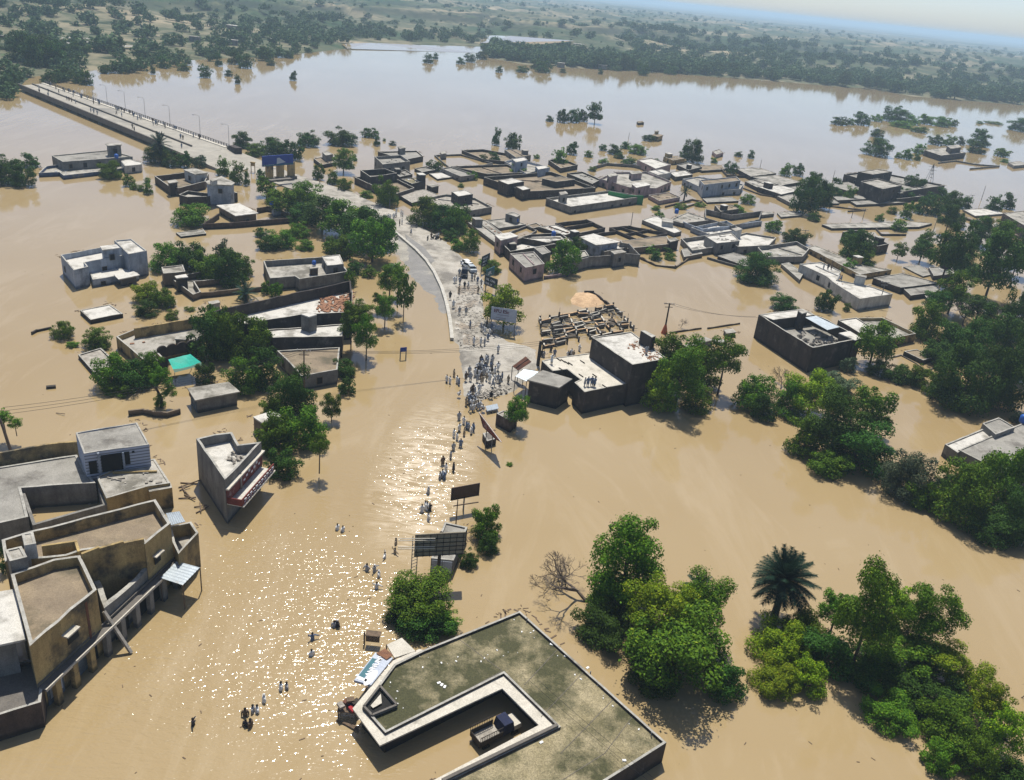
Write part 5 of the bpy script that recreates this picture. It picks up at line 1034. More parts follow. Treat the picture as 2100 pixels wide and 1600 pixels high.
bb = board('large pale billboard back with dark steel grid above the poster kiosk', [(849,1142),(951,1136)], 3.9, 6.9, 'board_back', posts=(), thick=.12, frame=(6,8))
t_, a, b, d, n = bb
v = P(898,1186,0); mb = MB(); mb.tube([(v.x,v.y,-1),(v.x,v.y,6.4)], [.22,.18], 10); mb.build('post', 'dark_wood', t_)
mb = MB(); q = a+d*.1-n*.2
for s in (-.3,.3): mb.tube([(q.x+s,q.y,-1),(q.x+s,q.y,6.5)], [.05,.05], 4)
for i in range(14): mb.bar((q.x-.3,q.y,i*.45-.5), (q.x+.3,q.y,i*.45-.1), .05)
mb.build('lattice_post', 'steel_grey', t_)
for z_ in (5.1, 6.2):
    for off in (0,.25): mb = MB(); s0 = a+d*2.2+n*.3; mb.tube([s0*1+Vector((0,0,z_-3.9+off)), a-d*1.9+n*.5+Vector((0,0,z_-3.9+.35+off))], [.05,.05], 5); mb.build('lamp_arm', 'pale_concrete', t_)
for (u0,u1,z0_,z1_,mm_) in ((.05,.5,.5,2.1,'board_white'),(.53,.95,.4,2.1,'board_white')):
    a, b = P(884,1145,2.3), P(930,1150,2.3); f = on_edge(a, b, u0, u1, z0_, z1_, thN if 0 else t_, 'poster', mm_, .02, .05)
zt = 4.6; zb = 3.0
pp = [P(982,846,zt), P(1028,907,zt-1.2), P(1017,902,zb-1.0), P(990,876,zb)]
lb = empty('billboard', (pp[0]+pp[2])/2, label='leaning brown and green board over the dark kiosk beside the wading line', cat='billboard'); lb.location.z = 0
mb = MB(); k = Vector((.12,.1,.02)); mb.add(pp+[v+k for v in pp], [(0,1,2,3),(7,6,5,4),(0,4,5,1),(1,5,6,2),(2,6,7,3),(3,7,4,0)]); mb.build('panel', 'board_red', lb)
mb = MB(); mb.bar(pp[0], pp[1], .1, .14); mb.build('frame', 'pale_concrete', lb)
for u in (.3,.75): q = pp[3].lerp(pp[2], u); mb = MB(); mb.tube([(q.x,q.y,-1),tuple(q)], [.08,.08], 6); mb.build('post', 'steel_grey', lb)
board('small dark blue sign on two thin legs standing in the flood', [(821,722),(834,721)], 1.45, 2.3, 'board_blue', posts=(.05,.95), thick=.06, cat='road sign', name='road_sign')
board('teal notice board at the far end of the bridge among trees', [(128,141),(153,139)], 1.5, 5.0, 'board_teal', posts=(.1,.9), cat='notice board', name='notice_board')
mb = MB(); v = P(935,1074); mb.tube([(v.x,v.y,0),(v.x,v.y,3.6)], [.09,.07], 6); mb.bar((v.x-.5,v.y,2.6), (v.x+2.6,v.y+.4,3.3), .12); tag(mb.build('wooden_post', 'wood'), 'short wooden post with a slanting arm behind the poster kiosk', 'post')
# ---------------------------------------------------------------- poles and wires
def pole(label, x, y, hp, arm=True, r=.14, m='wood', name='utility_pole', z=0):
    v = P(x, y, z); h = hgt(x, y-hp, hp) if True else 8
    t_ = empty(name, v, label=label, cat='utility pole'); mb = MB(); mb.tube([(v.x,v.y,-.5),(v.x,v.y,h)], [r,r*.7], 8); mb.build('pole', m, t_)
    if arm:
        for zz, wd in ((h-.2, 1.1), (h-.9, .8)): mb = MB(); mb.bar((v.x-wd,v.y,zz), (v.x+wd,v.y+.2,zz+.05), .12); mb.build('crossarm', m, t_)
        for s in (-1,-.4,.5,1): mb = MB(); mb.tube([(v.x+s,v.y,h-.15),(v.x+s,v.y,h+.12)], [.05,.04], 6); mb.build('insulator', 'white_paint', t_)
    return t_, Vector((v.x, v.y, h))
tA, pA = pole('dark utility pole with crossarms and an orange skirt in open flood water', 1362, 684, 62, m='dark_wood', r=.2)
mb = MB(); q = P(1362,684); mb.lathe([(.75,-.2),(.45,1.1),(.2,2.0)], (q.x,q.y,0), 10); mb.build('orange_skirt', 'orange_cone', tA)
_, pB = pole('utility pole in front of the grey house among left trees', 624, 800, 82, m='wood')
_, pC = pole('stout dark post between road end and low brick building', 1103, 750, 50, arm=False, m='dark_wood', r=.35)
for lb_, x, y, hp_, arm in [('thin pole beside the roofless brick rooms',1293,468,33,0),('thin crossarm pole behind the very long thin roof',1746,447,24,0),('short crossarm pole right of the thin behind-roof pole',1769,450,22,1),('slanting grey pole left of the tall dark trees',1913,478,32,1),('grey double pole on the far right shore',2012,411,30,0),('short double pole left of the grey far right pole',1990,415,15,1),('thin pole at river edge left of the big dark house group',1708,368,19,0),('thin pole at river edge by the long low roofs',1558,347,19,0),('tiny pole standing in the river near the yellow house',1289,285,13,0),('broad topped pole beside the leafy shrubs on the right',1646,498,26,1),('thin pole in the lane before the whitewashed roof people',1801,630,52,1),('slim light pole beside the big roadside tree',799,428,20,0)]:
    pole(lb_, x, y, hp_, bool(arm), r=.12, m='steel_grey')
v = P(1905,372); t_ = empty('pylon', v, label='small steel lattice pylon behind the big dark house group', cat='pylon'); mb = MB()
for s in ((-1,-1),(1,-1),(1,1),(-1,1)): mb.bar((s[0]*1.3,s[1]*1.3,0), (0,0,8), .14)
for z_ in (1.5,3,4.5,6):
    w_ = 1.3*(1-z_/8); mb.bar((-w_,-w_,z_), (w_,-w_,z_+.9), .1); mb.bar((w_,-w_,z_), (-w_,-w_,z_+.9), .1)
for z_ in (5,6.5): mb.bar((-2,0,z_), (2,0,z_), .12)
lp(t_, mb, 'lattice_mast', 'steel_grey'); 
def wire(a, b, sag, label, r=.025):
    mb = MB(); n = 18; mb.tube([a.lerp(b, i/n)-Vector((0,0,4*sag*(i/n)*(1-i/n))) for i in range(n+1)], [r]*(n+1), 4, False); tag(mb.build('power_line', 'black_paint'), label, 'power line', 'overhead power lines')
pL = P(22,925); pL = Vector((pL.x, pL.y, 6.5))
for k_, dz in enumerate((0,.5,1.0)):
    wire(pB+Vector((-.8+k_*.8,0,-.1)), pC+Vector((0,0,-dz*.8)), .9, 'thin dark overhead power line crossing the flood')
    wire(pB+Vector((-.8+k_*.8,0,-.1)), pL+Vector((0,0,-dz)), 1.1, 'thin dark overhead power line crossing the flood')
pR = P(1560,650,7.0)
for k_ in (-1,1): wire(pA+Vector((k_,0,0)), pR+Vector((k_,0,0)), .8, 'thin dark overhead power line crossing the flood')
for k_ in (0,1): wire(P(1085,1395,3.4)+Vector((k_,0,0)), P(1390,1640,3.2)+Vector((k_*.8,-.4,0)), .3, 'thin dark overhead power line crossing the flood', .015)
# ---------------------------------------------------------------- vehicles
def car(label, x, y, rz, m='white_paint', z=.3, L=4.1, Hh=1.35, group=None, cat='car', name='parked_car'):
    v = P(x, y, z); t_ = empty(name, v, rz, label=label, cat=cat, group=group)
    mb = MB(); frustum(mb, (0,0), (L,1.65), (L*.97,1.6), .35, .55); frustum(mb, (0,0), (L*.97,1.6), (L*.93,1.5), .55, .88); lp(t_, mb, 'body', m)
    mb = MB(); frustum(mb, (-.15,0), (L*.58,1.48), (L*.4,1.25), .88, Hh); lp(t_, mb, 'cabin', 'glass_dark'); mb = MB(); mb.box((-.15,0,Hh+.02), (L*.41,1.27,.05)); lp(t_, mb, 'roof_panel', m)
    for a in (-L*.31, L*.31):
        for s in (-1,1): mb = MB(); mb.tube([(a,s*.6,.32),(a,s*.84,.32)], [.32,.32], 12); lp(t_, mb, 'wheel', 'tyre')
    for s in (-1,1): mb = MB(); mb.box((L*.47,s*.55,.68), (.1,.3,.14)); lp(t_, mb, 'headlight', 'board_white')
    return t_
car('white parked car nearest the shrubs on the broken road', 957, 545, -1.0); car('white parked car behind another at the road shoulder shrubs', 961, 550, -.8); car('pale grey parked car last before the crowd at the road shoulder', 967, 556, -1.2, 'tin_sheet')
car('dark jeep with pale bonnet surrounded by people on the broken road', 952, 566, -1.5, 'black_paint', Hh=1.8, L=4.4, cat='jeep'); car('white car far off at the left end of the bridge', 20, 150, .3, z=1.3)
v = P(481,318,.3); t_ = empty('lorry', v, 2.35, label='dark high-sided lorry with orange patch at the bridge head', cat='lorry')
mb = MB(); mb.box((-.8,0,1.9), (5,2.4,2.2)); lp(t_, mb, 'cargo_body', 'dark_brick'); mb = MB(); frustum(mb, (2.6,0), (1.6,2.3), (1.3,2.1), .7, 2.6); lp(t_, mb, 'cab', 'black_paint')
mb = MB(); mb.box((-.8,-1.24,2.2), (3,.04,.9)); lp(t_, mb, 'painted_panel', 'orange_cone'); mb = MB(); mb.box((3.42,0,2), (.05,1.8,.7)); lp(t_, mb, 'windscreen', 'glass_dark')
for a in (-2.4,-1.2,2.3):
    for s in (-1,1): mb = MB(); mb.tube([(a,s*.8,.5),(a,s*1.15,.5)], [.5,.5], 12); lp(t_, mb, 'wheel', 'tyre')
for x, y in ((877,492),(899,492),(893,490)):
    v = P(x,y,.3); t_ = empty('motorcycle', v, random.uniform(0,3), label='dark motorcycle standing on the dry road beside its rider', cat='motorcycle', group='motorcycles on the dry road')
    mb = MB(); mb.bar((-.6,0,.7), (.5,0,.8), .25, .3); lp(t_, mb, 'frame', 'black_paint'); mb = MB(); mb.bar((-.6,0,.9), (.1,0,.92), .25, .1); lp(t_, mb, 'saddle', 'dark_wood')
    for a in (-.65,.65): mb = MB(); mb.tube([(a,-.05,.3),(a,.05,.3)], [.3,.3], 12); lp(t_, mb, 'wheel', 'tyre')
    mb = MB(); mb.bar((.5,-.35,1.05), (.5,.35,1.05), .05); lp(t_, mb, 'handlebar', 'steel_grey')
# floating debris
def driftwood(label, pts, w_=.12):
    mb = MB()
    for (x0,y0),(x1,y1) in pts: mb.bar(P(x0,y0,.1), P(x1,y1,random.uniform(.1,.4)), w_)
    tag(mb.build('driftwood', 'wood'), label, 'driftwood')
driftwood('tangle of branches floating between annex and wedge building', [((366,1000),(412,984)),((370,990),(405,992)),((368,1006),(390,996)),((372,996),(380,1010))])
driftwood('loose sticks floating below the tangle of branches', [((366,1022),(402,1020)),((380,1008),(390,1020)),((378,1015),(400,1024))])
driftwood('crossed wooden frame floating beside the wedge building', [((402,1052),(428,1038)),((410,1030),(412,1050)),((398,1040),(424,1036))])
driftwood('thin stick floating alone in the left channel', [((115,847),(133,849))], .08)
for lb_, x, y in (('small dark crate drifting alone in the wide left channel',105,796),): 
    v = P(x,y); mb = MB(); mb.box((v.x,v.y,.15), (1.3,.6,.45), .5); tag(mb.build('crate','dark_wood'), lb_, 'crate')
mb = MB(); 
for x, y in ((145,1013),(158,1022),(135,1018),(178,1027),(183,1033),(160,1010),(190,1005)): v = P(x,y); mb.box((v.x,v.y,.05), (random.uniform(.2,.8),random.uniform(.2,.4),.1), random.uniform(0,3))
tag(mb.build('floating_rubbish', 'rubble_grey'), kind='stuff')
# broken slabs and clods on the torn road
mb = MB()
for _ in range(420):
    t_ = random.random(); x = 930+t_*14+random.gauss(28,18); y = 585+t_*130
    if x < 930+t_*10 or x > 1000+t_*40: continue
    v = P(x,y,.3); s_ = random.uniform(.1,.55); mb.box((v.x,v.y,.33), (s_,s_*random.uniform(.4,1),.12), random.uniform(0,3), Matrix.Rotation(random.uniform(-.3,.3),3,'X'))
for _ in range(160):
    t_ = random.random(); x = 1040-t_*60+random.gauss(0,8); y = 795+t_*18+random.gauss(0,4); v = P(x,y,.3); s_ = random.uniform(.1,.5); mb.box((v.x,v.y,.3), (s_,s_*.7,.15), random.uniform(0,3))
tag(mb.build('broken_road_rubble', 'rubble_grey'), kind='stuff')
th = [o for o in S.objects if o.get('label','').startswith('long narrow stepped')][0]
hR = hgt(510,666,60)-.25
mb = MB()
for _ in range(230):
    x = random.uniform(650,722); y = random.uniform(598,640)
    if y < 640-(x-650)*.2-22 and random.random() < .5: continue
    v = P(x,y,hR); s_ = random.uniform(.3,1.2); mb.box((v.x,v.y,hR+.1), (s_,s_*.4,.2), random.uniform(0,3), Matrix.Rotation(random.uniform(-.3,.3),3,'X'))
mb.build('debris', 'rubble_brown', th)['kind'] = 'stuff'
hh_ = h1-.15; mb = MB()
for _ in range(60):
    x, y = random.choice([(1300,708),(1340,733),(1326,722)]); v = P(x+random.gauss(0,10),y+random.gauss(0,4),hh_); s_ = random.uniform(.2,.9); mb.box((v.x,v.y,hh_+.06), (s_,s_*.25,.1), random.uniform(0,3))
mb.build('debris', 'rubble_brown', [o for o in S.objects if o.get('label','').startswith('tall brown brick')][0])['kind'] = 'stuff'
hh_ = h2-.08; mb = MB()
for x, y in [(1141,735),(1150,738),(1158,742),(1165,744),(1215,768),(1146,755),(1187,768),(1235,790),(1190,740)]: v = P(x,y,hh_); mb.bar(v+Vector((0,0,.08)), P(x+9,y+5,hh_+.1), .12, .14)
mb.build('timber', 'dark_wood', thO2)['kind'] = 'stuff'

mb = MB(); rd = random.Random(44)
for lb_, o_ in HOUSES:
    pl = ccw([P(x, y) for x, y in o_]); out_ = inset(pl, -.5)
    for i in range(len(out_)):
        a, b = out_[i], out_[(i+1) % len(out_)]; L_ = (b-a).length
        if L_ < 2 or a.y > 420: continue
        u0 = rd.random()
        for _ in range(int(L_*1.1)):
            u = u0+rd.gauss(0,.12)
            if not 0 < u < 1: continue
            q = a.lerp(b, u); s_ = rd.uniform(.06,.4); mb.box((q.x+rd.uniform(-.3,.3), q.y+rd.uniform(-.3,.3), .015), (s_*rd.uniform(1,3), s_*.5, .06), rd.uniform(0,3))
for _ in range(260):
    q = P(rd.uniform(0,2100), rd.uniform(480,1600)); s_ = rd.uniform(.05,.22); mb.box((q.x,q.y,.015), (s_*rd.uniform(1,3), s_*.5, .05), rd.uniform(0,3))
tag(mb.build('floating_debris', 'wood'), kind='stuff')

# ================================================================ TREES
def quads(c, nrm, size, rng, asp=.6):
    """rhombic leaf-spray faces: centres (n,3), normals (n,3)"""
    n = len(c); r_ = rng.normal(size=(n,3)); u = np.cross(nrm, r_); u /= np.linalg.norm(u, axis=1)[:,None]+1e-9; v = np.cross(nrm, u)
    s = (size*rng.uniform(.6,1.35,n))[:,None]
    a = c-u*s*.5; b = c+v*s*asp*.5+nrm*s*.1; d = c+u*s*.5; e = c-v*s*asp*.5+nrm*s*.1
    return np.stack([a,b,d,e], 1).reshape(-1,3)
def npmesh(name, V, m, nq=4):
    me = bpy.data.meshes.new(name); n = len(V)//nq; me.vertices.add(len(V)); me.vertices.foreach_set('co', V.astype(np.float32).ravel())
    me.loops.add(len(V)); me.loops.foreach_set('vertex_index', np.arange(len(V), dtype=np.int32)); me.polygons.add(n)
    me.polygons.foreach_set('loop_start', np.arange(0, len(V), nq, dtype=np.int32)); me.polygons.foreach_set('loop_total', np.full(n, nq, dtype=np.int32)); me.update(calc_edges=True)
    me.materials.append(MATS[m]); return me
def crown_pts(seed, nleaf, shape='round'):
    rng = np.random.default_rng(seed); cs = []; rs_ = []
    nc = rng.integers(26, 38)
    for i in range(nc):
        d = rng.normal(size=3); d /= np.linalg.norm(d); 
        if d[2] < -.75: d[2] *= -.4
        rr = rng.uniform(.4,.86); rad = rng.uniform(.13,.3)
        if i < 6: t_ = i*1.05+rng.uniform(-.3,.3); d = np.array([math.cos(t_)*.85, math.sin(t_)*.85, -.75]); rr = .6; rad = .33
        if shape == 'tall': d[:2] *= .75
        cs.append(d*rr); rs_.append(rad)
    cs.append(np.zeros(3)); rs_.append(.42); cs = np.array(cs); rs_ = np.array(rs_)
    pr = rs_**2; pr /= pr.sum(); k = rng.choice(len(cs), nleaf, p=pr)
    d = rng.normal(size=(nleaf,3)); d /= np.linalg.norm(d, axis=1)[:,None]
    low = d[:,2] < -.75; d[low,2] *= -.5*rng.random(low.sum())
    rad = rs_[k]*rng.uniform(.55,1.08,nleaf)**.7*np.where(rng.random(nleaf) < .08, rng.uniform(1.1,1.45,nleaf), 1)
    p = cs[k]+d*rad[:,None]*np.array([1,1,.8]); nr_ = d+rng.normal(scale=.55,size=(nleaf,3))+np.array([0,0,.35]); nr_ /= np.linalg.norm(nr_,axis=1)[:,None]
    return p, nr_, cs, rs_, rng
def limbs(cs, rng, name, m, thick=.055):
    mb = MB(); mb.tube([(0.03,0,-2.6),(0,.02,-1.0),(.02,0,-.45)], [thick*1.25,thick,thick*.75], 7, False)
    for i in range(min(9, len(cs)-1)):
        c = Vector(cs[i]); m_ = Vector((c.x*.4+.03, c.y*.4, -.3+.45*c.z)); mb.tube([(.02,0,-.5), tuple(m_), tuple(c*.95)], [thick*.6,thick*.38,thick*.12], 5, False)
    me = bpy.data.meshes.new(name); me.from_pydata(mb.v, [], mb.f); me.update(); me.polygons.foreach_set('use_smooth', [True]*len(me.polygons)); me.materials.append(MATS[m]); return me
CR = {}
def crown(level, var, lm):
    k = (level, var, lm)
    if k not in CR:
        n, s = {'hi':(15000,.055), 'mid':(7000,.078), 'lo':(1500,.15)}[level]
        p, nr_, cs, rs_, rng = crown_pts(100+var*7+len(level), n, 'round'); me = npmesh('crown', quads(p, nr_, s, rng), lm)
        kk = ('t', level, var)
        if kk not in CR: CR[kk] = limbs(cs, rng, 'trunk', 'bark')
        CR[k] = (me, CR[kk])
    return CR[k]
LEAF = {'d':'leaf_dark', 'm':'leaf_mid', 'b':'leaf_bright', 'g':'leaf_grey'}
NAMEK = {'d':'dark green', 'm':'mid green', 'b':'bright yellow-green', 'g':'pale grey-green'}
TREES = []
def tree(x, yb, w, h, k='d', tr=0.0, cat='tree', z=0.0):
    v = P(x, yb-h/2, 3); dist = (Vector((0,0,HC))-v).dot(-FWD); dist = (v-Vector((0,0,HC))).dot(FWD); dep = math.atan2(HC, math.hypot(v.x, v.y))
    a = w*dist/F_PX/2*1.14; e = h*dist/F_PX/2; c = math.sqrt(max(e*e-(a*math.sin(dep))**2, (.55*e)**2))/math.cos(dep)*1.04
    c *= (1.0 if tr else 1.22); cz = c*(.92 if tr else .7)+tr; v = P(x, yb-h/2, cz+z); TREES.append(dict(x=x, y=yb, w=w, h=h, k=k, cat=cat))
    lv = 'hi' if w >= 100 else ('mid' if w >= 42 else 'lo'); var = random.randrange(4); me, tm = crown(lv, var, LEAF[k])
    t_ = empty('tree' if cat == 'tree' else 'bush', (v.x, v.y, z), cat=cat); TREES[-1]['o'] = t_; rz = random.uniform(0, 6.28)
    for nm, md in (('crown', me), ('trunk', tm)):
        o = bpy.data.objects.new(nm, md); COL.objects.link(o); o.parent = t_; o.location = (0, 0, cz); o.rotation_euler = (0, 0, rz); o.scale = (a, a, c) if nm == 'crown' else (a*.8, a*.8, c)
    return t_
TL = [ # foreground
(1290,1235,165,190,'m',1.5),(1240,1330,130,110,'d'),(1395,1415,230,210,'m',1),(1365,1310,150,140,'b',3),(1440,1290,120,130,'m',2),(1345,1430,120,110,'d'),(1490,1440,95,95,'d'),(1260,1270,120,110,'m'),
(1600,1370,130,115,'b'),(1650,1340,110,100,'m'),(1590,1430,110,85,'b'),(1660,1430,95,90,'b'),(1700,1390,140,120,'d'),(1720,1290,75,90,'m',2),(1790,1330,125,180,'m',4),(1835,1275,80,90,'b',4),(1910,1310,110,130,'m',4),(1850,1390,170,130,'m',1),(1930,1400,130,110,'b',1),(1790,1420,130,100,'d'),(1900,1470,170,110,'d'),(1830,1500,130,90,'m'),(1960,1545,140,130,'m'),(1990,1450,110,100,'b'),(2040,1480,80,90,'b',1),(2020,1610,110,110,'m'),(2070,1550,90,110,'b',1),(1930,1590,80,80,'m'),(2085,1630,90,90,'d'),
(860,1270,150,110,'m',1),(870,1305,130,80,'d'),(905,1300,80,60,'m'),(820,1285,70,60,'d'),(998,1110,68,80,'m'),(962,1168,42,45,'d'),(1000,1140,50,50,'d'),
# middle right
(1355,845,80,90,'b'),(1400,830,110,150,'m',1),(1375,770,80,90,'m',3),(1430,850,70,60,'m'),(1445,800,75,90,'m'),(1490,770,70,90,'m',4),(1545,845,85,90,'m'),(1570,865,60,60,'d'),
(1625,860,80,80,'m'),(1670,850,110,100,'b',1),(1710,810,90,60,'g'),(1655,940,90,90,'m'),(1720,930,130,140,'d',1),(1790,890,90,110,'m',1),(1770,975,150,120,'d'),(1700,980,90,70,'m'),(1870,1030,120,110,'g'),(1905,1050,80,80,'m'),(1985,1080,140,150,'m'),(2050,1060,140,170,'m'),(2085,1120,100,120,'d'),(2040,1120,120,90,'d'),(1950,1020,60,60,'d'),
(1798,745,85,95,'m',1),(1805,775,55,40,'d'),(1850,788,75,50,'d'),(1885,795,50,50,'m'),(1740,765,40,40,'g'),(1915,815,45,50,'m'),(1955,820,75,60,'m'),(1905,700,75,80,'m'),(1985,750,110,100,'d'),(2040,745,120,110,'d'),(1985,845,130,140,'d'),(2060,840,110,140,'d'),(2095,790,70,120,'d'),(1930,750,80,60,'d'),(1960,845,45,25,'b'),(2090,870,40,30,'g'),(1960,715,70,60,'d'),
(1955,560,70,120,'d',3),(1962,630,75,80,'m',2),(1950,470,45,60,'d',2),(2045,600,90,125,'d',2),(2060,520,60,70,'m',3),(2095,560,50,90,'d',1),(1925,640,60,50,'d',2),(2085,700,55,110,'d'),(2010,660,80,60,'d',2),(2020,500,60,60,'d',1),
(1655,440,60,75,'d'),(1690,430,45,70,'d'),(1670,400,50,45,'d'),(1555,583,100,68,'d'),(1610,640,60,38,'d'),(1695,640,45,55,'d'),(1737,640,17,22,'m'),(1758,540,72,68,'d'),(1745,505,45,40,'d'),(1632,500,55,38,'d'),(1587,477,38,30,'m'),(1846,530,32,40,'m',.8),(1895,535,52,55,'d',.8),(1862,450,28,40,'m'),(1890,440,38,35,'d'),(1918,444,36,40,'d'),(1950,440,45,48,'d'),(1978,430,36,30,'d'),(1742,412,32,30,'m'),(1720,408,28,25,'d'),(1790,408,45,18,'d'),(1875,400,48,42,'d'),(1858,410,45,28,'d'),(2040,435,38,35,'d'),(2070,430,32,35,'d'),(2005,505,30,35,'m'),(2065,490,28,22,'d'),(1536,420,34,25,'m'),(1516,440,34,22,'m'),(1612,362,28,27,'m'),(1638,362,26,28,'d'),(1845,475,40,28,'m'),(1805,455,22,18,'m'),(1330,520,40,20,'m'),(1375,535,30,16,'m'),(1395,430,30,16,'m'),(1435,425,26,12,'m'),(1345,432,22,12,'m'),(1505,395,24,12,'m'),(1670,455,30,22,'d'),(1700,400,36,26,'d'),(1720,385,28,20,'d'),(1840,405,40,24,'d'),(1905,420,40,26,'d'),(1935,415,38,30,'d'),(1830,440,26,18,'m'),(1965,470,40,36,'d'),(1900,500,36,30,'m'),(1985,560,60,60,'d'),(1215,352,20,12,'m'),(1120,350,20,10,'m'),(945,385,16,10,'m'),(860,385,18,14,'m'),(1230,545,16,8,'m'),(1770,550,60,40,'m'),(1740,560,35,30,'m'),
# river and village trees
(1424,335,46,48,'d'),(1403,325,20,18,'d'),(1501,357,30,28,'d'),(1515,322,20,12,'d'),(1541,326,16,18,'d'),(1465,335,18,12,'m'),(1018,299,20,36,'d'),(1053,308,36,40,'d'),(1173,318,26,30,'d'),(1208,323,22,15,'m'),(1148,340,38,36,'m'),(1101,326,15,10,'m'),(1062,361,40,26,'b'),(1015,332,28,20,'d'),(990,330,20,15,'d'),(893,352,38,26,'d'),(1095,385,52,14,'m'),(970,370,25,20,'m'),
(1128,250,20,13,'d'),(1155,252,28,30,'d'),(1178,252,28,32,'d'),(1197,250,22,26,'d'),(1222,250,34,44,'d',.6),(1238,310,18,16,'d'),(1262,318,36,22,'d'),(1284,306,26,16,'d'),(1308,317,42,22,'m'),(1270,326,26,14,'d'),(1330,290,28,16,'d'),(1340,336,32,12,'d'),(1238,336,26,12,'m'),(1290,337,38,15,'d'),
(1722,257,38,20,'d'),(1745,257,18,14,'m'),(1770,257,38,28,'d'),(1800,250,26,16,'m'),(1838,250,52,32,'d'),(1870,256,40,20,'m'),(1900,255,34,22,'m'),(1930,260,42,20,'m'),(1955,260,24,18,'m'),(1850,262,55,14,'m'),(1885,272,38,14,'m'),(1800,282,30,20,'d'),(1800,320,60,36,'d'),(1843,325,18,14,'m'),(1862,328,26,24,'m'),(1882,330,16,16,'m'),(1888,316,30,22,'m'),(1920,298,32,22,'d'),(1948,300,32,22,'m'),(1972,298,20,18,'d'),(2008,300,46,34,'d'),(2005,315,38,28,'d'),(2056,322,34,20,'m'),(2062,334,22,8,'m'),(2010,254,18,6,'m'),(2040,255,40,7,'m'),(2096,270,50,26,'d'),
# road trees
(497,305,44,34,'d'),(523,322,44,28,'m'),(555,320,56,38,'d'),(580,325,40,40,'d'),(606,330,34,46,'d'),(632,302,48,36,'d'),(703,300,66,40,'d'),(757,283,36,24,'d'),(773,300,17,26,'d'),(728,331,12,12,'m'),(705,352,50,50,'m',.5),(652,370,26,38,'m'),(683,380,30,32,'m'),(706,392,32,30,'m'),(752,407,32,18,'m'),(795,425,54,66,'m'),(805,299,18,10,'g'),(788,290,8,7,'m'),
(318,335,52,38,'d'),(352,344,46,34,'d'),(378,345,32,36,'d'),(408,345,32,30,'g'),(330,318,36,22,'m'),(388,365,30,16,'m'),(456,362,32,40,'m'),(484,378,34,46,'m'),(505,382,16,36,'m'),(545,402,40,46,'m',.3),(535,370,20,26,'d'),
(590,440,78,62,'m',.5),(625,428,78,60,'m',.5),(620,460,75,50,'d'),(660,470,90,74,'d',.5),(700,485,92,80,'m',.5),(742,505,96,88,'d',.5),(765,535,96,100,'m',.5),(785,505,66,80,'d',.5),(560,420,40,30,'m'),(700,530,60,50,'m'),(580,510,62,42,'m'),(550,515,50,40,'d'),(612,490,50,38,'m'),(625,515,44,25,'m'),(680,520,40,34,'m'),(535,488,30,25,'d'),(755,570,36,26,'m'),(720,590,28,40,'m'),(725,565,38,32,'d'),
(12,380,66,62,'d'),(45,385,52,48,'d'),(62,345,40,32,'d'),(226,368,52,40,'m'),(264,384,26,28,'m'),(275,390,22,14,'m'),(289,393,18,16,'m'),(303,400,24,28,'m'),(302,376,14,14,'m'),(388,466,82,56,'m'),
(340,560,80,62,'m'),(395,557,78,72,'d'),(435,575,80,66,'m'),(470,590,80,78,'d'),(455,540,40,50,'g'),(490,570,60,55,'m'),(300,622,62,48,'b'),(335,632,55,50,'m'),(302,652,52,38,'d'),(352,658,34,24,'m'),(127,697,50,40,'m'),(148,714,28,18,'m'),(196,718,62,48,'m'),(230,800,80,80,'m'),(275,800,90,80,'d'),(245,815,70,40,'m'),(310,790,60,70,'m'),(430,740,96,110,'d'),(470,740,80,110,'m'),(520,735,80,85,'m'),(440,690,70,70,'m'),(500,810,80,80,'m'),(545,800,90,90,'d'),(600,868,104,120,'d'),(560,870,60,60,'m'),(420,790,44,50,'d'),
(570,935,88,92,'m'),(625,920,98,95,'m'),(655,935,42,50,'m',3.5),(580,985,75,70,'d'),(548,905,40,50,'m'),(680,862,42,65,'m',.5),(712,812,40,44,'d'),(705,775,60,50,'d'),(720,700,50,80,'m',2),(752,720,50,80,'m',2),(735,660,60,50,'m',6),
(790,655,45,60,'m',2),(800,600,55,60,'m',4),(830,640,38,90,'m',2),(775,625,24,30,'m',2),(818,575,40,40,'m',4),(480,645,26,20,'m'),(430,640,16,20,'m'),(390,640,24,14,'m'),(500,615,26,22,'m'),(545,605,22,30,'m'),(565,610,30,36,'m'),
(872,466,70,62,'m'),(910,476,72,66,'d'),(935,480,55,55,'m'),(950,460,40,40,'d'),(925,495,40,28,'d'),(965,520,42,50,'m'),(940,515,34,28,'m'),(1008,562,44,30,'m'),(995,545,30,20,'m'),(1036,670,88,90,'b',.5),(1060,872,56,74,'m',1),(1155,565,70,72,'m'),(1180,530,45,44,'d'),(1115,560,20,14,'d'),(1345,535,32,24,'d'),(1372,525,28,18,'d'),(1353,452,22,20,'m'),(1045,957,16,10,'m'),(5,870,40,34,'m',3),(30,880,30,26,'m',2.5),(20,1095,36,26,'b',0),(8,1180,26,70,'d'),(470,1010,2,2,'m')]
TL = TL[:-1]
for t_ in TL: tree(*t_[:5], tr=t_[5] if len(t_) > 5 else 0, cat='bush' if t_[2]*t_[3] < 420 and t_[1] > 260 and t_[3] < t_[2]*.75 else 'tree')
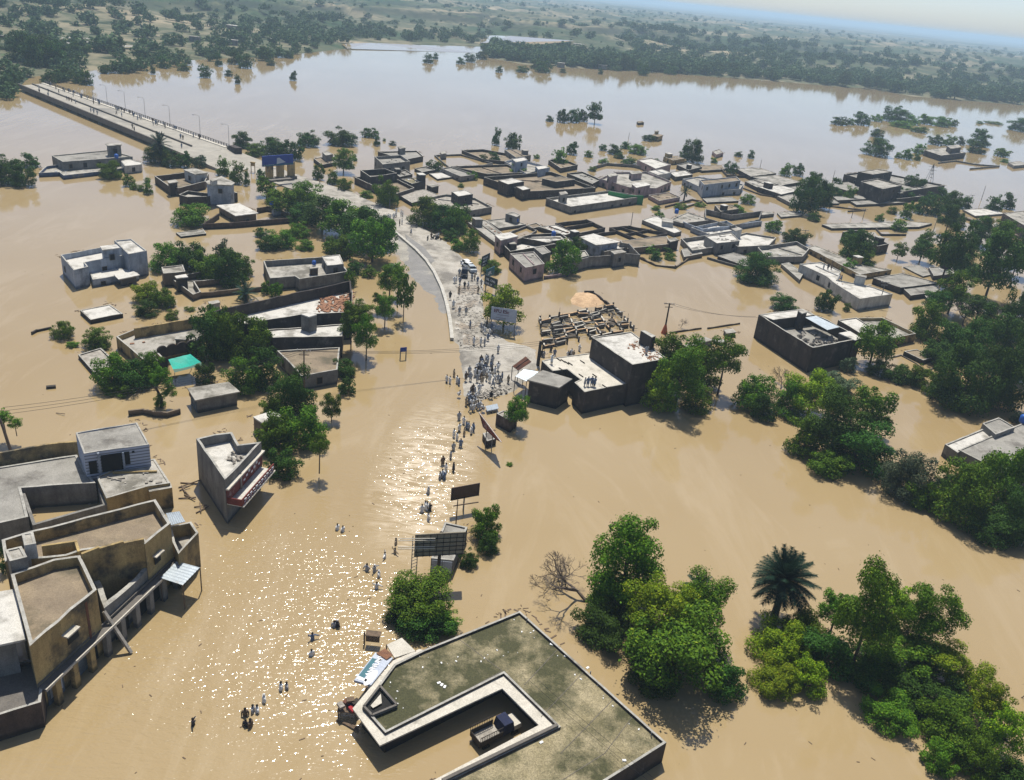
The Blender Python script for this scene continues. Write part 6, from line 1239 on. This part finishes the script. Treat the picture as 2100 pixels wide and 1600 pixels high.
# far bank trees one can tell apart
FAR = [(175,175,32,32),(155,172,22,25),(98,172,36,28),(128,166,40,30),(213,152,20,20),(235,150,28,28),(265,148,30,28),(290,141,20,18),(313,153,12,20),(335,140,32,26),(376,146,28,18),(366,122,28,22),(420,160,28,30),(448,136,18,30),(468,157,20,15),(480,132,30,32),(502,140,34,36),(487,173,14,22),(601,166,16,22),(545,125,34,30),(572,118,30,24),(555,135,22,14),(592,120,22,16),(878,130,26,20),(893,122,14,14),(945,132,22,14),(965,128,26,20),(988,122,26,20),(1024,149,17,14),(1070,149,28,16),(1113,149,36,26),(1100,142,28,20),(1155,150,16,10),(1232,153,12,14),(1320,155,26,26),(1260,145,36,8),(1375,153,30,18),(240,110,34,36),(155,118,46,36),(195,112,26,30),(20,188,34,22),(8,160,20,16),(40,130,60,60),(75,140,60,60),(110,140,50,55),(25,110,50,40),(85,120,60,45),(130,125,36,40)]
for x, y, w_, h_ in FAR: tree(x, y, w_, h_, 'd', 0, 'tree', 0.0)
# tall broad wood along the far shore: the nearest ones are trees, the rest is one mass
def far_place(n, seed, xr, dr, wr):
    r_ = np.random.default_rng(seed); out = []
    while len(out) < n:
        x = r_.uniform(*xr); az = math.atan2((P(x,150)).x, P(x,150).y); rr = shore_r(az)+r_.uniform(*dr); out.append((rr*math.sin(az), rr*math.cos(az), r_.uniform(*wr)))
    return out
def far_tree(X, Y, wm, hm):
    z = land_h(X, Y); me, tm = crown('lo', random.randrange(4), 'leaf_far'); t_ = empty('tree', (X, Y, z), label='tall dark tree at the edge of the far bank wood', cat='tree', group='trees along the far bank wood')
    for nm, md in (('crown', me), ('trunk', tm)):
        o = bpy.data.objects.new(nm, md); COL.objects.link(o); o.parent = t_; o.location = (0,0,hm*.5); o.scale = (wm/2, wm/2, hm/2); o.rotation_euler = (0,0,random.uniform(0,6))
nfar = 0
for X, Y, w_ in far_place(26, 5, (1010, 2150), (-4, 22), (9, 17)): far_tree(X, Y, w_, w_*random.uniform(.8,1.2)); nfar += 1
p, nr_, cs, rs_, rng = crown_pts(77, 230); unit = quads(p, nr_, .34, rng)
V = []
spots = far_place(900, 11, (1000, 2500), (5, 190), (9, 17))+far_place(800, 12, (1250, 2500), (100, 800), (10, 18))+far_place(150, 13, (990, 1450), (5, 60), (8, 15))+far_place(250, 14, (-300, 760), (40, 420), (8, 16))+far_place(900, 15, (-500, 2500), (300, 3500), (9, 18))+far_place(120, 16, (560, 990), (60, 220), (8, 14))+far_place(60, 17, (0, 700), (-30, 40), (6, 12))
for X, Y, w_ in spots:
    z = land_h(X, Y)
    if z < .2 and random.random() < .5: z = 0
    hm = w_*random.uniform(.6,1.05); a = random.uniform(0,6.28); c_, s_ = math.cos(a), math.sin(a); R_ = np.array([[c_,s_,0],[-s_,c_,0],[0,0,1]])
    V.append((unit@R_)*np.array([w_/2,w_/2,hm/2])+np.array([X,Y,max(z,0)+hm*.42]))
me = npmesh('far_wood', np.concatenate(V), 'leaf_far'); o = bpy.data.objects.new('far_woodland', me); COL.objects.link(o); tag(o, kind='stuff')
# scrub on the plain behind
p, nr_, cs, rs_, rng = crown_pts(78, 60); unit = quads(p, nr_, .6, rng); V = []
for X, Y, w_ in far_place(4200, 21, (-700, 2700), (60, 3600), (3, 9)):
    z = land_h(X, Y); V.append(unit*np.array([w_/2,w_/2,w_/3])+np.array([X,Y,z+w_*.2]))
me = npmesh('scrub', np.concatenate(V), 'leaf_far'); o = bpy.data.objects.new('scrub', me); COL.objects.link(o); tag(o, kind='stuff')
# palms
def palm(label, x, y, r, h, nf=46, name='palm_tree'):
    v = P(x, y); t_ = empty(name, v, label=label, cat='palm'); mb = MB(); mb.tube([(0,0,-1),(.05,0,h*.5),(0,0,h)], [r*.14,r*.1,r*.1], 9); lp(t_, mb, 'trunk', 'bark')
    mb = MB(); rng = random.Random(int(x))
    for i in range(nf):
        az = i*2.399; el = math.radians(80-110*(i/nf)); L_ = r*rng.uniform(.9,1.1); pts = []; d = Vector((math.cos(az)*math.cos(el), math.sin(az)*math.cos(el), math.sin(el))); q = Vector((0,0,h)); n = 9
        for k in range(n+1): pts.append(q.copy()); q = q+d*L_/n; d = (d+Vector((0,0,-.085))).normalized()
        for k in range(n):
            a, b = pts[k], pts[k+1]; t2 = (b-a).normalized(); sd_ = t2.cross(Vector((0,0,1))); sd_ = sd_.normalized() if sd_.length > .01 else Vector((1,0,0)); wl = r*.2*math.sin(math.pi*(k+1.2)/(n+2))
            for s in (-1,1):
                for u in (.05,.35,.65):
                    c = a.lerp(b, u); e = c+sd_*s*wl+t2*wl*.9+Vector((0,0,-wl*.25)); f_ = a.lerp(b, min(1,u+.34)); mb.add([c, f_, e], [(0,1,2)])
        mb.tube(pts, [.035*r/4*(1.3-k/n) for k in range(n+1)], 3, False)
    lp(t_, mb, 'fronds', 'leaf_palm'); return t_
palm('large dark green date palm standing alone in the lower right flood', 1585, 1272, 3.7, 5.6, 95)
palm('small palm top showing behind the big foreground tree', 1425, 1235, 1.9, 2.2, 34)
palm('palm rising above trees beside the near end of the bridge', 330, 335, 4.0, 6.0, 34)
palm('small palm in the flooded lane above the white-roofed rooms', 1402, 412, 2.6, 3.2, 26)
palm('half-drowned low palm below the mud wall on the left', 505, 618, 2.6, 1.6, 26)
# bare trees
def bare(label, x, y, h, lean, depth=6, seed=1, spread=.55, name='bare_tree', r0=.22):
    v = P(x, y); t_ = empty(name, v, label=label, cat='bare tree'); rng = random.Random(seed); big_, sml = MB(), MB()
    def grow(p_, d, L_, r, k):
        q = p_+d*L_; mid = p_.lerp(q,.5)+Vector((rng.uniform(-1,1),rng.uniform(-1,1),rng.uniform(-1,1)))*L_*.08
        (big_ if k > depth-2 else sml).tube([p_,mid,q], [r,r*.85,r*.68], 5 if k > 3 else 3, False)
        if k == 0: return
        for _ in range(3 if k < 5 else 2+(k == depth)): 
            nd = (d+Vector((rng.gauss(0,spread),rng.gauss(0,spread),rng.gauss(.08,spread*.8)))).normalized(); grow(q, nd, L_*rng.uniform(.66,.88), r*.66, k-1)
    grow(Vector((0,0,-.3)), Vector(lean).normalized(), h*.26, r0, depth); lp(t_, big_, 'trunk', 'bark_pale'); lp(t_, sml, 'twigs', 'bark_pale')
bare('leafless grey-brown tree leaning left out of the big foreground tree', 1215, 1235, 9.0, (-1.0,.25,.7), 7, 4, .62, r0=.24)
bare('fallen bare tree beside the large dark brick shell', 1600, 800, 6, (.2,.6,.7), 5, 9, .5, r0=.12)
bare('dead bare tree under the dark trees on the right', 2040, 668, 8, (0,0,1), 5, 3, .5, r0=.2)
bare('dead leaning tree left of another under the dark right trees', 1975, 668, 8, (-.1,0,1), 5, 8, .5, r0=.22)
bare('low bare shrub in open water behind the orange-skirted pole', 1395, 672, 3, (.2,0,.6), 5, 12, .8, r0=.06, name='bare_shrub')
bare('bare twigs beside the vine-covered tree at far left', 2090, 1430, 4, (.3,0,.5), 5, 15, .7, r0=.06, name='bare_shrub')
for o in S.objects:
    if o.get('label') == 'bare twigs beside the vine-covered tree at far left': o['label'] = 'bare twiggy shrub at the lower right photo edge'
t_ = empty('vine_covered_tree', P(330,835), label='thin crooked tree hung with vines above the broken dark wall', cat='tree')
mb = MB(); mb.tube([(0,0,-1),(.2,0,1.5),(-.5,0,3.2),(.4,0,4.5),(1.2,0,6)], [.25,.22,.18,.14,.08], 7); lp(t_, mb, 'trunk', 'bark')
me, _ = crown('mid', 1, 'leaf_mid')
for c_, s_ in (((0,0,1.2),(1.0,1.0,1.5)), ((1.6,0,3.0),(1.3,1.2,1.2)), ((.6,0,5.2),(1.9,1.7,1.8))): o = bpy.data.objects.new('vine_clump', me); COL.objects.link(o); o.parent = t_; o.location = c_; o.scale = s_
mb = MB(); v = P(24,925); mb.tube([(v.x,v.y,-1),(v.x-.8,v.y+.3,3.2),(v.x-1.6,v.y+.5,6.4)], [.22,.18,.14], 7); tag(mb.build('leaning_trunk', 'bark_pale'), 'leaning pale trunk at the far left edge above the yellow wall', 'tree trunk')
# ---- labels for every tree: look, then what it stands by, then its place in the row
LM = [('blue gate sign',(568,330)),('near bridge end',(440,310)),('grey two-storey flooded house',(220,540)),('long stepped white roofs',(620,650)),('scalloped yellow building',(330,700)),('three-shutter shop',(440,800)),('wedge-shaped building',(465,950)),('poster kiosk',(920,1110)),('foreground mossy roof',(980,1400)),('lone date palm',(1600,1190)),('tall brick block',(1290,730)),('big brick shell',(1650,680)),('whitewashed long house',(1730,580)),('yellow L-shaped building',(1740,540)),('right-edge terraced roofs',(2040,900)),('pink corner house',(1085,535)),('grey compound wall',(1240,530)),('white-roofed long enclosure',(1220,410)),('pinkish flat-roofed house',(1300,370)),('blue-white terraced house',(1080,340)),('river edge compound',(1000,320)),('bridge-side compound house',(180,340)),('dark far right house group',(1820,370)),('far right white-dark house',(1940,310)),('very long thin roof',(1790,460)),('road kerb bend',(860,520)),('small white-roof hut',(208,645)),('bridge-left brown compound',(370,365)),('small-column house',(490,430)),('bright-corner-room house',(630,550)),('mid-river tree island',(1190,240)),('small yellow river house',(1345,280)),('roadside striped-parapet house',(805,330)),('whitewashed open-water compound',(940,410)),('white banner',(1033,650)),('brick kiosk',(1115,780)),('blue-grey balcony house',(1460,375)),('flooded lane rooms',(1360,460)),('near-left yellow building',(150,1150)),('far bridge end',(60,160)),('far-shore weir wall',(850,105)),('far left shore canal',(200,95)),('tall dark right tree',(1660,400))]
LM += [('round dark corner tree group',(2050,560)),('tiny right outhouse',(1895,730)),('tree-lined shore point',(450,130)),('far shore white shed',(1165,135)),('lower right corner trees',(1980,1500)),('big foreground tree',(1390,1300))]
rowd = {}
for t_ in TREES:
    c = (t_['x'], t_['y']-t_['h']/2); nm, p_ = min(LM, key=lambda l: math.hypot(l[1][0]-c[0], (l[1][1]-c[1])*1.3)); dx, dy = c[0]-p_[0], c[1]-p_[1]
    rl = 'by' if math.hypot(dx,dy) < 18 else (('right of' if dx > 0 else 'left of') if abs(dx) > abs(dy)*1.2 else ('behind' if dy < 0 else 'in front of'))
    d_ = (P(*c)-Vector((0,0,HC))).length; wm = t_['w']*d_/F_PX; sz = 'small' if wm < 5.5 else ('medium' if wm < 9 else 'large')
    t_['key'] = (sz, NAMEK[t_['k']], t_['cat'], rl, nm); rowd.setdefault(t_['key'], []).append(t_)
ORD = ['leftmost','second from left','third from left','fourth from left','fifth from left','sixth from left','seventh from left','eighth from left','ninth from left','tenth from left']
for k, l in rowd.items():
    l.sort(key=lambda t_: t_['x']); s_ = '%s %s %s %s the %s' % k
    for i, t_ in enumerate(l): t_['o']['label'] = s_+('' if len(l) == 1 else ', '+(ORD[i] if i < 10 else '%dth from left' % (i+1))); t_['o']['group'] = 'trees and bushes standing in the flood'

# ================================================================ PEOPLE
mat('skin', (.2,.11,.07), (.16,.085,.055), 3); mat('hair_black', (.012,.01,.009), (.008,.007,.006), 3)
CLOTH = {'white':(.78,.78,.75), 'pale grey':(.36,.37,.38), 'blue-grey':(.14,.19,.28), 'dark':(.03,.03,.035), 'brown':(.13,.09,.06), 'beige':(.36,.29,.2)}
for k, c in CLOTH.items(): mat('cloth '+k, c, tuple(v*.75 for v in c), 4)
def skin_mesh(name, vs, es, rs_, m):
    me = bpy.data.meshes.new(name); me.from_pydata(vs, es, []); o = bpy.data.objects.new(name, me); COL.objects.link(o)
    md = o.modifiers.new('s', 'SKIN'); md.use_smooth_shade = True; sb_ = o.modifiers.new('d', 'SUBSURF'); sb_.levels = 1
    for i, r in enumerate(rs_): me.skin_vertices[0].data[i].radius = (r, r*.8) if isinstance(r, float) else r
    me.skin_vertices[0].data[0].use_root = True; bpy.context.view_layer.update()
    out = bpy.data.meshes.new_from_object(o.evaluated_get(bpy.context.evaluated_depsgraph_get())); bpy.data.objects.remove(o); out.name = name; out.materials.clear(); out.materials.append(MATS[m]); return out
def figure(pose):
    J = dict(pel=(0,0,.95), waist=(0,0,1.1), chest=(0,0,1.32), neck=(0,0,1.47), head=(0,.01,1.6), top=(0,.0,1.72))
    for s, q in ((-1,'l'),(1,'r')):
        J.update({'hip'+q:(s*.1,0,.9), 'kn'+q:(s*.11,.02,.5), 'an'+q:(s*.12,0,.08), 'to'+q:(s*.13,.17,.03), 'sh'+q:(s*.19,0,1.42), 'el'+q:(s*.27,-.02,1.16), 'wr'+q:(s*.28,.06,.92), 'ha'+q:(s*.27,.1,.8)})
    if pose == 'walk': J.update(knl=(-.11,.2,.52), anl=(-.12,.22,.1), tol=(-.12,.38,.06), knr=(.11,-.05,.5), anr=(.12,-.3,.13), tor=(.13,-.16,.03), ell=(-.27,-.14,1.18), wrl=(-.26,-.05,.96), hal=(-.25,.02,.86), elr=(.27,.1,1.18), wrr=(.25,.28,1.02), har=(.24,.36,.96))
    if pose == 'raise': J.update(elr=(.4,.05,1.5), wrr=(.38,.1,1.74), har=(.34,.12,1.84), ell=(-.42,.05,1.28), wrl=(-.62,.1,1.2), hal=(-.7,.12,1.18))
    if pose == 'crouch':
        for k in ('pel','waist','chest','neck','head','top','shl','shr','ell','elr','wrl','wrr','hal','har','hipl','hipr'): x, y, z = J[k]; J[k] = (x, y, z-.6)
        J.update(knl=(-.15,.36,.45), anl=(-.13,.05,.08), tol=(-.13,.2,.03), knr=(.15,.36,.45), anr=(.13,.05,.08), tor=(.13,.2,.03), wrl=(-.15,.38,.55), hal=(-.1,.46,.5), wrr=(.15,.38,.55), har=(.1,.46,.5), ell=(-.27,.12,.6), elr=(.27,.12,.6))
    names = list(J); ix = {k: i for i, k in enumerate(names)}
    E_ = [('pel','waist'),('waist','chest'),('chest','neck'),('neck','head'),('head','top')]
    for q in 'lr': E_ += [('pel','hip'+q),('hip'+q,'kn'+q),('kn'+q,'an'+q),('an'+q,'to'+q),('chest','sh'+q),('sh'+q,'el'+q),('el'+q,'wr'+q),('wr'+q,'ha'+q)]
    rad = dict(pel=.13,waist=.12,chest=.15,neck=.055,head=.1,top=.06,hip=.085,kn=.06,an=.042,to=.035,sh=.06,el=.042,wr=.03,ha=.035)
    body = skin_mesh('body', [J[k] for k in names], [(ix[a], ix[b]) for a, b in E_], [rad.get(k, rad.get(k[:-1])) for k in names], 'skin')
    hip = Vector(J['pel']); ch = Vector(J['chest']); mb = MB(); dz = hip.z-.95
    hemf = .3 if pose == 'crouch' else .55
    prof = [(.23 if pose != 'crouch' else .28,.2 if pose != 'crouch' else .3,hemf),(.21,.18,.85+dz),(.185,.15,1.08+dz),(.21,.15,1.3+dz),(.2,.13,1.43+dz),(.075,.07,1.49+dz)]; n = 12
    for a, b, z in prof: mb.v += [(a*math.cos(6.283*i/n), b*math.sin(6.283*i/n)+(.1 if pose == 'crouch' and z < .5 else 0), z) for i in range(n)]
    for k in range(len(prof)-1):
        for i in range(n): j = (i+1) % n; mb.f.append((k*n+i, k*n+j, (k+1)*n+j, (k+1)*n+i))
    for q in 'lr': mb.tube([J['sh'+q], J['el'+q], J['wr'+q]], [.085,.07,.055], 8)
    tun = bpy.data.meshes.new('tunic'); tun.from_pydata(mb.v, [], mb.f); mb = MB()
    for q in 'lr': mb.tube([J['hip'+q], J['kn'+q], tuple(Vector(J['an'+q])+Vector((0,0,.03)))], [.12,.1,.065], 8)
    tro = bpy.data.meshes.new('trousers'); tro.from_pydata(mb.v, [], mb.f)
    hd = Vector(J['head']); mb = MB(); mb.tube([hd+Vector((0,-.02,.0)), hd+Vector((0,-.015,.08)), hd+Vector((0,-.01,.13)), hd+Vector((0,-.01,.16))], [.108,.112,.08,.02], 9); hair = bpy.data.meshes.new('hair'); hair.from_pydata(mb.v, [], mb.f)
    for me_ in (tun, tro, hair): me_.update(); me_.polygons.foreach_set('use_smooth', [True]*len(me_.polygons)); me_.materials.append(MATS['skin'])
    return body, tun, tro, hair
FIG = {p_: figure(p_) for p_ in ('stand','walk','raise','crouch')}
rp = random.Random(3); NP = 0
def person(x, y, z, area, pose=None, col=None, sink=0.0, pt=None):
    global NP
    v = pt if pt is not None else P(x, y, z); pose = pose or rp.choice(['stand','stand','walk']); col = col or rp.choices(list(CLOTH), [8,4,3,3,2,2])[0]; s_ = rp.uniform(.94,1.06)
    body, tun, tro, hair = FIG[pose]; o = bpy.data.objects.new('person', body); COL.objects.link(o); o.location = (v.x, v.y, z-sink); o.rotation_euler = (0,0,rp.uniform(0,6.28)); o.scale = (s_*1.08,s_*1.08,s_)
    act = {'stand':'standing','walk':'walking','raise':'with arms out','crouch':'crouching'}[pose]
    if sink: act = 'wading' if pose != 'raise' else 'wading with arms out'
    tag(o, 'person in %s tunic %s %s' % (col, act, area), 'person', 'people in %s tunics %s %s' % (col, act, area))
    for nm, me_, m_ in (('tunic',tun,'cloth '+col), ('trousers',tro,'cloth '+(col if rp.random() < .6 else 'dark')), ('hair',hair,'hair_black' if rp.random() < .75 else 'cloth white')):
        if nm == 'trousers' and sink > .7: continue
        c = bpy.data.objects.new(nm, me_); COL.objects.link(c); c.parent = o; c.material_slots[0].link = 'OBJECT'; c.material_slots[0].material = MATS[m_]
    NP += 1
def cv(l, ox, oy, s): return [(ox+a/s, oy+b/s) for a, b in l]
for x, y in cv([(405,275),(445,285),(497,200),(535,285),(560,310)],850,740,6.15): person(x, y, 0, 'beside the road edge', 'stand', sink=.25)
for x, y in cv([(650,250),(705,255),(640,235),(690,180),(770,180),(800,180),(830,180),(860,170),(900,180),(790,270),(855,295),(905,250),(945,270),(985,335),(1005,270),(1050,275),(1075,305),(1100,250),(1180,285),(930,180),(975,160),(1050,130),(850,60),(920,60),(970,50),(845,110),(880,140),(815,120),(870,200),(935,220),(780,150),(890,110),(960,110),(1010,180),(820,220),(760,200),(840,250),(815,400),(735,410),(720,425),(760,440),(800,470)],850,740,6.15): person(x, y, .3, 'in the crowd at the road end')
for x, y in cv([(670,500),(700,480),(730,490),(770,510),(650,570),(690,560),(705,650),(745,640),(720,590),(780,600),(800,620),(830,610),(745,540),(700,530),(675,540),(760,560)],850,740,6.15): person(x, y, .0, 'at the lower road edge', sink=.1)
for x, y in cv([(965,460),(570,445),(860,630)],850,740,6.15): person(x, y, .3, 'apart from the crowd', 'crouch')
for x, y in cv([(560,745),(620,800),(565,890),(655,860),(680,870),(625,945),(740,890),(715,925),(495,965),(535,1000),(580,1090),(490,1130),(455,1235),(355,1315),(490,1395)],850,740,6.15): person(x, y, 0, 'in the line below the road end', 'stand', sink=.3)
for x, y in cv([(395,1390),(320,1490),(375,1495),(350,1470)],850,740,6.15)+cv([(790,300),(755,480),(715,515),(775,490),(805,495),(790,610)],740,960,5.714): person(x, y, 0, 'left of the brown billboard', sink=.5)
for x, y in cv([(410,890),(400,1000),(280,1050),(70,1200),(160,1210),(210,1270),(185,1410)],740,960,5.714): person(x, y, 0, 'left of the frame billboard', rp.choice(['stand','walk','raise']), rp.choice(['white','pale grey','beige']), sink=.85)
for x, y in cv([(1490,380),(1520,380),(1285,640),(1005,950),(1058,940),(852,1060),(750,1155),(790,1155),(680,1190),(685,1285),(728,1290)],350,1200,4.445): person(x, y, 0, 'in the lower left flood', 'stand', rp.choice(['white','pale grey','dark','brown']), sink=.85)
person(*cv([(1292,495)],350,1200,4.445)[0], 0, 'in the lower left flood', 'raise', 'blue-grey', sink=.85); person(*cv([(205,1275)],350,1200,4.445)[0], 0, 'alone at the lower left', 'raise', 'dark', sink=.85)
for x, y in ((692,1086),(703,1090)): person(x, y, 0, 'right of the wedge building shadow', 'stand', sink=.8)
for x, y in cv([(945,640),(965,670),(980,680),(1005,675),(1027,670),(1040,665),(1050,670),(1075,665),(1090,650),(1095,620),(1128,640),(1140,645),(1118,710),(1135,700),(1200,775),(1345,805),(1380,805),(1395,800),(545,405)],500,260,3.5): person(x, y, .3, 'on the dry road')
for x, y in cv([(745,450),(750,540),(690,530),(710,525),(740,640),(800,585),(840,585),(880,500),(910,490),(940,530),(980,560),(945,640),(645,700),(680,795),(745,865),(815,865),(860,1010)],800,480,5.25): person(x, y, .3, 'on the broken road', None, rp.choice(list(CLOTH)))
for x, y in cv([(980,1040),(1000,1060),(1020,1080),(1040,1000),(1050,1150),(900,1195),(975,1200),(1015,1200),(1160,1280),(1030,1380),(1045,1390),(1100,1390),(1090,1400),(1160,1470),(960,1440),(975,1400),(1070,1090),(1090,1040),(1110,1080)],800,480,5.25): person(x, y, .3, 'between banner tree and crowd')
for x, y in cv([(830,1350),(875,1345),(930,1345),(970,1355)],1080,600,7): person(x, y, h2-.08, 'on the wide speckled roof', 'stand', 'blue-grey' if x > 1205 else None)
person(*cv([(355,1030)],1080,600,7)[0], h2-.08, 'at the back of the speckled roof', 'raise', 'white')
for x, y in cv([(345,850),(400,900),(215,920),(245,930),(590,930),(610,935),(640,900),(670,920),(755,840),(1030,870)],1080,600,7): person(x, y, 0, 'in shallow water behind the low brick building', 'stand', sink=.3)
person(*cv([(1715,890)],1080,600,7)[0], h1-.15, 'alone on the tall brick block', 'stand', 'pale grey')
hQ = hgt(1763,613,25)-.25
for x, y in ((1688,553),(1697,553),(1704,553),(1719,576),(1724,577)): person(x, y, hQ, 'on the whitewashed house roof', 'stand')
for i in range(64):
    u = rp.random()**.8; k = rp.choice([.1,.2,.35,.6,.75,.85,.9,.93,.95,.93]); q = LA.lerp(LB, u*.95).lerp(RA.lerp(RB, u*.95), k); person(0, 0, DZ, 'crossing the bridge', None, rp.choice(['dark','blue-grey','brown','pale grey']), pt=q)
print('TREES', len(TREES), nfar, 'PEOPLE', NP)
